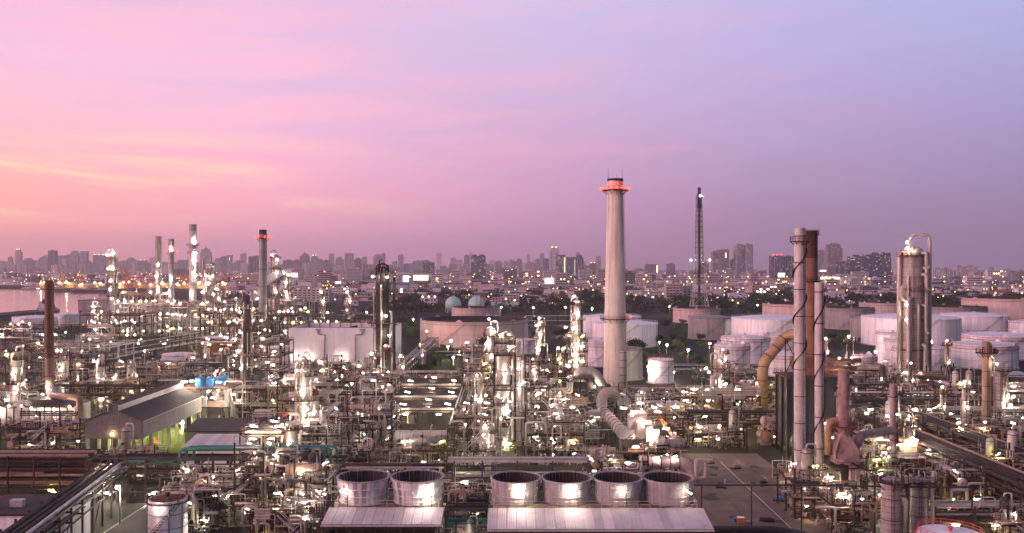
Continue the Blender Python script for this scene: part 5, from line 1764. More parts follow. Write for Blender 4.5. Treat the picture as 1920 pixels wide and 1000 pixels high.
LOOKS = {"brown": "rusty brown steel structure full of pipework", "grey": "grey steel structure full of pipework", "dark": "sooty dark steel structure hung with pipework", "pale": "pale painted steel structure hung with pipework"}
BL = [
    (1084, 1122, 246, 10, (4, 7.5), "brown", 5, 18), (1128, 1172, 204, 8, (3.2,), "grey", 4, 16), (1172, 1215, 210, 8, (3.4,), "brown", 4, 16), (1175, 1215, 268, 10, (5, 8), "brown", 5, 18),
    (470, 606, 164, 9, (4.5, 7.5), "brown", 6, 24), (855, 905, 158, 7, (3.0,), "grey", 3, 14),
    (0, 150, 250, 10, (4.5, 7.5), "dark", 6, 22), (1292, 1400, 258, 8, (4.5,), "brown", 5, 18), (1440, 1482, 262, 8, (5,), "dark", 3, 12),
    (200, 290, 218, 8, (3.5, 6.5), "dark", 4, 20), (330, 400, 196, 8, (3.5, 6), "brown", 4, 18), (350, 392, 176, 8, (4, 7), "grey", 4, 16), (1560, 1640, 176, 10, (3, 6), "brown", 5, 18), (1880, 1960, 172, 10, (3,), "brown", 4, 16),
    (640, 742, 208, 13, (4.5, 8), "brown", 7, 26), (1045, 1100, 262, 16, (5, 9, 12), "grey", 8, 24), (1205, 1290, 266, 16, (5, 9), "brown", 8, 24), (1482, 1560, 276, 14, (5, 9, 13), "dark", 6, 18),
    (1700, 1790, 264, 18, (4.5, 8), "brown", 7, 22), (1680, 1765, 352, 16, (5, 9), "brown", 6, 20), (1500, 1600, 346, 16, (5, 9), "grey", 7, 20), (1862, 1965, 258, 18, (4, 7), "brown", 5, 20),
    (1100, 1160, 300, 12, (6, 9), "brown", 6, 18), (165, 262, 320, 16, (6, 11), "brown", 8, 22), (742, 860, 350, 16, (4, 7), "grey", 6, 20), (345, 440, 320, 14, (6, 10), "brown", 7, 22), (560, 640, 330, 18, (6, 12, 16), "brown", 9, 24), (640, 720, 335, 18, (6, 11), "grey", 8, 22),
    # near rows
    (392, 440, 178, 12, (5, 9), "brown", 5, 16), (440, 548, 184, 15, (6.5, 12), "brown", 9, 30), (552, 612, 176, 14, (6, 10.5), "grey", 8, 22),
    (838, 912, 176, 12, (3.5, 7.0), "dark", 4, 18), (1490, 1560, 186, 12, (4.5, 8), "brown", 6, 18), (1625, 1700, 196, 14, (5, 8.5), "brown", 7, 20),
    (1765, 1850, 192, 15, (4, 7), "brown", 7, 22), (1850, 1935, 206, 15, (4, 7.5), "brown", 5, 20),
    # second row
    (300, 350, 186, 8, (4,), "grey", 2, 10), (450, 560, 226, 20, (6, 11), "brown", 9, 28), (552, 640, 218, 20, (6.5, 12), "grey", 9, 26), (610, 735, 236, 18, (5.5, 10, 13.5), "brown", 11, 34),
    (738, 850, 228, 12, (6.0,), "brown", 5, 16), (852, 925, 232, 20, (5, 10, 14), "grey", 9, 26), (985, 1095, 234, 20, (4.5, 9, 12.5), "brown", 10, 32),
    (1095, 1165, 218, 10, (3.6,), "grey", 6, 20), (1215, 1270, 232, 12, (4.5,), "brown", 6, 18), (1285, 1425, 290, 18, (6, 11), "brown", 9, 28),
    (1590, 1665, 224, 15, (5, 9), "brown", 8, 22), (1640, 1730, 250, 14, (6, 9), "grey", 7, 22), (1780, 1900, 236, 16, (5, 8), "brown", 6, 24),
    # third row
    (436, 530, 292, 22, (7, 13), "brown", 9, 28), (520, 640, 278, 22, (6, 11.5, 16), "brown", 12, 34), (636, 735, 282, 22, (7, 13, 17), "brown", 12, 32),
    (868, 925, 296, 22, (8, 14, 19), "grey", 10, 24), (988, 1070, 282, 18, (6.5, 11, 15), "grey", 11, 28),
    (1400, 1475, 312, 18, (5.5, 10), "brown", 7, 22), (1590, 1690, 322, 20, (6, 10.5), "brown", 8, 24), (1750, 1845, 318, 20, (5, 9), "brown", 6, 22), (1860, 1965, 312, 20, (5, 9), "brown", 5, 20),
    (-30, 60, 300, 26, (6, 11.5), "grey", 10, 26), (100, 165, 338, 22, (8, 14, 19), "grey", 8, 22), (1185, 1280, 300, 14, (5, 8.5), "brown", 6, 20),
    # fourth row
    (-40, 85, 385, 26, (7, 13, 18), "grey", 13, 28), (88, 205, 372, 24, (8, 15, 20), "pale", 12, 28), (205, 330, 360, 20, (7, 12), "grey", 10, 28), (330, 440, 372, 22, (7, 13), "grey", 10, 28),
    (430, 525, 388, 24, (8, 14, 20), "brown", 13, 28), (545, 640, 372, 20, (6, 10.5), "brown", 9, 24), (640, 705, 384, 16, (8,), "brown", 5, 14), (862, 955, 352, 22, (8, 14, 20), "grey", 13, 28),
    (985, 1062, 372, 20, (7, 12.5), "brown", 11, 26), (1058, 1102, 402, 16, (8, 15, 20), "brown", 9, 18), (1310, 1425, 372, 16, (5, 8.5), "grey", 8, 24), (1560, 1690, 380, 16, (5, 9), "brown", 7, 22),
]
process_structure(927, 966, 252, 7.5, (10.1, 18.8, 29.0, 32.6), "dark", 77, nlamp=5, npipe=8, lampr=.12, label="narrow dark post frame caging the broad lit column", nequip=0, rail="rust_red", dens=.5)
for i, (a, b_, D_, dp, lv, tone, nl, npi) in enumerate(BL):
    big = D_ > 340
    process_structure(a, b_, D_, dp, lv, tone, 100 + i, nlamp=max(2, int(nl * .8)), npipe=npi, lampr=.19 if big else .11 if D_ < 260 else .14, look=LOOKS[tone], deck=random.Random(i).choice(("grating", "pale_deck")), rail=random.Random(i + 7).choice(("tan_paint", "rust_red", "grey_steel")), lampmat="lamp_lime" if a < 60 and i % 2 else "lamp_white", nequip=2 if D_ < 260 else 3)
FARB = [(-30, 100, 560, 36, (8, 15), "grey", 12), (150, 262, 545, 36, (9, 17, 24), "grey", 16), (215, 335, 610, 44, (10, 19, 28), "pale", 26), (318, 402, 590, 44, (10, 19, 27), "pale", 20), (376, 482, 545, 40, (9, 17, 25), "brown", 24),
        (430, 500, 470, 34, (9, 16, 23), "brown", 15), (500, 600, 560, 34, (9, 16, 23), "grey", 16), (592, 702, 570, 34, (9, 16, 22), "brown", 16), (225, 290, 690, 40, (12, 22, 32), "pale", 18), (280, 345, 690, 40, (12, 22), "pale", 14), (345, 420, 690, 40, (12, 24), "grey", 14),
        (500, 570, 650, 34, (10, 20, 28), "pale", 14), (415, 490, 660, 40, (10, 20, 28), "grey", 12)]
for i, (a, b_, D_, dp, lv, tone, nl) in enumerate(FARB):
    process_structure(a, b_, D_, dp, lv, tone, 300 + i, nlamp=nl, npipe=16, lampr=.46, look="far " + LOOKS[tone], far=True, nequip=2)

# ------------------------------------------------------------------ furnaces, ducts and boilers
fb = thing("furnace_block", "white-lit furnace block under the rust-brown stack", "furnace", (PX(85, 284), 284, 0))
for i in range(6):
    ubox("leg", "brown_steel", fb, (-11 + 4.4 * i, -4.6, 1.5), (.6, .6, 3.0))
    ubox("leg", "brown_steel", fb, (-11 + 4.4 * i, 4.6, 1.5), (.6, .6, 3.0))
for i in range(10):
    ubox("casing_panel", "pale_steel", fb, (-11.2 + 2.49 * i, -5, 6.2), (2.4, .3, 6.4))
    ubox("buckstay", "brown_steel", fb, (-12.4 + 2.49 * i, -5.25, 6.2), (.25, .3, 6.4))
for s in (-1, 1):
    ubox("end_wall", "pale_steel", fb, (s * 12.45, 0, 6.2), (.3, 9.7, 6.4))
part("roof_hood", MB().prism([(-12.6, -5.2, 9.4), (12.6, -5.2, 9.4), (4, -5.2, 11.5), (-4, -5.2, 11.5)], (0, 10.4, 0)), "grey_steel", fb)
for i in range(5):
    part("end_cover", MB().lathe([(1.0, -5.6), (1.0, -5.2), (.01, -5.7)][::-1], 16, axis='y'), "pale_steel", fb, (-9 + 4.5 * i, 0, 5.0))
part("walkway", rail_loop(MB().box((0, -6.2, 9.3), (25, 1.8, .15)), [(-12.4, -7, 9.4), (12.4, -7, 9.4)], 1.1, .08, 2, False), "brown_steel", fb)
part("crossover_duct", MB().tube(elbow([(3, -1, 12.2), (14.5, -6, 12.2), (14.5, -6, 1)], 1.6, 4), 1.05, 12), "tan_paint", fb)
part("flue_cone", MB().lathe([(3.0, 11.0), (1.6, 13.5), (1.6, 14.5)], 18), "pale_steel", fb, (1.4, 4, 0))
for x in (-11, -8.2, -4.2, -1, 2.6, 6.5, 11.4):
    lamp_flood(fb, (x, -6.6, 8.0 + (x % 2)), .36)
for x in (-9, -4, 1, 6):
    lamp_flood(fb, (x, -3.5, 2.0), .3, "lamp_lime")
for k in range(4):
    part("pipe", MB().tube(elbow([(-12 + 3.2 * k, -6.9, 12.5), (-12 + 3.2 * k, -6.9, 14.2), (-9.6 + 3.2 * k, -4.5, 14.2), (-9.6 + 3.2 * k, -4.5, 10)], .8), .25, 8), "pale_steel", fb)

D = 338
hb = thing("heater_box", "dark panelled heater box with duct bending toward the chimney foot", "furnace", (PX(1087, D), D, 0))
for i in range(4):
    for z in range(3):
        ubox("casing_panel", "grey_steel", hb, (-3.9 + 2.6 * i, -3.5, 1.9 + 3.2 * z), (2.3, .3, 3.0))
for i in range(5):
    ubox("buckstay", "dark_steel", hb, (-5.2 + 2.6 * i, -3.7, 5.4), (.3, .5, 10.8))
for s in (-1, 1):
    ubox("side_wall", "grey_steel", hb, (s * 5.05, 0, 5.2), (.3, 6.6, 10.4))
ubox("roof_slab", "brown_steel", hb, (0, 0, 11.0), (11, 7.6, .4))
part("flue_duct", MB().tube(elbow([(-1, -1.5, 11.2), (-.5, -1.5, 13.4), (5.5, -1.5, 13.8), (13, -1.5, 2.0)], 3.4, 5), 1.85, 14), "tank_grey", hb)
part("flue_duct", MB().tube(elbow([(4, 1.5, 9.5), (7, 1.5, 9.5), (11, 1.5, 1.5)], 2.4, 4), 1.7, 14), "tank_grey", hb)
part("handrail", rail_loop(MB(), [(-5.4, -3.7, 11.2), (5.4, -3.7, 11.2), (5.4, 3.7, 11.2), (-5.4, 3.7, 11.2)], 1.2, .1), "rust_red", hb)
lamp_flood(hb, (4.6, -2.4, 13.2), .4)
lamp_flood(hb, (7.5, -4, 7), .35)
for z, xx in ((11.8, -5), (16, -4.6), (8, 5.4)):
    lamp_flood(hb, (xx, -4.4, z), .4)

bd = thing("flue_duct", "fat pinkish banded duct ending in a round blind flange before the chimney", "duct", (31.3, 241, 0))
path = elbow([(0, 0, 8.2), (-2.0, 38, 8.2), (-1.6, 41, 12.6), (1.8, 43, 13.4), (3.6, 45, 11)], 2.6, 4)
part("casing", MB().tube(path, 1.75, 16), "duct_pink", bd)
part("end_flange", MB().lathe([(.01, -.25), (1.5, -.25), (1.5, -.12), (1.95, -.12), (1.95, 0.05), (1.75, .05)], 22, (0, 0, 8.2), axis='y', flip=True), "tank_grey", bd)
for k in range(9):
    u = (k + .6) / 9
    part("band", MB().lathe([(1.76, -.1), (1.88, -.1), (1.88, .1), (1.76, .1)], 18, axis='y', flip=True), "brown_steel", bd, (-2.0 * u, 38 * u, 8.2))
for k in range(4):
    ubox("support", "grey_steel", bd, (-.5 * k - .2, 4 + 10 * k, 3.2), (.5, .5, 6.4))
part("branch_duct", MB().tube(elbow([(-1.6, 30, 8.6), (-7, 30, 8.6), (-8.8, 30, 5.5)], 1.6, 4), 1.0, 12), "duct_pink", bd)
for p in ((2.6, 18, 12.0), (4.6, 10, 11.2), (6, 4, 10.2), (7.5, -2, 9.2)):
    lamp_tube(bd, p, -.5, 1.6, .17)
bo = thing("boiler_casing", "pinkish boxy boiler casing with lit white door beside the banded duct", "boiler", (37.3, 244, 0))
for (x, y, z, sx, sy, sz) in ((-.8, 8, 8.5, 4.2, 5, 5.4), (.8, 3, 7.9, 4.4, 4, 4.6), (.8, 14, 8.2, 4, 5, 6)):
    ubox("casing_panel", "duct_pink", bo, (x, y, z), (sx, sy, sz))
    for k in (-1, 0, 1):
        ubox("stiffener", "duct_pink", bo, (x + k * sx * .33, y - sy / 2 - .08, z), (.18, .16, sz))
part("arch_duct", MB().tube(elbow([(-3.4, 2.5, 8), (-2.6, 2.5, 11.4), (.4, 2.5, 11.4)], 2, 5), .9, 12), "duct_pink", bo)
ubox("lit_door", "white_paint", bo, (2.6, -2, 6.0), (3.6, .4, 5.6))
for s in (-1, 1):
    ubox("door_post", "dark_steel", bo, (2.6 + s * 2.0, -2.2, 6.2), (.35, .6, 7.2))
ubox("door_head", "dark_steel", bo, (2.6, -2.2, 9.9), (4.6, .7, .4))
ubox("deck", "brown_steel", bo, (1.2, 4, 2.8), (12, 18, .3))
for sx in (-4, 6):
    for sy in (-4, 4, 12):
        ubox("leg", "grey_steel", bo, (sx, sy, 1.3), (.4, .4, 2.6))
part("handrail", rail_loop(MB(), [(-4.6, -4.8, 2.95), (7, -4.8, 2.95), (7, 13, 2.95)], 1.1, .08, 2, False), "orange_paint", bo)
part("stair", MB().bar((5.4, 2, 11), (10.6, -1, 3), .2, .4).bar((5.4, 3, 11), (10.6, 0, 3), .2, .4).bar((5.4, 2, 12), (10.6, -1, 4), .08).bar((5.4, 3, 12), (10.6, 0, 4), .08), "orange_paint", bo)
for p, yw in (((2.2, -3.4, 8.4), .6), ((4.5, -3.4, 5.4), -.4), ((-2.6, -4.8, 4.5), .2), ((6.2, -3, 9.2), -.4), ((5.2, 5, 12.6), -.4), ((1.2, 12, 14), .3)):
    lamp_tube(bo, p, yw, 1.5, .15)
hd = thing("horizontal_duct", "broad white-lit duct bending down at the yard's corner", "duct", (PX(1245, 215), 215, 0))
part("casing", MB().tube(elbow([(-6, 0, 5.6), (5, 0, 5.6), (7.2, 0, 3.2), (7.2, 0, .2)], 2.2, 4), 1.5, 14), "duct_pink", hd)
for k in range(5):
    part("band", MB().lathe([(1.5, -.1), (1.64, -.1), (1.64, .1), (1.5, .1)], 18, axis="x"), "grey_steel", hd, (-5.5 + 2.3 * k, 0, 5.6))
part("handle_loop", MB().tube(elbow([(7.6, -2, 6.8), (10, -2, 6.8), (10, -2, 2.2), (7.6, -2, 2.2), (7.6, -2, 6.8)], .8), .42, 8), "duct_pink", hd)
for x in (-4, 0, 3):
    ubox("support", "grey_steel", hd, (x, 0, 2), (.5, 1.4, 4.0))
lamp_tube(hd, (2.4, -1.9, 7.6), .8, 1.4, .13, "lamp_soft")
lamp_tube(hd, (-2.4, -1.9, 7.2), .3, 1.4, .13, "lamp_soft")

D = 300
td = thing("bent_duct", "fat tan duct rising and bending over toward the twin stacks", "duct", (PX(1430, D), D, 0))
tp = elbow([(0, 0, .4), (0, 0, PZ(683, D)), (PX(1476, D) - PX(1430, D), 0, PZ(627, D)), (PX(1508, D) - PX(1430, D), -6, PZ(624, D))], 3.0, 4)
part("casing", MB().tube(tp, 1.85, 18), "duct_tan", td)
for z in (3, 9, 15, 20):
    part("band", MB().lathe([(1.86, z - .12), (2.05, z - .12), (2.05, z + .12), (1.86, z + .12)], 18), "brown_steel", td)
for u in (.25, .55, .85):
    p = Vector((0, 0, PZ(683, D))).lerp(Vector((PX(1476, D) - PX(1430, D), 0, PZ(627, D))), u)
    dv = Vector((PX(1476, D) - PX(1430, D), 0, PZ(627, D) - PZ(683, D))).normalized()
    part("band", MB().tube([p - dv * .15, p + dv * .15], 2.04, 18), "brown_steel", td)
part("base_cone", MB().lathe([(4.2, 0), (4.2, 3), (1.9, 6)], 20), "duct_tan", td, (3.4, -4, 0))
lamp_flood(td, (3, -9, 4.2), .4, "lamp_lime")

D = 246
bf = thing("black_furnace", "tall black furnace block standing behind the pale grey stack", "furnace", (PX(1521, D), D, 0))
fw = PX(1562, D) - PX(1480, D)
for i in range(5):
    ubox("casing_panel", "black_paint", bf, (-fw / 2 + (i + .5) * fw / 5, 0, 12.5), (fw / 5 - .1, .4, 20))
    ubox("buckstay", "dark_steel", bf, (-fw / 2 + i * fw / 5 + .1, -.35, 11.5), (.35, .4, 23))
for s in (-1, 1):
    ubox("side_wall", "black_paint", bf, (s * fw / 2, 5.5, 12.5), (.4, 10.5, 20))
    for y in (0, 5, 10.5):
        ubox("leg", "dark_steel", bf, (s * (fw / 2 + .5), y, 11.5), (.5, .5, 23))
ubox("roof_slab", "brown_steel", bf, (0, 5.2, 23.0), (fw + 2.4, 13, .5))
part("handrail", rail_loop(MB(), [(-fw / 2 - 1, -1, 23.2), (fw / 2 + 1, -1, 23.2), (fw / 2 + 1, 11, 23.2), (-fw / 2 - 1, 11, 23.2)], 1.2, .1), "rust_red", bf)
part("roof_frame", MB().bar((-fw / 2 - .5, 2, 23), (-fw / 2 - .5, 2, 34), .3).bar((-fw / 2 + 2, 2, 23), (-fw / 2 + 2, 2, 34), .3).bar((-fw / 2 - .5, 2, 24), (-fw / 2 + 2, 2, 29), .2).bar((-fw / 2 + 2, 2, 29), (-fw / 2 - .5, 2, 34), .2).bar((-fw / 2 - .5, 2, 34), (-fw / 2 + 2, 2, 34), .3), "brown_steel", bf)
part("flue_collector", MB().box((0, 4, 27), (fw * .7, 3, 3.2)).tube([(fw * .35, 1, 25.4), (fw * .35 + 9, 1, 25.4)], .8, 10).tube([(fw * .35, .4, 27.8), (fw * .35 + 10, .4, 27.8)], .7, 10), "stack_rust", bf)
for p in ((3.5, -1.5, 10), (5.5, -2, 6), (-5, -1.5, 4), (7.6, -1, 24.5), (8.6, -1, 17)):
    lamp_flood(bf, p, .28)

D = 190
cf = thing("hooded_furnace", "round furnace with peaked hood and mottled pinkish stack", "furnace", (PX(1582, D), D, 0))
part("drum_shell", MB().lathe([(3.3, 0), (3.3, 11.2), (2.6, 11.8)], 24), "dark_steel", cf)
part("hood", MB().prism([(-2.6, -2.3, 11.4), (2.6, -2.3, 11.4), (2.6, -2.3, 14.4), (1.0, -1.0, 17.6), (-1.0, -1.0, 17.6), (-2.6, -2.3, 14.4)], (0, 3.6, 0)), "pink_rust", cf)
part("stack_pipe", MB().lathe([(1.25, 17.3), (1.25, PZ(695, D)), (.95, PZ(695, D))], 18).lathe([(1.0, PZ(695, D)), (.95, PZ(695, D) - 4)], 18, flip=True), "pink_rust", cf)
ring_platform(cf, 19.4, 1.15, 2.9, "rust_red", 14)
ring_platform(cf, 11.0, 3.3, 4.5, "brown_steel", 16)
part("side_duct", MB().tube(elbow([(1, .5, 20.5), (-3.2, .5, 20.5), (-3.2, .5, 13)], 1.4), .85, 10), "duct_tan", cf)
part("side_duct", MB().tube(elbow([(2.6, 1.0, 14), (4.2, 1.0, 17.2), (PX(1674, 206) - PX(1582, 190), 16, 15.5)], 2.2, 4), 1.0, 12), "pink_rust", cf)
for k in range(4):
    part("pipe", MB().tube(elbow([(-4 + .6 * k, -3.4, 12.6), (-4 + .6 * k + 4, -3.6, 12.0 - k * .4), (-4 + .6 * k + 4, -3.6, 7)], .6), .3, 8), "pink_rust", cf)
for p in ((-1.0, -4.5, 5.2), (2.4, -4.4, 4.4), (4.4, -4.0, 3.0), (-4.4, -3.6, 9), (-3, -4.4, 2)):
    lamp_tube(cf, p, .2, 1.4, .13)
D = 224
rf = thing("round_furnace", "low round furnace with lit tan box on its ringed roof", "furnace", (PX(1690, D), D, 0))
part("drum_shell", MB().lathe([(5.2, 0), (5.2, 6.0), (4.6, 6.4), (.01, 6.8)], 28), "grey_steel", rf)
ring_platform(rf, 6.0, 5.2, 7.0, "brown_steel", 18)
ubox("burner_box", "tan_paint", rf, (1.6, -.5, 8.4), (3.8, 3.2, 3.4))
part("cone_base", MB().lathe([(2.6, 6.6), (1.4, 11), (1.2, 11.5)], 18), "brown_steel", rf, (-1.6, 2.6, 0))
for p in ((2.2, -2.9, 10.0), (-4, -3, 8.0), (-2.2, -4, 9), (5.6, -2.6, 7.4)):
    lamp_tube(rf, p, .2, 1.4, .15)

# large drums in full view
def big_drum(label, x, y, z, r, L, mat, rz=0.0, scale=1):
    o = make_drum(mat, r, L)
    o.location = (x, y, z)
    o.rotation_euler = (0, 0, rz)
    o['label'] = label
    return o


big_drum("large pale horizontal drum on a warm-lit deck before the air coolers", PX(790, 234), 234, 6.08, 1.7, 13.5, "pale_steel")
big_drum("spherical-ended white-lit drum near the banded duct's head", PX(1170, 285), 285, 7.5, 1.6, 3, "pale_steel", .4)
big_drum("white drum at the top of the bright structure by the plain pale column", PX(1408, 360), 360, 3, 1.8, 8, "white_paint")
big_drum("fat cream drum lying in the yellow-lit plant near the yard", PX(1325, 318), 318, 2, 2.2, 14, "tan_paint")
big_drum("grey drum at the edge of the yard by the tan duct", PX(1433, 262), 262, .5, 1.9, 5, "tan_paint", PI / 2)

# wind sock, hose reel and small yard things
ws = thing("windsock", "bright orange windsock hanging over the low roofs", "windsock", (PX(545, 222), 222, 0))
part("pole", MB().tube([(0, 0, 0), (0, 0, 18.6)], .08, 6), "pale_steel", ws)
zs = PZ(778, 222)
for k in range(4):
    part("sock_band", MB().tube([(-.2 - .42 * k, 0, zs + .5 + .25 * (-k)), (-.2 - .42 * (k + 1), 0, zs + .5 - .25 * (k + 1) + .04)], [.40 - .04 * k, .37 - .04 * k], 12), "red_paint" if k % 2 else "orange_paint", ws, (0, 0, 0))
for (px_, D_, lab, mt) in ((1389, 183, "orange-capped barrel pump unit standing on the yard kerb", "orange_paint"), (1496, 188, "red bin standing on the paved yard", "red_paint")):
    o = thing("yard_unit", lab, "bin", (PX(px_, D_), D_, .07))
    part("body", MB().box((0, 0, .55), (1.5, 1.0, 1.1)), mt, o)
    part("lid", MB().box((0, 0, 1.15), (1.56, 1.06, .1)), "white_paint" if mt == "orange_paint" else "red_paint", o)
    if mt == "orange_paint":
        part("barrel", MB().lathe([(.4, 0), (.4, .9), (.01, .95)], 14), "blue_paint", o, (-1.1, .6, 0))
        part("handle", MB().tube(elbow([(.8, 0, .4), (1.6, 0, .3), (2.2, .3, .2)], .3), .12, 6), "white_paint", o)
dp_ = thing("drum_pile", "dark pipe lengths lying on the yard", "pipe lengths", (PX(1437, 184), 184, .07))
for k in range(3):
    part("pipe_length", MB().tube([(-1.5 + .2 * k, .6 * k, .3), (1.6, -1 + .6 * k, .3)], .28, 8), "dark_steel", dp_)
for k, (x0_, y0_, x1_, y1_) in enumerate(((41, 160, 41.3, 246), (58.5, 176, 58.7, 240))):
    structure("painted_line", MB().poly([(x0_, y0_, .071), (x1_, y0_, .071), (x1_, y1_, .071), (x0_, y1_, .071)]), "yellow_paint" if k == 0 else "house_white")
rngy = random.Random(3)
for k in range(14):
    x, y, r_ = rngy.uniform(40, 70), rngy.uniform(165, 235), rngy.uniform(.8, 2.6)
    structure("stain", MB().poly([(x + r_ * rngy.uniform(.6, 1.1) * math.cos(2 * PI * q / 14), y + 1.6 * r_ * rngy.uniform(.6, 1.1) * math.sin(2 * PI * q / 14), .069 + .0002 * k) for q in range(14)]), "asphalt" if k % 3 else "near_black")
for k in range(4):
    dg = thing("drain_grate", None, "drain", (48.5, 168 + 19 * k, .075), look="rusty drain grate in the paved yard")
    for q in range(8):
        ubox("bar", "brown_steel", dg, (-.7 + .2 * q, 0, .02), (.1, 1.2, .04))
    ubox("rim", "dark_steel", dg, (0, 0, 0), (1.8, 1.4, .02))
for k, (px_, D_, mt, nm) in enumerate(((1352, 212, "grey_steel", "grey"), (1380, 232, "tan_paint", "tan"), (1432, 214, "brown_steel", "rusty"), (1460, 200, "blue_paint", "blue"), (1330, 238, "pale_steel", "pale"), (1478, 222, "yellow_paint", "yellow"))):
    sk = thing("equipment_skid", nm + " pump skid parked on the paved yard", "skid", (PX(px_, D_), D_, .07), rngy.uniform(-.4, .4))
    part("frame", MB().box((0, 0, .15), (2.6, 1.4, .3)), "dark_steel", sk)
    part("motor", MB().lathe([(.01, -.9), (.45, -.9), (.45, .2), (.3, .3), (.3, .9), (.01, .9)][::-1], 12, (0, 0, .8), axis='x'), mt, sk)
    part("outlet_pipe", MB().tube(elbow([(.9, 0, .8), (.9, 0, 1.7), (.9, 1.2, 1.7)], .3), .14, 8), "silver", sk)
# free-standing floodlight masts
MASTS = [(650, 900, 9), (880, 940, 10), (1000, 930, 10), (1060, 960, 9), (940, 960, 9), (1255, 980, 9), (1420, 990, 10), (1110, 930, 9), (775, 760, 8), (1560, 960, 9), (1225, 700, 8), (225, 182, 8), (205, 198, 8), (1215, 400, 8), (432, 300, 12), (1250, 500, 9), (1330, 520, 8), (1290, 470, 9), (1362, 560, 8), (1400, 640, 9), (1690, 560, 10), (1572, 425, 9), (1720, 700, 14), (1890, 640, 14), (850, 440, 8), (840, 500, 8), (862, 470, 8), (846, 540, 8), (866, 415, 8), (1236, 540, 7), (1500, 660, 12), (1590, 560, 9), (1640, 470, 8), (1745, 520, 9)]
mast0 = None
for i, (px_, D_, h) in enumerate(MASTS):
    lk = "slim lamp post with a white lamp"
    if mast0 is None:
        mast0 = thing("lamp_post", None, "lamp post", (PX(px_, D_), D_, 0), group="free-standing lamp posts in the plant", look=lk)
        part("pole", MB().tube([(0, 0, 0), (0, 0, 9)], [.14, .08], 6), "pale_steel", mast0)
        part("arm", MB().tube([(0, 0, 8.9), (0, -.9, 9.2)], .06, 5), "pale_steel", mast0)
        part("bulb", unit('ball', "lamp_white"), None, mast0, (0, -1.0, 9.2), None, (.5, .5, .4))
    else:
        copy_thing(mast0, (PX(px_, D_), D_, 0), look=lk, scale=(1, 1, h / 9))

sm = thing("sodium_lamp_post", "lamp post with orange lamp lighting the huge open-topped tank's flank", "lamp post", (PX(800, 566), 566, 0))
part("pole", MB().tube([(0, 0, 0), (0, 0, 11.5)], [.2, .12], 6), "grey_steel", sm)
part("bulb", unit('ball', "sodium"), None, sm, (0, .3, 12), None, (.5, .5, .4))
# lattice flare mast
D = 900
fm = thing("lattice_mast", "tall slender lattice mast on a broad braced base", "lattice tower", (PX(1311, D), D, 0))
ztm = PZ(352, D)
def mw(z):
    return 10.2 + (4.2 - 10.2) * min(1, z / 42.0) if z < 42 else 4.2 + (2.6 - 4.2) * (z - 42) / (ztm - 42)
for sx in (-1, 1):
    for sy in (-1, 1):
        mb = MB()
        zz = [0, 14, 28, 42, 70, 100, ztm - 8]
        for a, b_ in zip(zz, zz[1:]):
            mb.bar((sx * mw(a), sy * mw(a), a), (sx * mw(b_), sy * mw(b_), b_), .62 if b_ <= 42 else .36)
        part("leg", mb, "pale_steel" , fm)
nlev = [0, 14, 28, 42] + [42 + k * (ztm - 50) / 16 for k in range(1, 17) if 42 + k * (ztm - 50) / 16 < ztm - 6]
for a, b_ in zip(nlev, nlev[1:]):
    mb = MB()
    for s in (-1, 1):
        wA, wB = mw(a), mw(b_)
        tk = .4 if b_ <= 42 else .26
        mb.bar((-wA, s * wA, a), (wB, s * wB, b_), tk).bar((wA, s * wA, a), (-wB, s * wB, b_), tk)
        mb.bar((s * wA, -wA, a), (s * wB, wB, b_), tk).bar((s * wA, wA, a), (s * wB, -wB, b_), tk)
        mb.bar((-wB, s * wB, b_), (wB, s * wB, b_), tk).bar((s * wB, -wB, b_), (s * wB, wB, b_), tk)
    part("bracing_panel", mb, "pale_steel" if b_ <= 42 else "dark_steel", fm)
part("flare_pipe", MB().tube([(0, 0, 0), (0, 0, ztm - 6)], 1.25, 10), "brown_steel", fm)
part("flare_tip", MB().lathe([(2.2, ztm - 22), (2.2, ztm - 8), (1.7, ztm - 6), (1.7, ztm), (1.2, ztm)], 12), "dark_steel", fm)
for x, z, r_ in ((.6, PZ(368, D), .6), (-9.5, PZ(488, D), .6), (10.5, PZ(488, D), .45)):
    part("beacon", unit('ball', "lamp_cool"), None, fm, (x, -3.2, z), None, (r_, r_, r_))

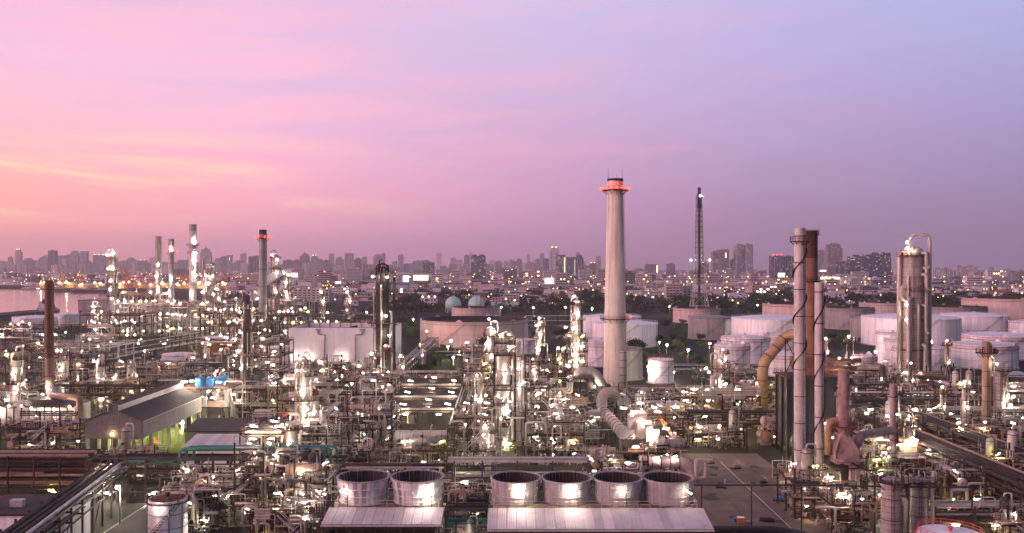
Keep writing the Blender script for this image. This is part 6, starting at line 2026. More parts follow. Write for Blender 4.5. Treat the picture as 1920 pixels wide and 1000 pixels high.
# ------------------------------------------------------------------ skyline towers
TW = [
    # x0, x1, top row, distance, facade, feature
    (-14, 20, 490, 7000, "facade_grey", ""), (28, 38, 466, 7400, "facade_pale", "crown"), (43, 60, 484, 7000, "facade_grey", "step"), (72, 88, 481, 7000, "facade_grey", "spire"), (90, 103, 470, 6400, "facade_dark", ""),
    (104, 119, 480, 7200, "facade_grey", ""), (121, 131, 477, 7300, "facade_grey", "step"), (131, 146, 470, 7000, "facade_grey", "step"), (150, 162, 471, 7000, "facade_grey", "fin"), (161, 172, 494, 6600, "facade_brown", "red"),
    (174, 197, 478, 6400, "facade_grey", "antenna"), (220, 232, 492, 7000, "facade_grey", ""), (236, 250, 483, 7200, "facade_grey", "step"), (258, 275, 487, 7000, "facade_grey", "crown"), (280, 292, 484, 7000, "facade_pale", ""),
    (303, 316, 492, 7000, "facade_grey", ""), (326, 352, 505, 4200, "facade_dark", ""), (333, 348, 488, 7000, "facade_grey", ""), (375, 394, 466, 7300, "facade_grey", "spire"), (401, 414, 484, 7000, "facade_grey", "step"), (420, 433, 481, 7000, "facade_grey", "wedge"),
    (440, 458, 488, 6600, "facade_brown", "step"), (466, 485, 481, 5600, "facade_dark", ""), (545, 562, 488, 5600, "facade_brown", "step"), (562, 578, 475, 6000, "facade_grey", "spire"), (566, 580, 494, 5000, "facade_pale", ""),
    (583, 595, 478, 6200, "facade_grey", "crown"), (592, 606, 486, 5400, "facade_brown", "step"), (608, 617, 488, 6000, "facade_grey", ""), (622, 630, 496, 6400, "facade_grey", ""), (629, 643, 482, 5800, "facade_grey", "step"), (646, 661, 475, 5200, "facade_pale", "fin"),
    (664, 676, 483, 6000, "facade_dark", "step"), (679, 699, 496, 4600, "facade_brown", "fin"), (700, 717, 477, 6200, "facade_grey", "step"), (722, 738, 500, 6200, "facade_grey", ""), (745, 755, 502, 6000, "facade_grey", "step"), (758, 772, 496, 6400, "facade_grey", ""), (776, 791, 505, 5000, "facade_brown", ""),
    (792, 814, 492, 4600, "facade_dark", ""), (818, 838, 506, 5600, "facade_grey", ""), (848, 879, 496, 4600, "facade_pale", "step"), (870, 880, 479, 6400, "facade_grey", ""), (883, 910, 480, 4800, "facade_dark", "twin"), (914, 926, 496, 6200, "facade_grey", ""), (929, 942, 489, 6200, "facade_grey", "step"), (944, 958, 491, 6200, "facade_pale", ""),
    (962, 973, 499, 5600, "facade_pale", ""), (967, 979, 485, 6200, "facade_grey", "step"), (984, 998, 505, 5400, "facade_pale", "step"), (1000, 1014, 487, 5200, "facade_grey", ""), (1019, 1029, 485, 5600, "facade_dark", ""), (1030, 1048, 462, 5600, "facade_pale", "crown"), (1043, 1060, 478, 4800, "facade_dark", "strip"), (1062, 1080, 482, 4600, "facade_dark", "strip"),
    (1079, 1094, 477, 4400, "facade_dark", "step"), (1094, 1105, 497, 4800, "facade_brown", "step"), (1105, 1119, 492, 4700, "facade_brown", "crown"), (1119, 1127, 506, 4600, "facade_grey", ""), (1179, 1196, 509, 4800, "facade_brown", ""), (1210, 1234, 495, 5000, "facade_grey", "strip"), (1251, 1266, 495, 5200, "facade_grey", ""), (1276, 1290, 508, 5000, "facade_pale", ""),
    (1313, 1329, 493, 4600, "facade_dark", ""), (1337, 1367, 472, 4000, "facade_brown", "wedge"), (1370, 1381, 487, 4200, "facade_dark", ""), (1380, 1412, 460, 4000, "facade_grey", "twin"), (1417, 1431, 509, 4300, "facade_brown", ""), (1447, 1468, 479, 4000, "facade_dark", "red"), (1467, 1490, 481, 4100, "facade_dark", ""), (1534, 1552, 470, 4600, "facade_grey", ""),
    (1552, 1580, 456, 4300, "facade_brown", "crown2"), (1568, 1590, 491, 3700, "facade_dark", ""), (1590, 1600, 488, 4400, "facade_grey", ""), (1596, 1633, 481, 3700, "facade_dark", "twin"), (1632, 1671, 477, 3700, "facade_dark", "twin"), (1680, 1694, 503, 4300, "facade_pale", ""), (1749, 1768, 504, 3600, "facade_pale", ""), (1769, 1789, 504, 3600, "facade_pale", ""),
    (1794, 1812, 500, 3600, "facade_pale", ""), (1813, 1833, 500, 3600, "facade_pale", ""), (1825, 1845, 510, 2900, "facade_pale", ""), (1845, 1871, 510, 2900, "facade_grey", ""), (1888, 1905, 511, 2900, "facade_pale", ""), (1908, 1950, 513, 2900, "facade_brown", ""),
]
NM = {"facade_grey": "grey", "facade_pale": "pale", "facade_dark": "dark", "facade_brown": "brownish"}
for x0, x1, top, D, fac, ft in TW:
    X0, X1 = PX(x0, D), PX(x1, D)
    wd = X1 - X0
    zt = PZ(top, D)
    dp = min(wd * .8, 45)
    shape = {"": "plain slab", "step": "stepped", "spire": "spired", "crown": "lit-crowned", "crown2": "cap-topped", "fin": "finned", "twin": "twin-ridged", "strip": "light-striped", "wedge": "slant-topped", "red": "red-lit", "antenna": "masted"}[ft]
    hgt = "" if fac == "facade_x" else ("tall " if zt > 200 else "")
    b = thing("tower_block", None, "tower", ((X0 + X1) / 2, D, 0), look=f"{hgt}{NM[fac]} {shape} tower on the skyline")
    ts = zt * (.86 if ft in ("step", "spire", "crown", "crown2") else 1.0)
    ubox("body", fac, b, (0, dp / 2, ts / 2), (wd, dp, ts))
    rng = random.Random(x0)
    if ft in ("step", "crown", "crown2", "spire"):
        k1 = .72 if ft != "crown2" else .9
        ubox("setback", fac, b, (rng.uniform(-.08, .08) * wd, dp / 2, (ts + zt * .96) / 2), (wd * k1, dp * .7, zt * .96 - ts))
        ubox("roof_plant", "facade_grey", b, (0, dp / 2, zt * .98), (wd * .4, dp * .4, zt * .04))
    if ft == "spire":
        part("spire", MB().lathe([(wd * .2, zt * .9), (wd * .05, zt * 1.03), (.3, zt * 1.12)], 8, (0, dp / 2, 0)), "roof_grey", b)
    if ft in ("crown", "crown2"):
        for s in (-1, 1):
            ubox("lit_crown", "city_yellow" if ft == "crown" else "roof_red", b, (s * wd * .2, dp * .2, zt * .965), (wd * .14, 1.5, zt * .03))
    if ft == "fin":
        for k in range(4):
            ubox("fin", "house_white", b, (-wd * .45 + wd * .3 * k, -.8, ts / 2), (wd * .05, 1.6, ts))
    if ft == "twin":
        for s in (-1, 1):
            ubox("wing", fac, b, (s * wd * .27, -2.2, ts * .5 + 3), (wd * .36, 4, ts + 6))
            ubox("roof_plant", "facade_grey", b, (s * wd * .22, dp / 2, zt + 4.5), (wd * .16, dp * .3, 9))
    if ft == "strip":
        ubox("lit_strip", "screen_yellow", b, (wd * .42, -.6, ts * .47), (wd * .10, 1.0, ts * .8))
    if ft == "wedge":
        part("slanted_roof", MB().prism([(-wd / 2, 0, zt - .5), (wd / 2, 0, zt - .5), (wd / 2, 0, zt + 12), (-wd * .1, 0, zt + 9)], (0, dp, 0)), fac, b)
        ubox("lit_strip", "screen_yellow", b, (wd * .3, -.6, ts * .86), (wd * .06, 1.0, ts * .18))
    if ft in ("red", "antenna"):
        part("mast", MB().tube([(0, dp / 2, zt), (0, dp / 2, zt + (45 if ft == "antenna" else 12))], [1.2, .4], 6), "roof_grey", b)
        for s in (-1, 0, 1):
            part("roof_light", unit('ball', "lamp_red" if ft == "red" else "city_white"), None, b, (s * wd * .35, 0, zt + 2), None, (3, 3, 2.2))
    for k in range(max(2, int(wd / 22))):
        ubox("mullion", "house_dark" if fac != "facade_dark" else "house_white", b, (-wd / 2 + (k + .5) * wd / max(2, int(wd / 22)), -.5, ts * .48), (1.1, 1.0, ts * .93))
    if ft == "":
        ubox("roof_plant", "facade_grey", b, (rng.uniform(-.2, .2) * wd, dp / 2, zt + 2.5), (wd * .35, dp * .4, 5))

# small blocks farther back in the haze
rng = random.Random(77)
for k in range(190):
    px_ = (-20 + 1170 * (k + rng.random()) / 140) if k < 140 else 1150 + 790 * (k - 140 + rng.random()) / 50
    D = rng.uniform(5600, 9500)
    top = (rng.uniform(488, 506) if k % 4 else rng.uniform(474, 492)) if px_ < 1150 else rng.uniform(502, 510)
    wd = (rng.uniform(8, 18) if k % 4 else rng.uniform(6, 11)) / F * D
    zt = PZ(top, D)
    fac = rng.choice(("facade_grey", "facade_grey", "facade_brown", "facade_pale"))
    b = thing("distant_block", None, "building", (PX(px_, D), D, 0), look=f"faint {NM[fac]} block far in the haze")
    ubox("body", fac, b, (0, 10, zt / 2), (wd, 20, zt))
    ubox("roof_plant", fac, b, (wd * .1, 10, zt + 3), (wd * .4, 10, 6))


# ------------------------------------------------------------------ mid-rise blocks with built windows
def apartment(label, px0, px1, top, D, nrow, ncol, mat, win="pane_dark", balc=False, side=0):
    X0, X1 = PX(px0, D), PX(px1, D)
    zt = PZ(top, D)
    wd = X1 - X0
    b = thing("apartment_block", label, "apartment block", ((X0 + X1) / 2, D, 0))
    ubox("body", mat, b, (0, 9, zt / 2), (wd, 18, zt))
    for r in range(nrow):
        for c in range(ncol):
            x = -wd / 2 + (c + .5) * wd / ncol
            z = zt * (r + .55) / nrow
            f = ubox("window", "pane_dark" if random.Random(r * 31 + c + px0).random() > .12 else win, b, (x, -.06, z), (wd / ncol * .58, .16, zt / nrow * .42))
            if balc:
                ubox("balcony", "house_white", b, (x, -.8, z - zt / nrow * .36), (wd / ncol * .72, 1.5, zt / nrow * .26))
    ubox("parapet", mat, b, (0, .3, zt + .4), (wd + .6, .5, .8))
    ubox("stair_head", mat, b, (wd * .2, 9, zt + 1.6), (wd * .18, 6, 3.2))
    return b


apartment("long white slab with rows of dark windows behind the red-lit stack", 550, 617, 543, 1330, 5, 8, "house_white")
apartment("white slab stepping back beyond the long one, wide window rows", 619, 649, 540, 1400, 5, 6, "house_white", "city_white")
apartment("pinkish balconied apartment block below the lattice mast", 1249, 1280, 533, 1270, 7, 5, "house_pink", balc=True)
apartment("plain grey-blue end wing joined behind the balconied block", 1281, 1296, 536, 1290, 7, 2, "house_white")
apartment("long pale pink slab before the masted skyline right of the concrete chimney", 1184, 1222, 515, 2400, 6, 9, "house_pink", "city_yellow")
apartment("stepped pink apartment slab near the frame's right edge", 1410, 1470, 536, 1500, 5, 9, "house_pink", "city_white")
apartment("white podium block under the dark twin-ridged towers", 1588, 1612, 522, 2500, 4, 6, "house_white", "city_yellow")
apartment("second white podium block under the dark twin-ridged towers", 1622, 1652, 521, 2500, 4, 6, "house_white", "city_yellow")
apartment("pale pink slab with end tower left of the rusty stack", 1448, 1490, 523, 2300, 4, 9, "house_pink", "city_yellow")
apartment("small pale block beside the concrete chimney's left flank", 1113, 1128, 538, 1500, 5, 3, "house_pink")
apartment("broad pale block with lit rows behind the concrete chimney", 985, 1050, 508, 3300, 5, 12, "house_pink", "city_yellow")
apartment("white office slab at far right above the highway", 1852, 1880, 507, 2700, 6, 6, "house_white", "city_yellow")

# low city: houses and sheds
occ = []


def in_river(x, y):
    c = False
    n = len(RIVER)
    for i in range(n):
        (xa, ya), (xb, yb) = RIVER[i], RIVER[(i + 1) % n]
        if (ya > y) != (yb > y) and x < (xb - xa) * (y - ya) / (yb - ya) + xa:
            c = not c
    return c


rng = random.Random(5)
HM = {}
nh = 0
tries = 0
while nh < 285 and tries < 4000:
    tries += 1
    px_ = rng.uniform(-20, 1945)
    row = rng.uniform(523, 577) if rng.random() < .75 else rng.uniform(520, 545)
    D = GD(row)
    if px_ < 420 and row > 541 or 420 <= px_ < 720 and D < 1150 or px_ > 1180 and D < 1120:
        continue
    X = PX(px_, D)
    if in_river(X, D) or in_river(X - 40, D) or abs(D - 1900) < 40 or abs(D - 2450) < 40:
        continue
    wd = rng.uniform(9, 22) * (1 + (D - 900) / 2200)
    dp = rng.uniform(9, 18)
    hh = rng.choice((4, 5, 7, 7, 10, 13)) * (1 + (D - 900) / 3000)
    if any(abs(X - a) < (wd + c_) * .55 and abs(D - b_) < 22 for a, b_, c_ in occ):
        continue
    occ.append((X, D, wd))
    wm = rng.choice(("house_white", "house_white", "house_pink", "house_dark"))
    rm = rng.choice(("roof_grey", "roof_metal", "roof_metal", "roof_red", "roof_grey", "roof_blue" if rng.random() < .3 else "roof_grey"))
    lk = "distant %s house with %s %s roof" % ({"house_white": "white", "house_pink": "pinkish", "house_dark": "dark"}[wm], {"roof_grey": "grey", "roof_metal": "pale", "roof_red": "red", "roof_blue": "blue"}[rm], "gabled" if hh < 8 else "flat")
    h = thing("low_house", None, "house", (X, D, 0), look=lk)
    ubox("wall", wm, h, (0, dp / 2, hh / 2), (wd, dp, hh))
    if hh < 8:
        key = ("gable", rm)
        if key not in HM:
            HM[key] = MB().prism([(-.54, -.54, 0), (-.54, .54, 0), (-.54, 0, 1)], (1.08, 0, 0)).mesh("roof", rm)
        part("roof", HM[key], None, h, (0, dp / 2, hh + .02), None, (wd, dp, wd * .18))
    else:
        ubox("roof", rm, h, (0, dp / 2, hh + .3), (wd + .8, dp + .8, .6))
    nwn = 3 if hh < 8 else 5
    for k in range(nwn):
        for r in range(1 if hh < 8 else 3):
            lit = rng.random() < .16
            ubox("window", ("city_yellow" if rng.random() < .6 else "screen_white") if lit else "pane_dark", h, (-wd / 2 + (k + .5) * wd / nwn, -.05, hh * ((r + .55) / (1 if hh < 8 else 3))), (wd / nwn * (.5 if not lit else .3), .15, hh * (.35 if hh < 8 else .16)))
    nh += 1

# the rest of the low city, past what can be picked out house by house
rest_w = {"house_white": MB(), "house_pink": MB(), "house_dark": MB(), "roof_metal": MB()}
for k in range(900):
    px_ = rng.uniform(-20, 1950)
    D = GD(rng.uniform(513, 566))
    X = PX(px_, D)
    if px_ < 430 and D < 2320 or D < 1250 or in_river(X, D) or in_river(X - 40, D) or abs(D - 1900) < 40 or abs(D - 2450) < 40:
        continue
    wd = rng.uniform(10, 26) * (1 + (D - 900) / 2600)
    if any(abs(X - a) < (wd + c_) * .6 and abs(D - b_) < 40 for a, b_, c_ in occ):
        continue
    hh = rng.choice((5, 7, 9, 12, 18 if D > 1700 else 9, 26 if D > 2300 else 8))
    rest_w[rng.choice(("house_white", "house_white", "house_pink", "house_dark"))].box((X, D + 8, hh / 2), (wd, 14, hh))
    rest_w["roof_metal" if rng.random() < .5 else "house_dark"].box((X, D + 8, hh + .4), (wd + 1, 15, .8))
for mt, mb_ in rest_w.items():
    o_ = structure("low_city", mb_, mt)
    o_['kind'] = 'stuff'
# mid-rise blocks standing out of the low city
for k in range(46):
    px_ = 430 + 1500 * (k + rng.random()) / 46
    D = rng.uniform(2000, 3600)
    if abs(D - 1900) < 60 or abs(D - 2450) < 60:
        D += 130
    zt = rng.uniform(22, 48)
    wd = rng.uniform(14, 34) / F * D
    mt = rng.choice(("house_white", "house_pink", "house_white", "house_dark"))
    b = thing("mid_rise_block", None, "building", (PX(px_, D), D, 0), look="%s mid-rise block above low roofs" % {"house_white": "white", "house_pink": "pinkish", "house_dark": "dark"}[mt])
    ubox("body", mt, b, (0, 10, zt / 2), (wd, 20, zt))
    ubox("stair_head", mt, b, (wd * .2, 10, zt + 2), (wd * .2, 8, 4))
    nr = max(3, int(zt / 5))
    for r in range(nr):
        ubox("window_band", "pane_dark", b, (0, -.06, zt * (r + .55) / nr), (wd * .92, .2, zt / nr * .38))
    for j in range(rng.randrange(4)):
        ubox("lit_window", rng.choice(("city_yellow", "city_white")), b, (rng.uniform(-.4, .4) * wd, -.3, zt * (rng.randrange(nr) + .55) / nr), (2.6, .2, 1.6))

for lab, px0, px1, top, D, roof in (("wide hall with bright blue roof beside the sooty dark column", 733, 764, 531, 1500, "roof_blue"), ("low pale-roofed warehouse in the tree belt by the sooty column", 735, 790, 568, 1130, "roof_metal"), ("low long pale shed behind the green gas spheres", 921, 975, 567, 1120, "roof_metal"), ("long white-roofed factory shed right of the concrete chimney", 1176, 1250, 551, 1420, "roof_metal"), ("white-roofed factory shed under the red-lit slab towers", 1430, 1492, 556, 1330, "roof_metal"), ("low shed with lit loading bay by the masted river side", 40, 90, 540, 2080, "roof_metal"), ("dark-roofed factory hall behind the steaming column", 640, 700, 548, 1500, "roof_grey"), ("curved pale roof hall far right beyond the tree line", 1730, 1775, 531, 2100, "roof_grey")):
    X0, X1 = PX(px0, D), PX(px1, D)
    zt = PZ(top, D)
    wd = X1 - X0
    b = thing("factory_hall", lab, "hall", ((X0 + X1) / 2, D, 0))
    ubox("wall", "house_white", b, (0, 14, max(2, zt - 3) / 2), (wd, 28, max(2, zt - 3)))
    n = 8
    for k in range(n):
        part("roof_bay", MB().prism([(-wd / 2 - .5 + k * (wd + 1) / n, -.8, max(2, zt - 3)), (-wd / 2 - .5 + k * (wd + 1) / n, 14, max(2, zt - 3) + 3), (-wd / 2 - .5 + k * (wd + 1) / n, 28.8, max(2, zt - 3))], ((wd + 1) / n - .1, 0, 0)), roof, b)
    for k in range(4):
        ubox("window", "pane_dark" if k != 2 else "city_white", b, (-wd / 2 + (k + .5) * wd / 4, -.06, max(2, zt - 3) * .55), (wd / 9, .16, max(2, zt - 3) * .3))

# green gas spheres
for px_, lab in ((850, "pale green gas sphere nearer the huge open-topped tank's left"), (893, "pale green gas sphere with a small riser beside it")):
    D = 1010
    s = thing("gas_sphere", lab, "gas sphere", (PX(px_, D), D, 0), group="pale green gas spheres")
    zc = PZ(571, D)
    part("ball", MB().sphere((0, 0, zc), 9.6, 24, 14), "sphere_green", s)
    for k in range(8):
        a = 2 * PI * k / 8
        urod("leg", "pale_steel", s, (9 * math.cos(a), 9 * math.sin(a), 0), (9 * math.cos(a), 9 * math.sin(a), zc), .5)
    part("equator_ring", MB().lathe([(9.6, zc - .2), (10.0, zc - .2), (10.0, zc + .2), (9.6, zc + .2)], 24), "pale_steel", s)
    if px_ == 893:
        part("riser", MB().tube([(4, -9.8, 0), (4, -9.8, zc + 11)], 1.2, 8), "pale_steel", s)
    part("top_platform", rail_loop(MB().box((0, 0, zc + 9.7), (3, 3, .3)), circle(0, 0, zc + 9.8, 1.4, 8), 1.2, .15, 3), "pale_steel", s)


# elevated highways
def highway(label, xa, xb, y, z, lamps):
    h = thing("elevated_highway", label, "highway", (xa, y, 0))
    L = xb - xa
    n = int(L / 60)
    for k in range(n):
        ubox("deck_span", "concrete", h, (L * (k + .5) / n, 0, z), (L / n - .3, 22, 1.8))
        for s in (-1, 1):
            ubox("parapet", "concrete", h, (L * (k + .5) / n, s * 10.9, z + 1.5), (L / n - .3, .4, 1.2))
        ubox("pier", "concrete", h, (L * (k + .5) / n, 0, (z - .9) / 2), (3, 6, z - .9))
        ubox("pier_cap", "concrete", h, (L * (k + .5) / n, 0, z - 1.7), (4, 19, 1.6))
    for k in range(lamps):
        x = L * (k + .5) / lamps
        part("lamp_mast", MB().tube([(x, -10, z + 1), (x, -10, z + 10)], .22, 5), "pale_steel", h)
        part("lamp", unit('ball', "city_yellow"), None, h, (x, -10.4, z + 10.2), None, (1.3, 1.3, .9))


highway("long elevated highway crossing the city behind the tree belt", -160, 1330, 1900, 11.5, 34)
highway("farther elevated road seen above the low houses", -420, 1600, 2450, 16, 36)


# bright signs
for lab, px_, row, D, wp, hp, mt in (("large bright white screen over the low houses left of the concrete chimney", 1030, 527, 1980, 17, 11, "screen_white"), ("pinkish white glowing billboard by the dark column", 761, 523, 2100, 11, 12, "screen_white"), ("long yellow-white glowing sign right of the dark column", 789, 521, 2150, 28, 10, "screen_yellow"), ("small blue-white hoarding lights behind the white slab", 634, 530, 1950, 11, 4, "screen_white"),
                                     ("square white sign under the dark slab pair at right", 1465, 516, 2300, 13, 8, "screen_white"), ("long bright mall sign under the tallest capped tower", 1556, 522, 2500, 36, 5, "screen_yellow"), ("white glowing board behind the steaming column", 551, 516, 2200, 14, 8, "screen_white"), ("lit white strip at the foot of the grey slab by the rusty stack", 1543, 508, 2600, 12, 3, "screen_white")):
    X, z = PX(px_, D), PZ(row, D)
    wd, hh = wp / F * D, hp / F * D
    s = thing("lit_sign", lab, "sign", (X, D, 0))
    ubox("screen", mt, s, (0, -.5, z), (wd, .2, hh))
    ubox("backing", "dark_steel", s, (0, .2, z), (wd + 1, .8, hh + 1))
    for k in (-1, 1):
        ubox("post", "dark_steel", s, (k * wd * .35, .4, z / 2), (.9, .9, z))

# ------------------------------------------------------------------ street lamps of the city
me_l = {}
for mt in ("city_yellow", "city_white", "city_cool"):
    mb = MB().tube([(0, 0, 0), (0, 0, 7.4)], .16, 4)
    nf = len(mb.f)
    mb.sphere((0, -.4, 8.2), .85, 6, 4)
    me = mb.mesh("street_lamp", "grey_steel")
    me.materials.append(MATS[mt])
    for i in range(nf, len(me.polygons)):
        me.polygons[i].material_index = 1
    me_l[mt] = me
rng = random.Random(9)
n = 0
rest = MB()
while n < 480:
    px_ = rng.uniform(-10, 1935) if rng.random() < .8 else rng.uniform(0, 420)
    row = 505 + 62 * rng.random() ** 1.9 + 8
    if 0 < px_ < 420:
        row = rng.choice((rng.uniform(514, 530), rng.uniform(520, 546)))
    D = GD(row)
    X = PX(px_, D)
    if in_river(X, D) or px_ > 1180 and D < 1150 or D < 950:
        continue
    z0 = rng.uniform(0, 10) if D > 1300 else 0
    sc = max(.9, D / 2600)
    if n < 285 and D < 4200:
        mt = rng.choices(("city_yellow", "city_white", "city_cool"), (6, 2, 1))[0]
        nm_ = {"city_yellow": "amber", "city_white": "warm white", "city_cool": "bluish white"}[mt]
        o = thing("street_lamp", None, "street lamp", (X, D, 0), group="%s street lamps of the distant city" % nm_, data=me_l[mt], look="tiny %s street lamp in the city" % nm_)
        o.scale = (sc, sc, sc)
        n += 1
    elif n >= 285 or D >= 4200:
        rest.sphere((X, D, 9 + rng.uniform(0, 12)), .85 * sc, 6, 4)
        n += 1 if n >= 285 else 0
o = structure("city_lights", rest, "city_yellow")
o['kind'] = 'stuff'

# ------------------------------------------------------------------ port, river and ships
for i, (px_, D, up) in enumerate(((118, 2300, 1), (150, 2250, 0), (236, 2150, 1), (242, 2180, 1), (262, 2150, 0), (288, 2150, 0), (345, 2200, 0), (398, 2250, 0), (420, 2250, 0))):
    c = thing("port_crane", None, "crane", (PX(px_, D), D, 0), look="orange port crane with %s boom" % ("raised" if up else "level"))
    for sx in (-1, 1):
        for sy in (-1, 1):
            ubar("leg", "crane_orange", c, (sx * 8, sy * 7, 0), (sx * 6, sy * 7, 26), 1.4)
    for sy in (-1, 1):
        ubox("portal_beam", "crane_orange", c, (0, sy * 7, 14), (14, 1.4, 1.6))
        ubox("portal_beam", "crane_orange", c, (0, sy * 7, 26), (13, 1.5, 1.8))
    if up:
        ubar("boom", "crane_orange", c, (-6, 0, 27), (-15, 0, 58), 2.4)
        ubar("boom_stay", "crane_orange", c, (0, 0, 40), (-13, 0, 50), .6)
    else:
        ubar("boom", "crane_orange", c, (-32, 0, 28), (20, 0, 28), 2.0)
        ubar("boom_stay", "crane_orange", c, (0, 0, 42), (-26, 0, 29), .6)
    ubar("mast", "crane_orange", c, (0, 0, 27), (0, 0, 42), 1.6)
    ubox("cabin", "house_white", c, (3, -2, 24.5), (4, 3, 3))
rng = random.Random(21)
for i in range(26):
    px_ = 70 + 370 * (i + rng.random()) / 26
    D = rng.uniform(2100, 2280)
    if in_river(PX(px_, D), D - 20):
        continue
    w_ = rng.uniform(18, 42)
    h = rng.uniform(6, 13)
    s = thing("port_shed", None, "shed", (PX(px_, D), D, 0), look="amber-lit shed on the far quay")
    ubox("wall", rng.choice(("tan_paint", "house_white", "house_pink")), s, (0, 8, h / 2), (w_, 16, h))
    part("roof", MB().prism([(-w_ / 2 - .4, -.5, h), (-w_ / 2 - .4, 8, h + 3), (-w_ / 2 - .4, 16.5, h)], (w_ + .8, 0, 0)), "roof_metal", s)
    part("lamp", unit('ball', "port_gold"), None, s, (rng.uniform(-.3, .3) * w_, -7, h + 3), None, (1.25, 1.25, 1.0))
    ubar("lamp_bracket", "grey_steel", s, (0, 0, h - .5), (0, -6.4, h + 2.8), .3)


def ship(label, x, y, rz, L, bw, hh, hull, bridge_at, bz, cargo=True):
    s = thing("ship", label, "ship", (x, y, -1.5), rz)
    prof = [(-L / 2, -bw * .42), (-L * .42, -bw / 2), (L * .36, -bw / 2), (L * .46, -bw * .28), (L / 2 + 2, 0), (L * .46, bw * .28), (L * .36, bw / 2), (-L * .42, bw / 2), (-L / 2, bw * .42)]
    part("hull", MB().prism([(a, b_, 0) for a, b_ in prof], (0, 0, hh)), hull, s)
    part("bulwark", rail_loop(MB(), [(a, b_, hh) for a, b_ in prof], 1.2, .25, 3), "pale_steel", s)
    bx = bridge_at * L / 2
    for k in range(3):
        ubox("deckhouse", "house_white", s, (bx, 0, hh + bz * (k + .5) / 3), (14 - 2.4 * k, bw * (.86 - .1 * k), bz / 3 - .1))
        for j in range(5):
            ubox("window", "pane_dark", s, (bx + j * 2 - 4, -bw * (.43 - .05 * k) - .06, hh + bz * (k + .55) / 3), (1.1, .14, bz / 8))
    part("funnel", MB().lathe([(1.6, 0), (1.3, 5), (1.0, 5)], 12, (bx - 6, 0, hh + bz * .8)), "dark_steel", s)
    urod("mast", "pale_steel", s, (bx + 1, 0, hh + bz), (bx + 1, 0, hh + bz + 8), .25)
    if cargo:
        for k in range(4):
            ubox("hatch", "rust_red", s, (-bx * .1 + (k - 1.5) * L * .14 + (-.12 * L if bridge_at > 0 else .12 * L), 0, hh + .7), (L * .11, bw * .6, 1.4))
    return s


ship("grey ship's bridge moored at the river bank behind the rust-brown stack", -537, 945, R(88), 120, 18, 6, "hull_dark", .62, 10)
ship("dark cargo ship lying off the far quay, left of two", PX(128, 1950), 1950, R(4), 70, 14, 5, "hull_dark", -.6, 9)
ship("dark cargo ship lying off the far quay, right of two", PX(170, 1860), 1860, R(8), 80, 15, 5.5, "hull_dark", .6, 10)

# ------------------------------------------------------------------ trees
LEAF = {}


def crown_mesh(mat, seed, n=300, sp=(1, 1, .8)):
    rng = random.Random(seed)
    mb = MB()
    lobes = [(Vector((rng.uniform(-.55, .55), rng.uniform(-.55, .55), rng.uniform(-.25, .45))), rng.uniform(.35, .62)) for _ in range(8)]
    for k in range(n):
        c, r = rng.choice(lobes)
        d = Vector((rng.gauss(0, 1), rng.gauss(0, 1), rng.gauss(0, 1))).normalized()
        p = c + d * r * (rng.random() ** .4)
        p = Vector((p.x * sp[0], p.y * sp[1], p.z * sp[2]))
        a = (d + Vector((rng.uniform(-.8, .8), rng.uniform(-.8, .8), rng.uniform(-.2, .9)))).normalized()
        u = a.orthogonal().normalized()
        v = a.cross(u)
        s = rng.uniform(.07, .15)
        q = rng.random() * PI
        u, v = u * math.cos(q) + v * math.sin(q), v * math.cos(q) - u * math.sin(q)
        mb.poly([p - u * s, p - v * s * .6, p + u * s, p + v * s * .6])
    return mb.mesh("crown", mat)


TK = MB().tube([(0, 0, 0), (.03, 0, .5), (0, .05, 1)], [.075, .05, .02], 6)
for a in (0, 2.1, 4.2):
    TK.tube([(0.02, 0, .5 + a * .05), (.3 * math.cos(a), .3 * math.sin(a), .95)], [.03, .012], 5)
TK = TK.mesh("trunk", "bark")
CR = {}
for mt in ("leaf_dark", "leaf_mid"):
    for k in range(5):
        CR[(mt, k)] = crown_mesh(mt, k * 7 + (3 if mt == "leaf_mid" else 0), 520)
rng = random.Random(33)


def tree(x, y, h, mt, look, wide=1.0):
    t_ = thing("tree", None, "tree", (x, y, 0), rng.random() * 6, look=look)
    part("trunk", TK, None, t_, (0, 0, 0), None, (h * .7, h * .7, h * .62))
    cr = h * .52 * wide
    part("crown", CR[(mt, rng.randrange(5))], None, t_, (0, 0, h * .56), None, (cr, cr, h * .50))
    return t_


nt = 0
# park strip
for k in range(26):
    y = 400 + 155 * (k + rng.random()) / 26
    tree(rng.uniform(-45, -30) if k % 2 else rng.uniform(-16, -4), y, rng.uniform(5, 10), "leaf_mid" if rng.random() < .5 else "leaf_dark", "bushy tree along the park strip")
    nt += 1
# by the small white tank and mast field
for k in range(34):
    D = rng.uniform(430, 640)
    tree(PX(rng.uniform(1195, 1325), D), D, rng.uniform(5, 9), "leaf_mid" if rng.random() < .5 else "leaf_dark", "leafy tree before the tank field")
    nt += 1
for px_, D, h in ((1190, 520, 13), (1183, 505, 10), (830, 585, 10), (905, 560, 11), (1570, 640, 6), (1588, 640, 5)):
    tree(PX(px_, D), D, h, "leaf_dark", "dark lone tree beside a tank wall")
# hedge at left
for k in range(16):
    D = rng.uniform(470, 540)
    tree(PX(rng.uniform(196, 292), D), D, rng.uniform(4, 7), "leaf_dark", "dark bush in the left hedge")
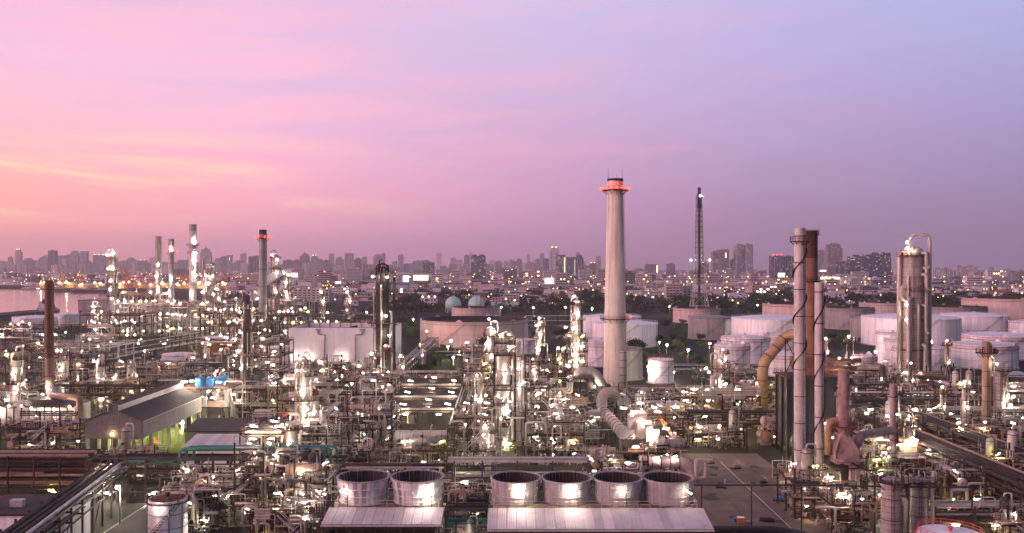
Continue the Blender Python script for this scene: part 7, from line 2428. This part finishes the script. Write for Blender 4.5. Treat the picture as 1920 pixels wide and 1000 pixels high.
# belt
for k in range(44):
    D = rng.uniform(640, 830)
    px_ = rng.choice((rng.uniform(742, 786), rng.uniform(742, 786), rng.uniform(1000, 1088), rng.uniform(1236, 1288), rng.uniform(1545, 1596)))
    if px_ > 1500:
        D = rng.uniform(560, 640)
    tree(PX(px_, D), D, rng.uniform(6, 11), "leaf_mid" if rng.random() < .35 else "leaf_dark", "dark tree beside the tank field")
for k in range(165):
    px_ = rng.uniform(700, 1940)
    D = rng.uniform(950, 1500)
    if px_ > 1180 and rng.random() < .7:
        D = rng.uniform(1000, 1350)
    X = PX(px_, D)
    if abs(D - 1010) < 25 and 820 < px_ < 920:
        continue
    if any(abs(X - a) < c_ * .6 and abs(D - 8 - b_) < 14 for a, b_, c_ in occ):
        continue
    tree(X, D, rng.uniform(11, 20), "leaf_dark", "dark tree of the far belt", 1.25)
    nt += 1
# far-off wood that reads as one mass
mb = MB()
for k in range(1900):
    D = rng.uniform(1350, 3300) if k % 3 == 0 else rng.uniform(965, 1500)
    px_ = rng.uniform(430, 1950)
    if D < 1350 and not (700 < px_ < 1145 or D > 1010 and px_ > 1170):
        continue
    if D < 1040 and 815 < px_ < 925:
        continue
    X = PX(px_, D)
    if abs(D - 1900) < 25 or abs(D - 2450) < 25 or any(abs(X - a) < c_ * .7 + 6 and abs(D - b_) < 25 for a, b_, c_ in occ):
        continue
    cz = rng.uniform(3, 6)
    for j in range(16):
        p = Vector((X + rng.gauss(0, 5), D + rng.gauss(0, 4), max(1, cz + rng.gauss(0, 2.6))))
        u = Vector((rng.uniform(-1, 1), rng.uniform(-1, 1), rng.uniform(-1, 1))).normalized()
        v = u.orthogonal().normalized()
        s = rng.uniform(1.5, 3)
        mb.poly([p - u * s, p - v * s * .7, p + u * s, p + v * s * .7])
wood = structure("far_wood", mb, "leaf_dark")
wood['kind'] = 'stuff'

# steam drifting from the slim steaming column
vm = bpy.data.materials.new("steam")
vm.use_nodes = True
t = NT(vm.node_tree)
pv = t.n("ShaderNodeVolumePrincipled")
pv.inputs["Color"].default_value = (.95, .93, .94, 1)
pv.inputs["Density"].default_value = .16
oo = t.n("ShaderNodeOutputMaterial")
t.l(pv.outputs[0], oo.inputs["Volume"])
MATS["steam"] = vm
D = 625
mb = MB().tube([(0, 0, 0), (2, 0, 3.5), (5, 0, 5.5), (10, 0, 7.5), (16, 0, 9.5), (21, 0, 11)], [1.0, 3.4, 3.0, 2.2, 1.8, .6], 10)
st = bpy.data.objects.new("steam", mb.mesh("steam", "steam"))
COL.objects.link(st)
st.location = (PX(505, D), D - 8, PZ(532, D))
st['kind'] = 'stuff'

# ------------------------------------------------------------------ labels that single each thing out
MARKS = [(92, "rust-brown stack"), (211, "river column"), (297, "spiral stack"), (361, "dark-tipped stack"), (493, "red-lit stack"), (717, "sooty column"), (944, "framed column"), (1153, "concrete chimney"), (1311, "lattice mast"), (1500, "cable-wound stack"), (1711, "ribbed column"), (1850, "slim column")]
ORD = ["first", "second", "third", "fourth", "fifth", "sixth", "seventh", "eighth", "ninth", "tenth", "eleventh", "twelfth", "thirteenth", "fourteenth", "fifteenth", "sixteenth", "seventeenth", "eighteenth", "nineteenth", "twentieth"]
ORD += ["twenty-" + q for q in ORD[:9]] + ["thirtieth"] + ["thirty-" + q for q in ORD[:9]] + ["fortieth"] + ["forty-" + q for q in ORD[:9]]
sect = {}
for o, look in ALL:
    if o.get('label'):
        continue
    px_ = 960 + F * o.location.x / o.location.y
    k = sum(1 for m_ in MARKS if m_[0] <= px_)
    sect.setdefault((look, k), []).append((px_, o))
for (look, k), lst in sect.items():
    lst.sort(key=lambda e: e[0])
    for i, (px_, o) in enumerate(lst):
        if k == 0:
            w_, rev = "left of the rust-brown stack", True
            s = f"{look}, " + (w_ if len(lst) == 1 else f"{ORD[len(lst) - 1 - i]} going left from the rust-brown stack")
        elif k == len(MARKS):
            s = f"{look}, " + ("right of the slim column" if len(lst) == 1 else f"{ORD[i]} going right from the slim column")
        else:
            a, b_ = MARKS[k - 1][1], MARKS[k][1]
            s = f"{look}, " + (f"between {a} and {b_}" if len(lst) == 1 else f"{ORD[i]} from {a} towards {b_}")
        o['label'] = s
